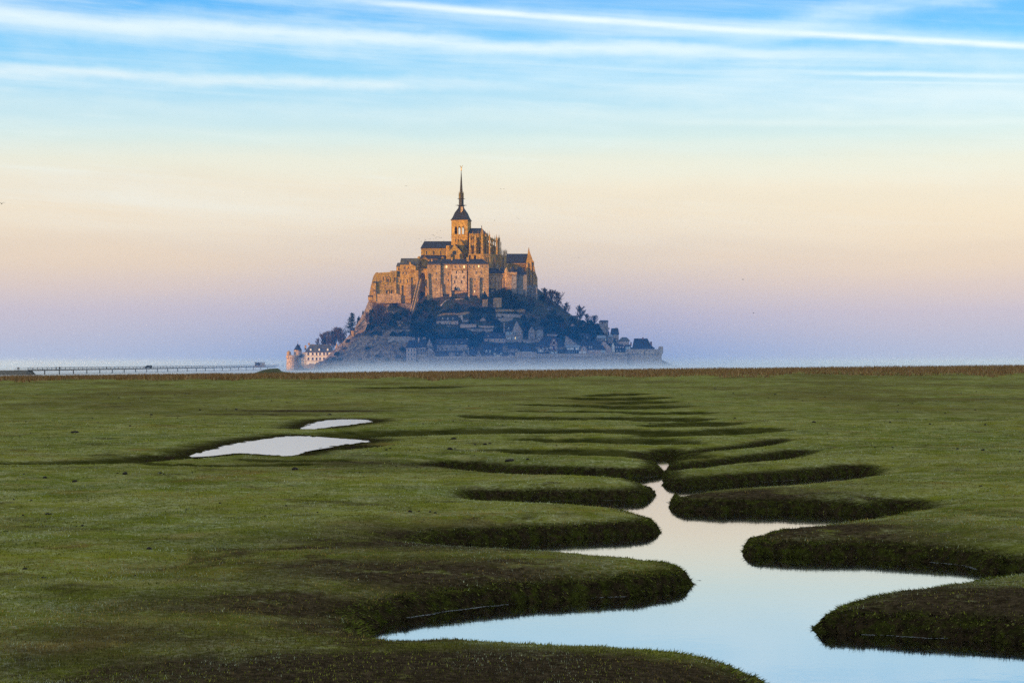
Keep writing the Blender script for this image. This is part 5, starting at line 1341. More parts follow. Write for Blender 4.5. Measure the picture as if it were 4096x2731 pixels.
house('tall_house', 'tall dark house with slightly curved roof edge standing against the sky', 2445, 2475, 1335, 1375, 1312.5, 1507, 10, 'village', 'slate', 'x', 2, 4, chim=[(2462, 2470, 1310, 1318), (2433, 2438, 1310, 1318)], sink=20)
house('tower_house', 'square tower like house with chimney rim on the skyline above the zinc roofs', 2399, 2432.5, 1285, 1335, 1280.5, 1524, 10, 'village', 'slate', 'x', 3, 3, wins=[(2410, 1292, 5, 6, 'glass', 'pinkish')], sink=20)
house('manor_house', 'broad upper house with three white dormers below the abbey trees', 2128, 2202, 1243, 1276, 1227, 1519, 10, 'village', 'slate', 'x', 8, 4, dorm=[(2167.5, 1233, 1243, 3.6, 'white'), (2179, 1233, 1243, 3.6, 'white'), (2191, 1233, 1243, 3.6, 'white')], wins=[(2145, 1258, 2, 4, 'white'), (2179, 1257, 2, 5, 'white'), (2190, 1257, 2, 6, 'white')])
house('orange_wall_house', 'small house with a dark roof over a warm orange wall on the upper slope', 2133, 2173, 1281, 1298, 1263, 1508, 8, 'pinkish', 'slate', 'x', 0, 0)
house('flat_house', 'plain stone block on the skyline below the bare trees', 2208, 2241, 1252, 1278, 1250, 1528, 8, 'village', 'slate', 'x', 1, 1)
house('round_roof_house', 'house with a rounded dark roof in the middle of the upper slope', 2206, 2246, 1291, 1306, 1267, 1513, 9, 'village', 'slate', 'x', 6, 14, wins=[(2228, 1300, 3, 4)])
h, Yh = house('turret_house', 'house on the skyline with a pointed conical turret', 2270, 2312, 1268, 1300, 1262, 1534, 9, 'village', 'slate', 'x', 3, 6, chim=[(2281, 2284, 1260, 1265, 'white')])
MB().lathe(XP(2265, Yh), Yh + 1, [(1.6, pt(0, 1300, Yh).z), (1.6, pt(0, 1263, Yh).z), (1.9, pt(0, 1262, Yh).z), (.05, pt(0, 1246, Yh).z)], 10).build('turret', M['slate'], h)
house('gabled_house', 'slim stone gable with a finial amid the trees right of the middle slope', 2282, 2300, 1302, 1338, 1292, 1502, 8, 'pinkish', 'slate', 'y', apex=2289)
house('gabled_house', 'brown stone house end under the great bare tree on the slope', 2332, 2347, 1298, 1340, 1293, 1507, 8, 'pinkish', 'slate', 'x', 3, 3)
h, Yh = house('terrace_house', 'solitary terrace house with three dormers and a pale facade in the gardens', 1746, 1832, 1281, 1314, 1268, 1500, 9, 'pinkish', 'slate', 'x', 5, 5, dorm=[(1770.5, 1270, 1281, 5, 'white'), (1791, 1270, 1281, 5, 'white'), (1811.5, 1270, 1281, 5, 'white')],
      wins=[(1759.5, 1294, 8, 8), (1781, 1293, 3, 8), (1792, 1293, 5, 9, 'glass', 'cream'), (1802, 1293, 3.4, 8), (1824, 1293, 5, 8), (1756, 1309, 3, 4), (1762, 1309, 3, 4)])
MB().prism([(1750, 1312), (1776, 1308), (1792, 1302), (1812, 1306), (1828, 1312), (1820, 1325), (1780, 1334), (1758, 1340)], Yh - 2.2, 2).build('foundation_wall', M['village'], h)
house('garden_pavilion', 'little square garden pavilion on thin posts above the terrace walls', 1921, 1942, 1281, 1296, 1271, 1502, 5, 'pinkish', 'village', 'y', apex=1932, group=None)
house('ruined_house', 'small roofless gabled ruin with two broken chimneys below the crag', 1594, 1640, 1303, 1320, 1297, 1492, 5, 'rosy', 'rosy', 'x', 4, 4, chim=[(1587, 1592, 1284, 1305, 'rosy'), (1606, 1611, 1287, 1306, 'rosy')], group=None)
house('garden_shed', 'tiny stone shed with a pale end wall at the edge of the ivy', 1654, 1672, 1294, 1304, 1290, 1500, 4, 'rosy', 'rosy', 'x', 1, 1, group=None)
house('ruined_house', 'roofless square stone ruin standing in dark bushes under the gate tower', 1973, 2006, 1194, 1232, 1192, 1514, 6, 'rosy', 'rosy', 'x', 1, 1, group=None)
house('ruined_house', 'broken little stone tower left of the square ruin under the conical evergreen', 1929, 1951, 1198, 1236, 1196, 1514, 5, 'rosy', 'rosy', 'x', 1, 1, group=None)

# ------------------------------------------------------------------ garden walls
def garden_wall(label, pts_, h, mat='rosy', Y=None, th=1.2):
    o = thing('garden_wall', label, 'wall', (0, 0, 0), 'terrace walls of the hillside gardens')
    Ys = [Y or on_slope(x, y + h) for x, y in pts_]
    o.location = pt(pts_[0][0], pts_[0][1] + h, Ys[0])
    m, cp = MB(), MB()
    for k in range(len(pts_) - 1):
        (xa, ya), (xb, yb) = pts_[k], pts_[k + 1]; a_, b_ = pt(xa, ya, Ys[k]), pt(xb, yb, Ys[k + 1]); hh = h * Ys[k] / FPX + 1.5
        V = [(a_.x, a_.y, a_.z - hh), (b_.x, b_.y, b_.z - hh), (b_.x, b_.y + th, b_.z - hh), (a_.x, a_.y + th, a_.z - hh), tuple(a_), tuple(b_), (b_.x, b_.y + th, b_.z), (a_.x, a_.y + th, a_.z)]
        m.add(V, [(0, 3, 2, 1), (4, 5, 6, 7), (0, 1, 5, 4), (1, 2, 6, 5), (2, 3, 7, 6), (3, 0, 4, 7)]); cp.bar(a_ + Vector((0, th / 2, .1)), b_ + Vector((0, th / 2, .1)), th + .3, .25)
    m.build('wall', M[mat], o); cp.build('coping', M[mat], o)
    return o
garden_wall('long leaning garden wall just above the terrace house with dormers', [(1750, 1259), (1775, 1254), (1830, 1252), (1878, 1247)], 9)
garden_wall('curved retaining wall beside the terrace house', [(1834, 1262), (1845, 1262), (1848, 1280), (1880, 1281)], 8, 'village')
garden_wall('straight garden wall running on from the terrace house towards the pavilion', [(1841, 1298), (1905, 1297)], 14, 'pinkish')
garden_wall('upper balustrade wall in front of the garden pavilion', [(1914, 1304), (1976, 1305)], 6, 'pinkish')
garden_wall('lower retaining wall beneath the balustrade wall', [(1870, 1316), (1976, 1317)], 12, 'village')
garden_wall('longest garden wall, straight across the slope under the gate tower', [(1981, 1238), (2092, 1238), (2100, 1244)], 11, 'rosy')
garden_wall('second terrace wall right below the longest garden wall', [(1984, 1254), (2040, 1256), (2110, 1262)], 14, 'village')
garden_wall('third broken terrace wall above the soaring gable', [(1985, 1275), (2035, 1270), (2052, 1268)], 14, 'village')
garden_wall('terrace wall under the carved gable and the white shuttered house', [(2093, 1358), (2172, 1359)], 11, 'village')
garden_wall('sloping garden wall over the large spreading roof', [(2188, 1338), (2242, 1339)], 9, 'pinkish')
garden_wall('curved lawn wall with rounded end below the sunlit lodgings', [(1762, 1225), (1770, 1212), (1785, 1201), (1800, 1197), (1930, 1196)], 4, 'village')
garden_wall('dark terrace wall at the edge of the crag above the tall striped house', [(1552, 1346), (1625, 1346), (1660, 1350)], 26, 'village')
garden_wall('short wall among shrubs below the roofless ruin with chimneys', [(1528, 1322), (1600, 1321), (1640, 1319)], 6, 'village')

# ------------------------------------------------------------------ ramparts
def rampart(name, label, pts_, ytop, ymach, Ys, th=3.0, cat='rampart', over=0.5):
    o = thing(name, label, cat, pt(pts_[0], 1470, Ys[0]), 'ramparts round the foot of the village')
    wallm, par, cb = MB(), MB(), MB()
    for k in range(len(pts_) - 1):
        a_, b_ = (XP(pts_[k], Ys[k]), Ys[k]), (XP(pts_[k + 1], Ys[k + 1]), Ys[k + 1])
        d = Vector((b_[0] - a_[0], b_[1] - a_[1])); L = d.length; d.normalize(); n = Vector((d.y, -d.x))      # outward (towards the viewer)
        zt0, zm = pt(0, ytop, Ys[k]).z, pt(0, ymach, Ys[k]).z
        wallm.plan([a_, b_, (b_[0] - n.x * th, b_[1] - n.y * th), (a_[0] - n.x * th, a_[1] - n.y * th)], SAND - .3, zm)
        par.plan([(a_[0] + n.x * over, a_[1] + n.y * over), (b_[0] + n.x * over, b_[1] + n.y * over), (b_[0] - n.x * .5, b_[1] - n.y * .5), (a_[0] - n.x * .5, a_[1] - n.y * .5)], zm + .003, zt0)
        nn = max(1, int(L / 1.15))
        for q in range(nn):
            c = Vector(a_) + d * (L * (q + .5) / nn)
            cb.plan([tuple(c + n * (over - .05) + d * .3), tuple(c + n * .02 + d * .3), tuple(c + n * .02 - d * .3), tuple(c + n * (over - .05) - d * .3)], zm - .8, zm)
    wallm.build('wall', M['rampart'], o); par.build('parapet', M['rampart'], o); cb.build('corbels', M['rampart'], o)['kind'] = 'stuff'
    return o
M['rampart'] = stone('rampart_granite', (0.50, 0.41, 0.33), (0.66, 0.56, 0.46), 0.55, 0.0)
rampart('rampart_tower', 'square end tower of the ramparts in front of the tall striped house', [1673, 1674, 1716, 1717], 1417, 1424, [1447, 1441, 1441, 1447], 4, 'tower')
rampart('rampart_wall', 'low stretch of rampart running along under the five dormered house', [1716, 1760, 1850, 1960, 2066], 1425, 1436, [1444, 1443.5, 1443, 1442.5, 1442])
def octo(cx_, r, Y, n=9): return [cx_ - r * math.cos(math.pi * k / (n - 1)) for k in range(n)], [Y - r * 0.19 * 0.8 * math.sin(math.pi * k / (n - 1)) for k in range(n)]
ox, oy = octo(2103, 40, 1443); rampart('rampart_bastion', 'rounded bastion under the white strip of wall and small white gable', ox, 1408, 1427, oy, 3, 'bastion')
rampart('rampart_wall', 'rampart stretch below the two timbered houses and the stone archway', [2143, 2200, 2262, 2330, 2405], 1414.5, 1426, [1443, 1443.5, 1444, 1445, 1447])
rampart('rampart_wall', 'rampart stretch rising from the shop awnings to the corner bastion', [2405, 2450, 2508], 1409, 1418, [1447, 1449, 1451])
ox, oy = octo(2577, 70, 1460, 11); rampart('rampart_bastion', 'great corner bastion where the ramparts end', ox, 1396, 1414, oy, 4, 'bastion')
ec = thing('watch_turret', 'round corbelled watch turret on the outer corner of the great bastion', 'turret', pt(2644, 1414, 1461))
MB().lathe(XP(2643, 1461), 1461, [(.6, pt(0, 1419, 1461).z), (1.75, pt(0, 1411, 1461).z), (1.75, pt(0, 1389, 1461).z), (1.5, pt(0, 1386, 1461).z), (.9, pt(0, 1384.5, 1461).z)], 12).build('shaft', M['rampart'], ec)
win(ec, 2640, 1398, 1.5, 3, 1459.2)
ow = thing('outer_wall', 'low outer wall half lost in the mist under the crag', 'wall', pt(1500, 1462, 1440), 'ramparts round the foot of the village')
MB().plan([(XP(1522, 1441), 1441), (XP(1672, 1441), 1441), (XP(1672, 1443), 1443), (XP(1522, 1443), 1443)], SAND - .2, pt(0, 1447, 1441).z).build('wall', M['rampart'], ow)
MB().pbox(1520, 1674, 1446, 1448, 1440.8, 2.4).build('coping', M['rampart'], ow)
# crag wall with its little watch tower
cw = thing('crag_wall', 'brown stone wall along the top of the low crag', 'wall', pt(1475, 1330, 1492))
MB().prism([(1422, 1385), (1422, 1330), (1440, 1327), (1441, 1322), (1470, 1321), (1525, 1319), (1526, 1340), (1480, 1362)], 1488, 1.5).build('wall', M['rosy'], cw)
MB().prism([(1440, 1326.5), (1441, 1323.5), (1526, 1318.5), (1526, 1321)], 1487.7, 1.8).build('coping', M['rosy'], cw)
wt = thing('watch_tower', 'slim watch tower with a small dark cap at the corner of the crag wall', 'tower', pt(1413, 1385, 1488))
MB().lathe(XP(1414, 1489), 1489, [(1.5, pt(0, 1396, 1488).z), (1.25, pt(0, 1352, 1488).z), (1.75, pt(0, 1326, 1488).z), (1.8, pt(0, 1323, 1488).z)], 10).build('shaft', M['granite'], wt)
MB().lathe(XP(1413, 1489), 1489, [(1.3, pt(0, 1323, 1488).z), (1.0, pt(0, 1315, 1488).z), (.05, pt(0, 1310, 1488).z)], 8).build('cap', M['slate'], wt)
lw = thing('crag_wall', 'lower battered wall stepping down beside the thorny crag', 'wall', pt(1385, 1430, 1482))
MB().prism([(1364, 1445), (1371, 1400), (1374, 1374), (1406, 1371), (1409, 1385), (1400, 1420), (1385, 1445)], 1482, 4).build('wall', M['rosy'], lw)

# ------------------------------------------------------------------ detached buildings on the shore
YL = 1500.0
bs = thing('shore_tower', 'squat round stone shore tower with a parapet and an empty gun port', 'tower', pt(1168, 1468, YL))
MB().lathe(XP(1168, YL), YL, [(4.3, SAND), (4.05, pt(0, 1432, YL).z), (4.6, pt(0, 1429, YL).z), (4.3, pt(0, 1421, YL).z), (3.2, pt(0, 1419.5, YL).z)], 18).build('drum', M['pale'], bs)
for x in (1159, 1187): MB().pbox(x - 2.2, x + 2.2, 1440, 1442.5, YL - 4.4 + abs(x - 1168) * .09, 1).build('gun_port', M['glass'], bs)
tt = thing('watch_turret', 'small domed stone turret at the seaward edge of the shore tower', 'turret', pt(1155, 1425, YL - 2))
MB().lathe(XP(1155.5, YL - 2), YL - 2, [(1.0, pt(0, 1437, YL).z), (1.6, pt(0, 1430, YL).z), (1.6, pt(0, 1410, YL).z), (1.2, pt(0, 1405.5, YL).z), (.1, pt(0, 1402, YL).z)], 10).build('shaft', M['granite'], tt)
wm = thing('round_tower', 'round cream tower with a pointed slate cone and weather vane', 'tower', pt(1191, 1440, YL + 3))
MB().lathe(XP(1191, YL + 3), YL + 3, [(3.0, SAND), (3.0, pt(0, 1399, YL + 3).z)], 18).build('drum', M['pale'], wm)
cn = MB().lathe(XP(1191, YL + 3), YL + 3, [(3.15, pt(0, 1400, YL + 3).z), (3.1, pt(0, 1399, YL + 3).z), (.06, pt(0, 1373.5, YL + 3).z)], 18).build('cone_roof', M['slate'], wm)
MB().bar(pt(1191, 1375, YL + 3), pt(1191, 1363, YL + 3), .16, .16).bar(pt(1189.8, 1366, YL + 3), pt(1192.2, 1366, YL + 3), .16, .2).build('weather_vane', M['rust'], cn)
MB().pbox(1197, 1200.5, 1377, 1390, YL + 5, 1).build('chimney', M['granite'], wm)
an = thing('timber_annex', 'narrow grey boarded annex between the round tower and the white house', 'annex', pt(1206, 1461, YL + 1))
MB().pbox(1193, 1210.5, 1427, 1466, YL + .5, 7).build('wall', M['grey'], an); MB().pbox(1209.5, 1222.5, 1408, 1466, YL + 1.2, 7).build('tall_wall', M['grey'], an)
MB().prism([(1193, 1427.5), (1208, 1414.5), (1211, 1416), (1211, 1427.5)], YL, 7).build('roof', M['slate'], an)
q = MB()
for x in range(1196, 1222, 3): q.pbox(x, x + 1, 1429 if x < 1209 else 1411, 1462, YL + (.3 if x < 1209 else 1.0), .3)
for y in (1441, 1449): q.pbox(1193, 1222, y, y + 1.2, YL + .25, .3)
q.build('boarding', M['white'], an)['kind'] = 'stuff'
hh, Yh = house('white_house', 'large white plastered house with a hipped mossy roof on the shore', 1222, 1327.5, 1407.5, 1462, 1377, YL, 11, 'cream', 'slate_old', 'x', 22, 8, over=2.5, cat='house', group=None,
      wins=[(x, y, 5.5, 9.5, 'glass', 'pale') for x in (1233, 1250.5, 1266, 1280, 1296, 1309) for y in (1415.5, 1435)],
      dorm=[(1243, 1393, 1402, 6.5, 'white', 'white'), (1277, 1393, 1402, 6.5, 'white', 'white'), (1311, 1393, 1402, 7, 'white', 'white')],
      chim=[(1218, 1225, 1381, 1400, 'granite'), (1232, 1239, 1371.5, 1380, 'granite'), (1252, 1257, 1379, 1394, 'granite'), (1295.5, 1300.5, 1379, 1394, 'granite'), (1319, 1324.5, 1377, 1398, 'granite')])
for y in (1423.5, 1443): MB().pbox(1222, 1327.8, y - .8, y + .8, YL - .25, .3).build('string_course', M['pale'], hh)
for x, w_ in ((1280.5, 13), (1265.5, 6.5), (1295.5, 6.5)): arch_ring(hh, x, 1446.5 + (13 - w_) * .6, 1458, w_, YL, 'pale', 'glass', .25, 1.0)
for x in (1222.8, 1326.8): MB().pbox(x - 1.2, x + 1.2, 1408, 1460, YL - .15, .2).build('quoin', M['pale'], hh)
qs = thing('quay_wall', 'low rough stone quay wall in front of the white house', 'wall', pt(1290, 1462, 1492))
MB().prism([(1212, 1475), (1214, 1461), (1240, 1455), (1370, 1453), (1480, 1457), (1540, 1462), (1545, 1475)], 1490, 2).build('wall', M['grey'], qs)
cpl = thing('chapel', 'tiny stone chapel with a pale pointed spirelet below the crag wall', 'chapel', pt(1348, 1410, 1505))
MB().lathe(XP(1347.5, 1505), 1505, [(1.2, pt(0, 1425, 1505).z), (1.2, pt(0, 1389, 1505).z), (.9, pt(0, 1386, 1505).z), (.04, pt(0, 1369, 1505).z)], 8).build('spirelet', M['granite'], cpl)
MB().prism([(1338, 1425), (1338, 1398), (1345, 1390), (1352, 1398), (1352, 1425)], 1506, 6).build('nave', M['rosy'], cpl)
# ================================================================== trees and shrubs
mleaf, t, b, _ = new_mat('evergreen_leaf')
at = node(t, 'ShaderNodeAttribute', attribute_name='tint'); put(t, b.inputs['Base Color'], at.outputs['Color']); b.inputs['Roughness'].default_value = 0.8; b.inputs['Specular IOR Level'].default_value = 0.15
M['bark'] = simple('bark', (0.085, 0.065, 0.05), 0.95, 0.3)
M['twig'] = simple('twig', (0.095, 0.062, 0.048), 0.95, 0.3)


def tree_skeleton(seed, h=10.0, spread=0.42):
    """leader, limbs, branches and twigs of a leafless tree with a rounded crown"""
    rnd = random.Random(seed); tubes, twigs = [], []
    p = Vector((0, 0, -.8)); lead = []
    for k in range(7):
        q = p + Vector((rnd.uniform(-.25, .25), rnd.uniform(-.25, .25), h * .92 / 7 if k else h * .92 / 7 + .8)); r0, r1 = .26 * (1 - k / 8), .26 * (1 - (k + 1) / 8)
        tubes.append((p, q, r0, r1)); lead.append((p, q)); p = q
    def limb(s, d, L, r, lv):
        n = 3; a_ = s
        for k in range(n):
            d = (d + Vector((rnd.uniform(-.3, .3), rnd.uniform(-.3, .3), rnd.uniform(0, .3)))).normalized(); c = a_ + d * L / n
            tubes.append((a_, c, r * (1 - k / n * .7), r * (1 - (k + 1) / n * .7)))
            if lv:
                for _ in range(3):
                    v = (d * .8 + Vector((rnd.uniform(-1, 1), rnd.uniform(-1, 1), rnd.uniform(-.4, .9)))).normalized(); limb(a_.lerp(c, rnd.random()), v, L * rnd.uniform(.35, .55), r * .5, lv - 1)
            else:
                for _ in range(4):
                    v = (d + Vector((rnd.uniform(-1, 1), rnd.uniform(-1, 1), rnd.uniform(-.5, .9)))).normalized(); b_ = a_.lerp(c, rnd.random()); twigs.append((b_, b_ + v * h * rnd.uniform(.05, .10)))
            a_ = c
    for i in range(20):
        u = .22 + .74 * (i + rnd.random()) / 20; k = min(6, int(u * 7)); s = lead[k][0].lerp(lead[k][1], u * 7 - k)
        ang = rnd.random() * 6.283; L = h * spread * math.sin(math.pi * min(1, (u * .86 + .12))) ** .7 * rnd.uniform(.75, 1.1)
        limb(s, Vector((math.cos(ang), math.sin(ang), .45 + .9 * u)).normalized(), L, .11 * (1.2 - u), 1)
    return tubes, twigs


def tube_mesh(tubes, n=3):
    m = MB()
    for p, q, r0, r1 in tubes:
        d = (q - p).normalized(); s = d.cross(Vector((0.3, 0.8, 0.5))).normalized(); u = d.cross(s)
        V = [p + (s * math.cos(2 * math.pi * k / n) + u * math.sin(2 * math.pi * k / n)) * r0 for k in range(n)] + [q + (s * math.cos(2 * math.pi * k / n) + u * math.sin(2 * math.pi * k / n)) * r1 for k in range(n)]
        m.add(V, [(k, (k + 1) % n, (k + 1) % n + n, k + n) for k in range(n)])
    return m


BARE = []
for sd in range(4):
    tubes, twigs = tree_skeleton(100 + sd, 10.0, .40 + .03 * sd)
    big = [x for x in tubes if x[2] > .05]; small = [x for x in tubes if x[2] <= .05]
    tm = tube_mesh(big, 5).build('trunk', M['bark'])
    cm = MB()
    for p, q, r0, r1 in small + [(a_, b_, .035, .012) for a_, b_ in twigs]:
        d = (q - p).normalized(); s = d.cross(Vector((random.uniform(-1, 1), random.uniform(-1, 1), random.uniform(-1, 1)))).normalized()
        w_ = max(r0 * 1.3, .07); cm.add([p - s * w_, p + s * w_, q + s * w_ * .3], [(0, 1, 2)])
    c_ = cm.build('crown', M['twig'])
    BARE.append((tm.data, c_.data)); bpy.data.objects.remove(tm); bpy.data.objects.remove(c_)


def bare_tree(px, pyb, pyt, label, k=0, group=None, wide=1.0, Y=None, name='bare_tree'):
    Y = Y or on_slope(px, pyb); p = pt(px, pyb, Y); s = (pyb - pyt) * Y / FPX / 9.2
    o = thing(name, label, 'tree', p, group); o.scale = (s * wide, s * wide, s); o.rotation_euler = (0, 0, px * 1.7)
    for nm, me in zip(('trunk', 'crown'), BARE[k % 4]):
        c = bpy.data.objects.new(nm, me); COL.objects.link(c); c.parent = o
    return o


BUSH = []
for sd in range(4):
    rnd = np.random.default_rng(200 + sd); V, T = [], []
    n = 420
    u = rnd.normal(size=(n, 3)); u /= np.linalg.norm(u, axis=1)[:, None]; u[:, 2] = np.abs(u[:, 2]) * 1.0 - .12
    lump = 0.75 + 0.5 * fbm(u[:, 0] * 2 + sd * 5 + 9, u[:, 1] * 2 + u[:, 2] * 2 + 9, 3, sd)
    c = u * (lump * (0.55 + 0.45 * rnd.random(n) ** .5))[:, None]
    for i in range(n):
        a_ = rnd.normal(size=3); a_ /= np.linalg.norm(a_); b_ = np.cross(a_, rnd.normal(size=3)); b_ /= np.linalg.norm(b_); s = .10 + .11 * rnd.random()
        V += [c[i] + a_ * s, c[i] - a_ * s * .6 + b_ * s * .7, c[i] - a_ * s * .6 - b_ * s * .7]; g = .55 + .9 * rnd.random()
        T += [(0.012 * g, 0.020 * g, 0.009 * g)] * 3
    o = np_mesh('crown', np.array(V), np.arange(3 * n).reshape(n, 3), mleaf, smooth=False); attr(o, 'tint', np.array(T))
    st_ = tube_mesh([(Vector((0, 0, -.6)), Vector((.05, 0, .45)), .09, .05), (Vector((.05, 0, .3)), Vector((.35, .1, .8)), .05, .02), (Vector((.05, 0, .3)), Vector((-.3, -.1, .75)), .05, .02)], 4).build('trunk', M['bark'])
    BUSH.append((st_.data, o.data)); bpy.data.objects.remove(o); bpy.data.objects.remove(st_)


def shrub(px, pyb, pyt, w, label, k=0, group=None, Y=None, name='shrub', cat='shrub'):
    Y = Y or on_slope(px, pyb); p = pt(px, pyb, Y); s = Y / FPX
    o = thing(name, label, cat, p, group); o.scale = (w * s / 2, w * s / 2 * .9, (pyb - pyt) * s); o.rotation_euler = (0, 0, (px * 7.3) % 6.28)
    for nm, me in zip(('trunk', 'crown'), BUSH[k % 4]):
        c = bpy.data.objects.new(nm, me); COL.objects.link(c); c.parent = o
    return o


# single trees
bare_tree(2180, 1215, 1160, 'bare tree nearest the abbey gable with an ivy dark trunk', 0, None, 1.0, 1545)
shrub(2168, 1212, 1172, 26, 'dark ivy covered clump touching the foot of the abbey gable', 1, None, 1543, 'ivy_clump', 'shrub')
bare_tree(2205, 1240, 1170, 'broad bare tree second from the abbey on the skyline', 1, None, 1.05, 1545)
bare_tree(2228, 1248, 1178, 'broad bare tree overhanging the plain skyline block', 2, None, 1.0, 1548)
bare_tree(2262, 1268, 1220, 'thin bare tree behind the conical turret', 3, None, 1.1, 1552)
bare_tree(2320, 1298, 1232, 'great rounded bare tree standing alone on the skyline', 0, None, 1.15, 1545)
bare_tree(2347, 1305, 1262, 'small bare sapling beside the great rounded tree', 1, None, 1.0, 1548)
bare_tree(2378, 1312, 1268, 'pale round bare tree just before the tower like house', 2, None, 1.2, 1556)
for k, (px, pb, ptp) in enumerate(((1272, 1400, 1358), (1290, 1405, 1345), (1302, 1405, 1338), (1318, 1400, 1338), (1330, 1400, 1332), (1344, 1400, 1322), (1356, 1398, 1322), (1366, 1396, 1330), (1310, 1412, 1352), (1336, 1410, 1345), (1376, 1392, 1338))):
    bare_tree(px, pb, ptp, 'reddish bare hedgerow tree between the white house and the conifer', k, 'bare trees rising behind the white house', .8, 1516 + (k % 3) * 3)
for k, (px, pb, ptp, w_, lb) in enumerate(((1515, 1320, 1235, 1.15, 'large spreading bare tree standing on the crag wall'), (1550, 1322, 1260, .9, 'bare tree behind the crag, nearer the roofless ruin'), (1470, 1305, 1258, .8, 'small bare tree halfway up the bright cliff'), (1640, 1290, 1248, 1.0, 'bare bushy tree under the haulage ramp'), (1700, 1290, 1250, .9, 'bare bushy tree left of the terrace house'), (2120, 1232, 1195, 1.0, 'bare shrubby tree under the guard hall'), (2250, 1340, 1300, .9, 'bare tree among the upper roofs by the slim finial gable'))):
    bare_tree(px, pb, ptp, lb, k + 1, None, w_)
cf_p = pt(1400, 1340, 1512)
conif = thing('conifer', 'tall dark ragged conifer leaning over the shore above the white house', 'tree', cf_p)
tube_mesh([(Vector((0, 0, -2)), Vector((.6, 0, 8)), .45, .3), (Vector((.6, 0, 8)), Vector((1.6, 0, 17)), .3, .06)], 6).build('trunk', M['bark'], None).parent = conif
cvv, ctt = [], []
rnd = np.random.default_rng(5)
for i in range(150):
    z = 1.2 + 15.3 * (i / 150) ** .9; L = (7.6 * (1 - z / 17.5) + .8) * rnd.uniform(.6, 1.12); a_ = rnd.random() * 6.28
    ox_ = .1 * z; d = np.array([math.cos(a_), math.sin(a_) * .8, 0]); nseg = 9
    for k in range(nseg):
        q = (k + rnd.random()) / nseg; c = np.array([ox_, 0, z]) + d * L * q + np.array([0, 0, .18 * L * q * q + (.25 if q > .8 else 0)])
        s = .62 * (1 - .45 * q); e = rnd.normal(size=3) * .25
        for _r in range(2):
            e = rnd.normal(size=3) * .5; e[2] *= .55
            cvv += [c + d * s * 1.3 + (0, 0, .15) + e * .3, c + e * s * .9 + (0, 0, .42 * s), c - e * s * .9 - d * s * .5 - (0, 0, .42 * s)]
            g = .6 + .8 * rnd.random(); ctt += [(0.018 * g, 0.030 * g, 0.014 * g)] * 3
co_ = np_mesh('crown', np.array(cvv), np.arange(len(cvv)).reshape(-1, 3), mleaf, smooth=False); attr(co_, 'tint', np.array(ctt)); co_.parent = conif
shrub(1937, 1212, 1166, 34, 'large conical dark evergreen at the corner of the hipped lodging', 0, None, 1517, 'evergreen_tree', 'tree')
shrub(1827, 1247, 1209, 38, 'big round dark holm oak on the curved lawn', 2, None, None, 'evergreen_tree', 'tree')
shrub(1500, 1290, 1218, 56, 'dark evergreen mass draped over the bright cliff below the ruin', 1, None, None, 'evergreen_tree', 'tree')
shrub(1373 + 62, 1305, 1262, 18, 'dark bush silhouetted on the cliff edge above the conifer', 3, None, 1538, 'cliff_bush', 'shrub')
shrub(1452, 1275, 1240, 12, 'smaller silhouetted bush high on the cliff edge', 2, None, 1540, 'cliff_bush', 'shrub')
shrub(1822, 1160, 1145, 11, 'small bush rooted in the pale plastered bay of the broad lodging', 1, None, 1522, 'wall_bush', 'shrub')
for px, py, w_, lb in ((1806, 1198, 12, 'low pointed bush at the foot of the broad lodging, under its buttress'), (1866, 1198, 16, 'low pointed bush at the shaded end of the broad lodging')): shrub(px, py, py - 14, w_, lb, 0, None, 1520, 'wall_bush', 'shrub')
shrub(2061, 1200, 1172, 16, 'dark bush in front of the gate tower door', 3, None, 1519, 'wall_bush', 'shrub')
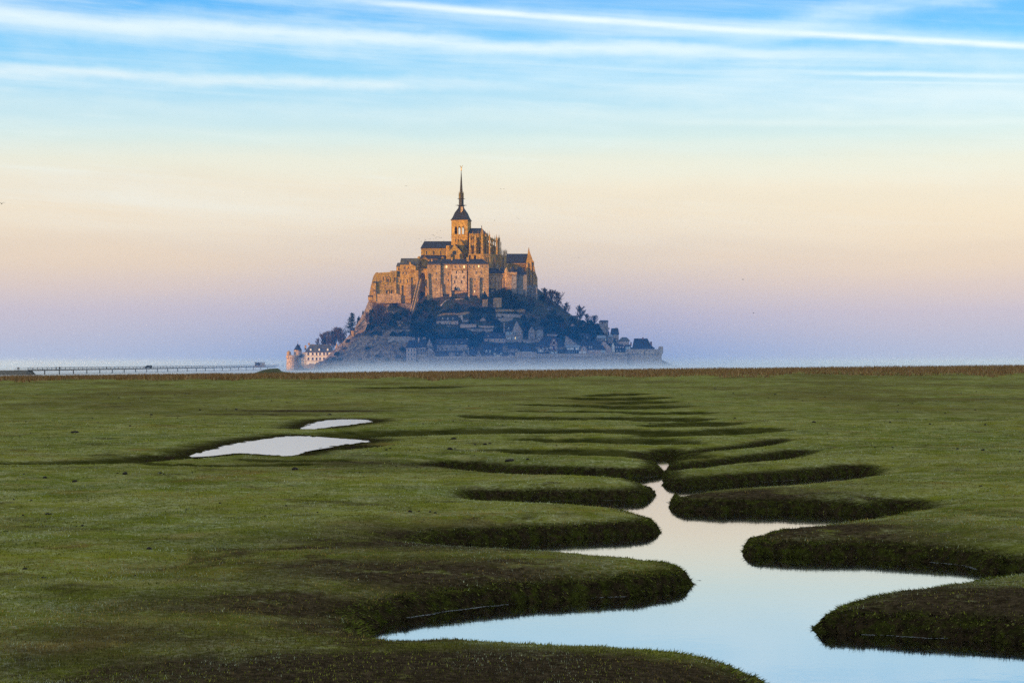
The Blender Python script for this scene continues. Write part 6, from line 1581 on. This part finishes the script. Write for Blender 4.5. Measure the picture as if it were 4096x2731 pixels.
SH = [(1590, 1275, 30, 40), (1620, 1262, 26, 34), (1655, 1270, 28, 40), (1690, 1252, 28, 44), (1680, 1232, 22, 30), (1705, 1215, 20, 30), (1730, 1222, 24, 40), (1745, 1242, 22, 34), (1655, 1310, 30, 46), (1680, 1318, 34, 48), (1710, 1310, 34, 44), (1725, 1285, 30, 36),
      (1570, 1300, 26, 44), (1540, 1290, 30, 44), (1560, 1270, 24, 40), (1480, 1318, 26, 36), (1500, 1335, 14, 30), (1575, 1345, 22, 44), (1610, 1345, 20, 40), (1650, 1345, 22, 44), (1690, 1345, 26, 48), (1730, 1345, 28, 50), (1715, 1370, 26, 46), (1760, 1352, 20, 44), (1800, 1352, 24, 48), (1840, 1350, 24, 50), (1880, 1355, 30, 50), (1915, 1362, 32, 46), (1895, 1385, 28, 44), (1935, 1345, 24, 36),
      (1870, 1338, 20, 44), (1845, 1325, 14, 40), (1890, 1240, 18, 44), (1925, 1246, 18, 40), (1960, 1246, 20, 40), (1800, 1245, 14, 26), (1775, 1250, 12, 26), (1985, 1200, 38, 40), (2010, 1195, 46, 40), (2035, 1196, 44, 36), (2050, 1215, 24, 34), (2075, 1225, 28, 36), (2095, 1230, 28, 34), (2025, 1232, 26, 36), (2060, 1238, 20, 40), (2115, 1240, 20, 30), (2125, 1222, 22, 30),
      (1960, 1278, 22, 36), (1985, 1296, 20, 40), (1920, 1275, 16, 36), (1900, 1275, 20, 40), (1885, 1292, 14, 30), (2010, 1268, 10, 20), (2030, 1258, 9, 16), (2045, 1262, 12, 20), (2060, 1250, 8, 18), (2000, 1330, 24, 34), (1985, 1330, 20, 30), (2105, 1305, 26, 36), (2110, 1335, 26, 30), (2095, 1275, 18, 30), (2130, 1285, 18, 28), (2175, 1300, 28, 36), (2190, 1325, 26, 34), (2200, 1300, 22, 30),
      (2225, 1322, 26, 40), (2250, 1320, 28, 40), (2270, 1330, 28, 36), (2300, 1330, 34, 40), (2320, 1325, 32, 36), (2350, 1325, 34, 44), (2370, 1320, 30, 40), (2390, 1330, 34, 40), (2400, 1345, 22, 36), (2290, 1285, 22, 36), (2330, 1300, 22, 36), (2300, 1350, 22, 36), (2370, 1345, 22, 40), (2240, 1350, 18, 36), (2425, 1335, 20, 26), (2455, 1365, 16, 26), (2480, 1372, 14, 26), (2215, 1255, 18, 26), (2240, 1285, 16, 30), (2360, 1300, 22, 36), (2390, 1312, 22, 30),
      (1520, 1340, 10, 24), (1470, 1395, 9, 24), (1510, 1425, 9, 24), (1550, 1440, 10, 26), (1595, 1430, 12, 26), (1440, 1440, 8, 20), (1490, 1450, 8, 22), (1380, 1395, 14, 26), (1395, 1368, 14, 26), (1350, 1420, 14, 30), (1336, 1440, 14, 26), (1360, 1440, 12, 26), (1612, 1400, 14, 22), (1618, 1440, 16, 22)]
_r = random.Random(11)
SH += [(_r.uniform(2195, 2400), 0, _r.uniform(14, 24), _r.uniform(24, 42)) for _ in range(34)]
SH = [(x, y if y else 1262 + (x - 2195) * .32 + _r.uniform(0, 60), h_, w_) for x, y, h_, w_ in SH]
for k, (px, pb, hp_, w_) in enumerate(SH):
    shrub(px, pb, pb - hp_, w_, 'dark evergreen shrub in the thicket on the mount', k, 'dark shrubs covering the slopes of the mount')

# ================================================================== people
def person_mesh(seed, coat, legs, stride=0.12, arm=0.1):
    sk = [((0, 0, .93), .13, None), ((0, 0, 1.15), .15, 0), ((0, 0, 1.38), .17, 1), ((0, 0, 1.50), .06, 2), ((0, -.01, 1.62), .10, 3), ((0, -.01, 1.73), .085, 4),
          ((-.10, stride, .88), .095, 0), ((-.10, stride * .6, .48), .065, 6), ((-.10, stride * 1.3, .06), .05, 7), ((-.10, stride * 1.3 - .16, .03), .04, 8),
          ((.10, -stride, .88), .095, 0), ((.10, -stride * .6, .48), .065, 10), ((.10, -stride * 1.2, .06), .05, 11), ((.10, -stride * 1.2 - .16, .03), .04, 12),
          ((-.21, 0, 1.40), .065, 2), ((-.26, arm, 1.12), .05, 14), ((-.24, -arm, .88), .04, 15), ((.21, 0, 1.40), .065, 2), ((.26, -arm, 1.12), .05, 17), ((.24, -arm * 1.6, .88), .04, 18)]
    me = bpy.data.meshes.new('person'); me.from_pydata([s[0] for s in sk], [(i, s[2]) for i, s in enumerate(sk) if s[2] is not None], []); o = bpy.data.objects.new('person', me); COL.objects.link(o)
    o.modifiers.new('s', 'SKIN')
    for v, s in zip(me.skin_vertices[0].data, sk): v.radius = (s[1], s[1])
    me.skin_vertices[0].data[0].use_root = True
    dg = bpy.context.evaluated_depsgraph_get(); ev = o.evaluated_get(dg); m2 = bpy.data.meshes.new_from_object(ev); bpy.data.objects.remove(o)
    cols = np.zeros((len(m2.vertices), 3)); co = np.zeros(len(m2.vertices) * 3); m2.vertices.foreach_get('co', co); z = co.reshape(-1, 3)[:, 2]; y = co.reshape(-1, 3)[:, 1]
    cols[:] = coat; cols[z < .9] = legs; cols[z < .09] = (.01, .01, .01); cols[(z > 1.49)] = (.45, .29, .22); cols[(z > 1.66)] = (.04, .025, .015)
    a_ = m2.attributes.new('tint', 'FLOAT_COLOR', 'POINT'); a_.data.foreach_set('color', np.concatenate([cols, np.ones((len(cols), 1))], 1).astype(np.float32).ravel())
    m2.materials.clear(); m2.materials.append(mleaf); m2.name = 'person'
    return m2
PM = [person_mesh(1, (.02, .025, .04), (.015, .018, .03)), person_mesh(2, (.025, .02, .025), (.02, .02, .03), .02, .05), person_mesh(3, (.55, .12, .06), (.03, .03, .05), .05, .08)]


def person(loc, rz, k, label, group=None):
    o = bpy.data.objects.new('person', PM[k]); COL.objects.link(o); o.location = loc; o.rotation_euler = (0, 0, rz)
    return tag(o, label, 'person', group)


# ================================================================== causeway footbridge
CA, CB = Vector(((112 - CX) * 1040 / FPX, 1040, 0)), Vector(((1030 - CX) * 1540 / FPX, 1540, 0))
deck = lambda u: CA.lerp(CB, u)
DZ = -0.25
br = thing('footbridge', 'long low causeway footbridge with thin railings running to the shore', 'footbridge', (CA.x, CA.y, DZ))
M['steel'] = simple('weathered_steel', (0.03, 0.034, 0.04), 0.6, 0.2); M['plank'] = simple('deck_planks', (0.05, 0.045, 0.04), 0.9, 0.3)
dv = (CB - CA).normalized(); dn = Vector((dv.y, -dv.x, 0))
ce = CB + dv * 60
MB().bar(CA + Vector((0, 0, DZ - .2)) + dn * -3.5, ce + Vector((0, 0, DZ - .2)) + dn * -3.5, 8, .4).build('deck', M['plank'], br)
for h_, w_ in ((1.30, .2), (.72, .13), (.22, .16)): MB().bar(CA + Vector((0, 0, DZ + h_)), ce + Vector((0, 0, DZ + h_)), w_, w_).build('rail', M['steel'], br)
for h_ in (1.30, .72): MB().bar(CA + Vector((0, 0, DZ + h_)) - dn * 7, ce + Vector((0, 0, DZ + h_)) - dn * 7, .09, .09).build('rail', M['steel'], br)
pmesh = None
for k in range(78):
    u = deck(0) + dv * ((ce - CA).length * k / 77)
    if pmesh is None: po = MB().box(-.11, .11, -.11, .11, -.1, 1.34).build('post', M['steel']); pmesh = po.data; bpy.data.objects.remove(po)
    po = bpy.data.objects.new('post', pmesh); COL.objects.link(po); po.parent = br; po.location = Vector((u.x, u.y, DZ)) - br.location
for k in range(24):
    u = deck(0) + dv * ((ce - CA).length * (k + .5) / 24) - dn * 3.5
    MB().lathe(u.x, u.y, [(.28, SAND - .2), (.28, DZ - .4)], 8).build('pile', M['steel'], br)
cwy = mesh_obj('causeway_bank', [(-420, 1000, SAND), (CA.x + 1, 1030, SAND), (CA.x + 1, 1054, SAND), (-420, 1030, SAND), (-420, 1008, DZ - .6), (CA.x, 1036, DZ - .05), (CA.x, 1048, DZ - .05), (-420, 1022, DZ - .6)], [(0, 1, 5, 4), (1, 2, 6, 5), (2, 3, 7, 6), (4, 5, 6, 7)], simple('causeway_gravel', (0.09, 0.085, 0.075), .95, .3))
tag(cwy, kind='structure')


def on_deck(px, off=-3.0):
    """point on the deck in line with a photo column"""
    lo, hi = 0.0, 1.2
    for _ in range(40):
        m_ = (lo + hi) / 2; q = CA + dv * ((CB - CA).length * m_) + dn * off; x = CX + q.x * FPX / q.y
        if x < px: lo = m_
        else: hi = m_
    return Vector((q.x, q.y, DZ))
person(Vector((pt(62, 1470, 1030).x, 1030 + 5, DZ - .12)), .3, 1, 'person in dark clothes walking nearest the picture edge on the causeway path', None)
person(Vector((pt(66.5, 1470, 1031).x, 1031 + 5, DZ - .12)), -.2, 0, 'darkly dressed companion just behind the first walker on the path', None)
person(on_deck(224), 1.3, 0, 'slim person in dark clothes alone near the start of the footbridge', None)
person(on_deck(236.5), 1.6, 1, 'first of two people walking close together on the footbridge', None); person(on_deck(239), 1.5, 0, 'second of the pair walking close together on the footbridge', None)
person(on_deck(426), 1.5, 1, 'lone distant person in dark clothes midway between the pair and the van', None)
person(on_deck(1061.5), 1.2, 0, 'person in dark clothes leaning at the end of the shelter', None)
for k, px in enumerate((1101, 1106, 1108.5, 1114)): person(on_deck(px), 1.5, k % 2, 'person in dark clothes in the small group beyond the shelter', 'people between the shelter and the shore tower')
for k, px in enumerate((1134, 1138)): person(on_deck(px), 1.4, 2, 'person in a red jacket just before the shore tower', 'red jacketed people by the shore tower')
person(on_deck(1147), 1.4, 0, 'person in dark clothes standing right against the shore tower', None)
for k, px in enumerate((1662, 1665, 1669, 1673, 1676, 1681)): person(pt(px, 1075.2, 1530), 0, k % 2, 'tiny dark visitor at the parapet of the arched terrace', 'visitors on the abbey terrace')
# van
vp = on_deck(593, -3.2); va = math.atan2(dv.y, dv.x)
van = thing('van', 'dark blue panel van driving along the footbridge', 'van', vp); van.rotation_euler = (0, 0, 0)
M['van_paint'] = simple('van_paint', (0.02, 0.03, 0.045), 0.35, 0.1, spec=.5); M['tyre'] = simple('tyre', (0.012, 0.012, 0.012), .9, .1)
def van_part(name, prof, y0, y1, mat, par=van):
    n = len(prof); m = MB(); m.add([(x, y0, z) for x, z in prof] + [(x, y1, z) for x, z in prof], [tuple(range(n)), tuple(range(2 * n - 1, n - 1, -1))] + [(i, i + n, (i + 1) % n + n, (i + 1) % n) for i in range(n)])
    o = mesh_obj(name, m.v, m.f, M[mat], par); return o
van_part('body', [(-2.3, .35), (-2.28, 1.0), (-1.55, 1.15), (-.95, 1.85), (-.7, 1.98), (2.2, 1.98), (2.35, 1.8), (2.38, .4)], -.95, .95, 'van_paint')
van_part('windscreen', [(-1.52, 1.19), (-1.0, 1.82), (-.97, 1.78), (-1.48, 1.15)], -.8, .8, 'glass')
van_part('side_window', [(-1.2, 1.2), (-.8, 1.75), (-.1, 1.75), (-.1, 1.2)], -.97, -.955, 'glass')
for x in (-1.5, 1.5):
    for y in (-.9, .9):
        w_ = MB(); w_.lathe(0, 0, [(.34, -.11), (.34, .11)], 14); o = mesh_obj('wheel', [(x_, z_, y_) for x_, y_, z_ in w_.v], w_.f, M['tyre'], van); o.location = (x, y, .34)
        r_ = MB(); r_.lathe(0, 0, [(.19, -.125), (.19, .125)], 10); q = mesh_obj('rim', [(x_, z_, y_) for x_, y_, z_ in r_.v], r_.f, M['steel'], o)
for y in (-.7, .7): mesh_obj('headlight', *(lambda m: (m.v, m.f))(MB().box(-2.33, -2.27, y - .15, y + .15, .72, .9)), M['white'], van)
# bus shelter
spx = on_deck(1039, -3)
shl = thing('shelter', 'flat roofed glazed shelter on the footbridge near the shore', 'shelter', spx)
q_ = spx.y / FPX
MB().box(spx.x - 4.2, spx.x + 4.2, spx.y - 1.4, spx.y + 1.6, DZ + 3.35, DZ + 3.65).build('roof', M['steel'], shl)
for x in (-3.6, -1.2, 1.2, 3.6):
    for y in (-1, 1.2): MB().box(spx.x + x - .1, spx.x + x + .1, spx.y + y - .1, spx.y + y + .1, DZ, DZ + 3.35).build('post', M['steel'], shl)
MB().box(spx.x - 3.6, spx.x + .4, spx.y + 1.2, spx.y + 1.26, DZ + .9, DZ + 3.2).build('glass_panel', M['glass'], shl)
MB().box(spx.x + .5, spx.x + 3.6, spx.y - .9, spx.y - .82, DZ + .9, DZ + 3.1).build('glass_panel', M['slate_pale'], shl)
MB().box(spx.x - 4.0, spx.x + 4.0, spx.y - 1.1, spx.y - .8, DZ - .3, DZ + 1.0).build('base_panel', M['grey'], shl)
# grassy bank rising from the mist
mv, mf = [], []
na, nb = 60, 14
for i in range(na):
    u = i / (na - 1); x = pt(975 + 235 * u, 1480, 940).x
    prof_ = max(0, math.sin(math.pi * min(1, u * 1.02))) ** .8 * (1.15 if u < .55 else 1.0) * (1 - .28 * sstep(.5, .62, u)) + .1 * (float(fbm(u * 9, 0, 3, 3)) - .5)
    for j in range(nb):
        v = j / (nb - 1) * 2 - 1; mv.append((x, 955 + v * 9, SAND - .2 + 3.5 * max(0, prof_) * (1 - v * v)))
for i in range(na - 1):
    for j in range(nb - 1): a_ = i * nb + j; mf.append((a_, a_ + nb, a_ + nb + 1, a_ + 1))
tag(mesh_obj('grassy_bank', mv, mf, simple('bank_grass', (0.045, 0.055, 0.025), .95, .35, .4), smooth=True), kind='structure')

# ================================================================== birds
def bird_mesh(nm, up, span):
    m = MB(); m.lathe(0, 0, [(.02, -.5), (.09, -.3), (.13, 0), (.10, .3), (.05, .42), (.02, .52)], 6)
    m.v = [(x, z, y) for x, y, z in m.v]                                  # body along Y
    for s in (-1, 1): m.add([(s * .05, -.15, .05), (s * .05, .22, .05), (s * span * .45, .16, .05 + up), (s * span * .45, -.16, .05 + up), (s * span, .02, .05 + up * .55), (s * span * .45, 0, .1 + up), (s * .05, 0, .12)],
                                [(0, 3, 5, 6), (6, 5, 2, 1), (3, 4, 5), (5, 4, 2), (0, 1, 2, 3), (3, 2, 4)])
    m.add([(-.05, .4, 0), (.05, .4, 0), (.14, .72, .02), (-.14, .72, .02)], [(0, 1, 2, 3)])
    o = m.build(nm, M['bird']); me = o.data; bpy.data.objects.remove(o); return me
M['bird'] = simple('bird_plumage', (0.03, 0.028, 0.026), .8, .2)
GULL, GULL2 = bird_mesh('gull', .28, 1.15), bird_mesh('gull', .12, 1.0)
def bird(px, py, Y, s, label, k=0, group=None, rz=0.0, name='gull'):
    o = bpy.data.objects.new(name, GULL if k == 0 else GULL2); COL.objects.link(o); o.location = pt(px, py, Y); o.scale = (s, s, s); o.rotation_euler = (0, R(8) * (k - .5), rz)
    return tag(o, label, 'bird', group)
bird(1625, 745, 1100, 1.0, 'gull gliding with spread wings left of the spire', 0)
bird(2003, 756, 1300, .8, 'first gull of a level pair right of the spire', 1, rz=.9); bird(2016, 756, 1300, .8, 'second gull of the level pair, farther from the spire', 1, rz=.8)
bird(7, 815, 500, .9, 'dark bird at the very edge of the picture', 0, rz=.5)
bird(2972, 1118, 800, .8, 'small dark bird alone in the pink sky, the upper of two', 1, rz=1.2); bird(3014, 1252, 800, .9, 'small dark bird alone low over the mist, the lower of two', 1, rz=.2)
bird(2315, 1030, 1200, .7, 'single bird above the bare trees', 1, rz=1.0); bird(885, 1310, 900, .5, 'tiny bird low in the lavender haze far from the mount', 1); bird(1978, 882, 1400, .9, 'single bird just above the choir pinnacles', 0, rz=.7); bird(2032, 803, 1500, .7, 'single faint bird high above the choir', 1)
for px, py in ((2067, 870), (2072, 873), (2076, 877)): bird(px, py, 1500, .7, 'one of three birds in a slanting line above the choir', 1, 'three birds in a line', .4)
for k, (px, py) in enumerate(((1679, 941), (1677, 955), (1685, 967), (1700, 958), (1703, 960), (1699, 962), (1716, 957), (1721, 957), (1730, 939), (1734, 939.5), (1736, 943), (1742, 950), (1742, 954), (1747, 949), (1755, 949.5), (1758, 952), (1764, 953), (1748, 932), (1762, 923), (1734, 956), (1751, 960), (1775, 962))):
    bird(px, py, 1545 + (k % 5) * 4, .85, 'small dark bird of the flock wheeling over the nave roof', k % 2, 'flock of birds over the nave', k * 1.1, 'bird')

# ================================================================== clods and droppings on the turf
CL = []
for sd in range(4):
    bm = bmesh.new(); bmesh.ops.create_icosphere(bm, subdivisions=2, radius=1)
    for v in bm.verts:
        n_ = v.co.normalized(); v.co = n_ * (0.72 + .55 * float(fbm(n_.x * 1.7 + sd * 4 + 8, n_.y * 1.7 + n_.z * 1.3 + 8, 3, sd))); v.co.z *= .62
    me = bpy.data.meshes.new('turf_clod'); bm.to_mesh(me); bm.free(); me.materials.append(M['clod'] if 'clod' in M else M.setdefault('clod', simple('dark_clod', (0.018, 0.014, 0.010), .95, .4, 8))); CL.append(me)
CLODS = [(597, 2198, 26), (92, 2052, 14), (190, 2048, 22), (205, 2047, 14), (96, 1895, 12), (180, 1907, 22), (300, 1919, 24), (470, 1891, 12), (500, 1893, 26), (640, 1890, 20), (655, 1894, 10), (770, 1888, 8), (1180, 1875, 30), (170, 2310, 16), (182, 2307, 10), (100, 2275, 20), (330, 2098, 20), (305, 2100, 12), (125, 1997, 12), (55, 1998, 12), (17, 2121, 10), (30, 2121, 10),
         (520, 1705, 14), (800, 1637, 14), (945, 1638, 14), (905, 1637, 10), (605, 1663, 16), (475, 1592, 10), (565, 1591, 10), (185, 1563, 12), (300, 1730, 34), (880, 1817, 16), (785, 1826, 30), (1318, 1657, 18), (1840, 1621, 10), (1875, 1622, 10), (1800, 1798, 26), (1820, 1795, 12), (1900, 1780, 14), (1940, 1779, 18), (1960, 1776, 16), (1975, 1794, 24), (1815, 1758, 22), (1545, 1801, 14), (1510, 1790, 10), (1470, 1806, 10), (1560, 1795, 12), (1515, 1862, 8),
         (1640, 2045, 20), (1675, 2042, 12), (1720, 2045, 16), (1740, 2048, 14), (1585, 1863, 10), (1455, 1903, 10), (2040, 1833, 40), (2110, 1832, 16), (2940, 1672, 14), (2600, 1690, 10), (3255, 1687, 18), (3560, 1690, 14), (3720, 1697, 12), (3590, 1650, 10), (3780, 1655, 10), (3900, 1640, 12), (3940, 1700, 14), (3830, 1797, 16), (3930, 1802, 16), (3935, 1800, 10), (4080, 1806, 14), (3500, 1788, 10), (3570, 1790, 10), (3925, 1945, 12), (3300, 1590, 10), (3100, 1580, 12), (3650, 1610, 10), (2860, 1555, 14),
         (1270, 2045, 10), (1145, 2017, 14), (1060, 2060, 12), (880, 2012, 12), (745, 2035, 10), (540, 2300, 12), (700, 2230, 8), (1555, 2190, 10), (1640, 2180, 9), (890, 2195, 8), (1490, 2250, 9)]
CLODS += [(random.uniform(30, 4060), random.uniform(1560, 1900), random.uniform(5, 9)) for _ in range(170)]
nc = 0
for k, (px, py, w_) in enumerate(CLODS):
    Pq = ground_pt(px, py, 0.0)[None, :]; z, e, _q = pick_z(Pq)
    if e[0] < .7: continue
    s = w_ * Pq[0, 1] / FPX / 2
    o = bpy.data.objects.new('turf_clod', CL[k % 4]); COL.objects.link(o); o.location = (Pq[0, 0], Pq[0, 1], z[0] + s * .12); o.scale = (s, s * .7, min(s, .16)); o.rotation_euler = (0, 0, k * 2.1)
    tag(o, 'dark earthy clod lying on the grazed turf', 'clod', 'dark clods scattered over the marsh'); nc += 1
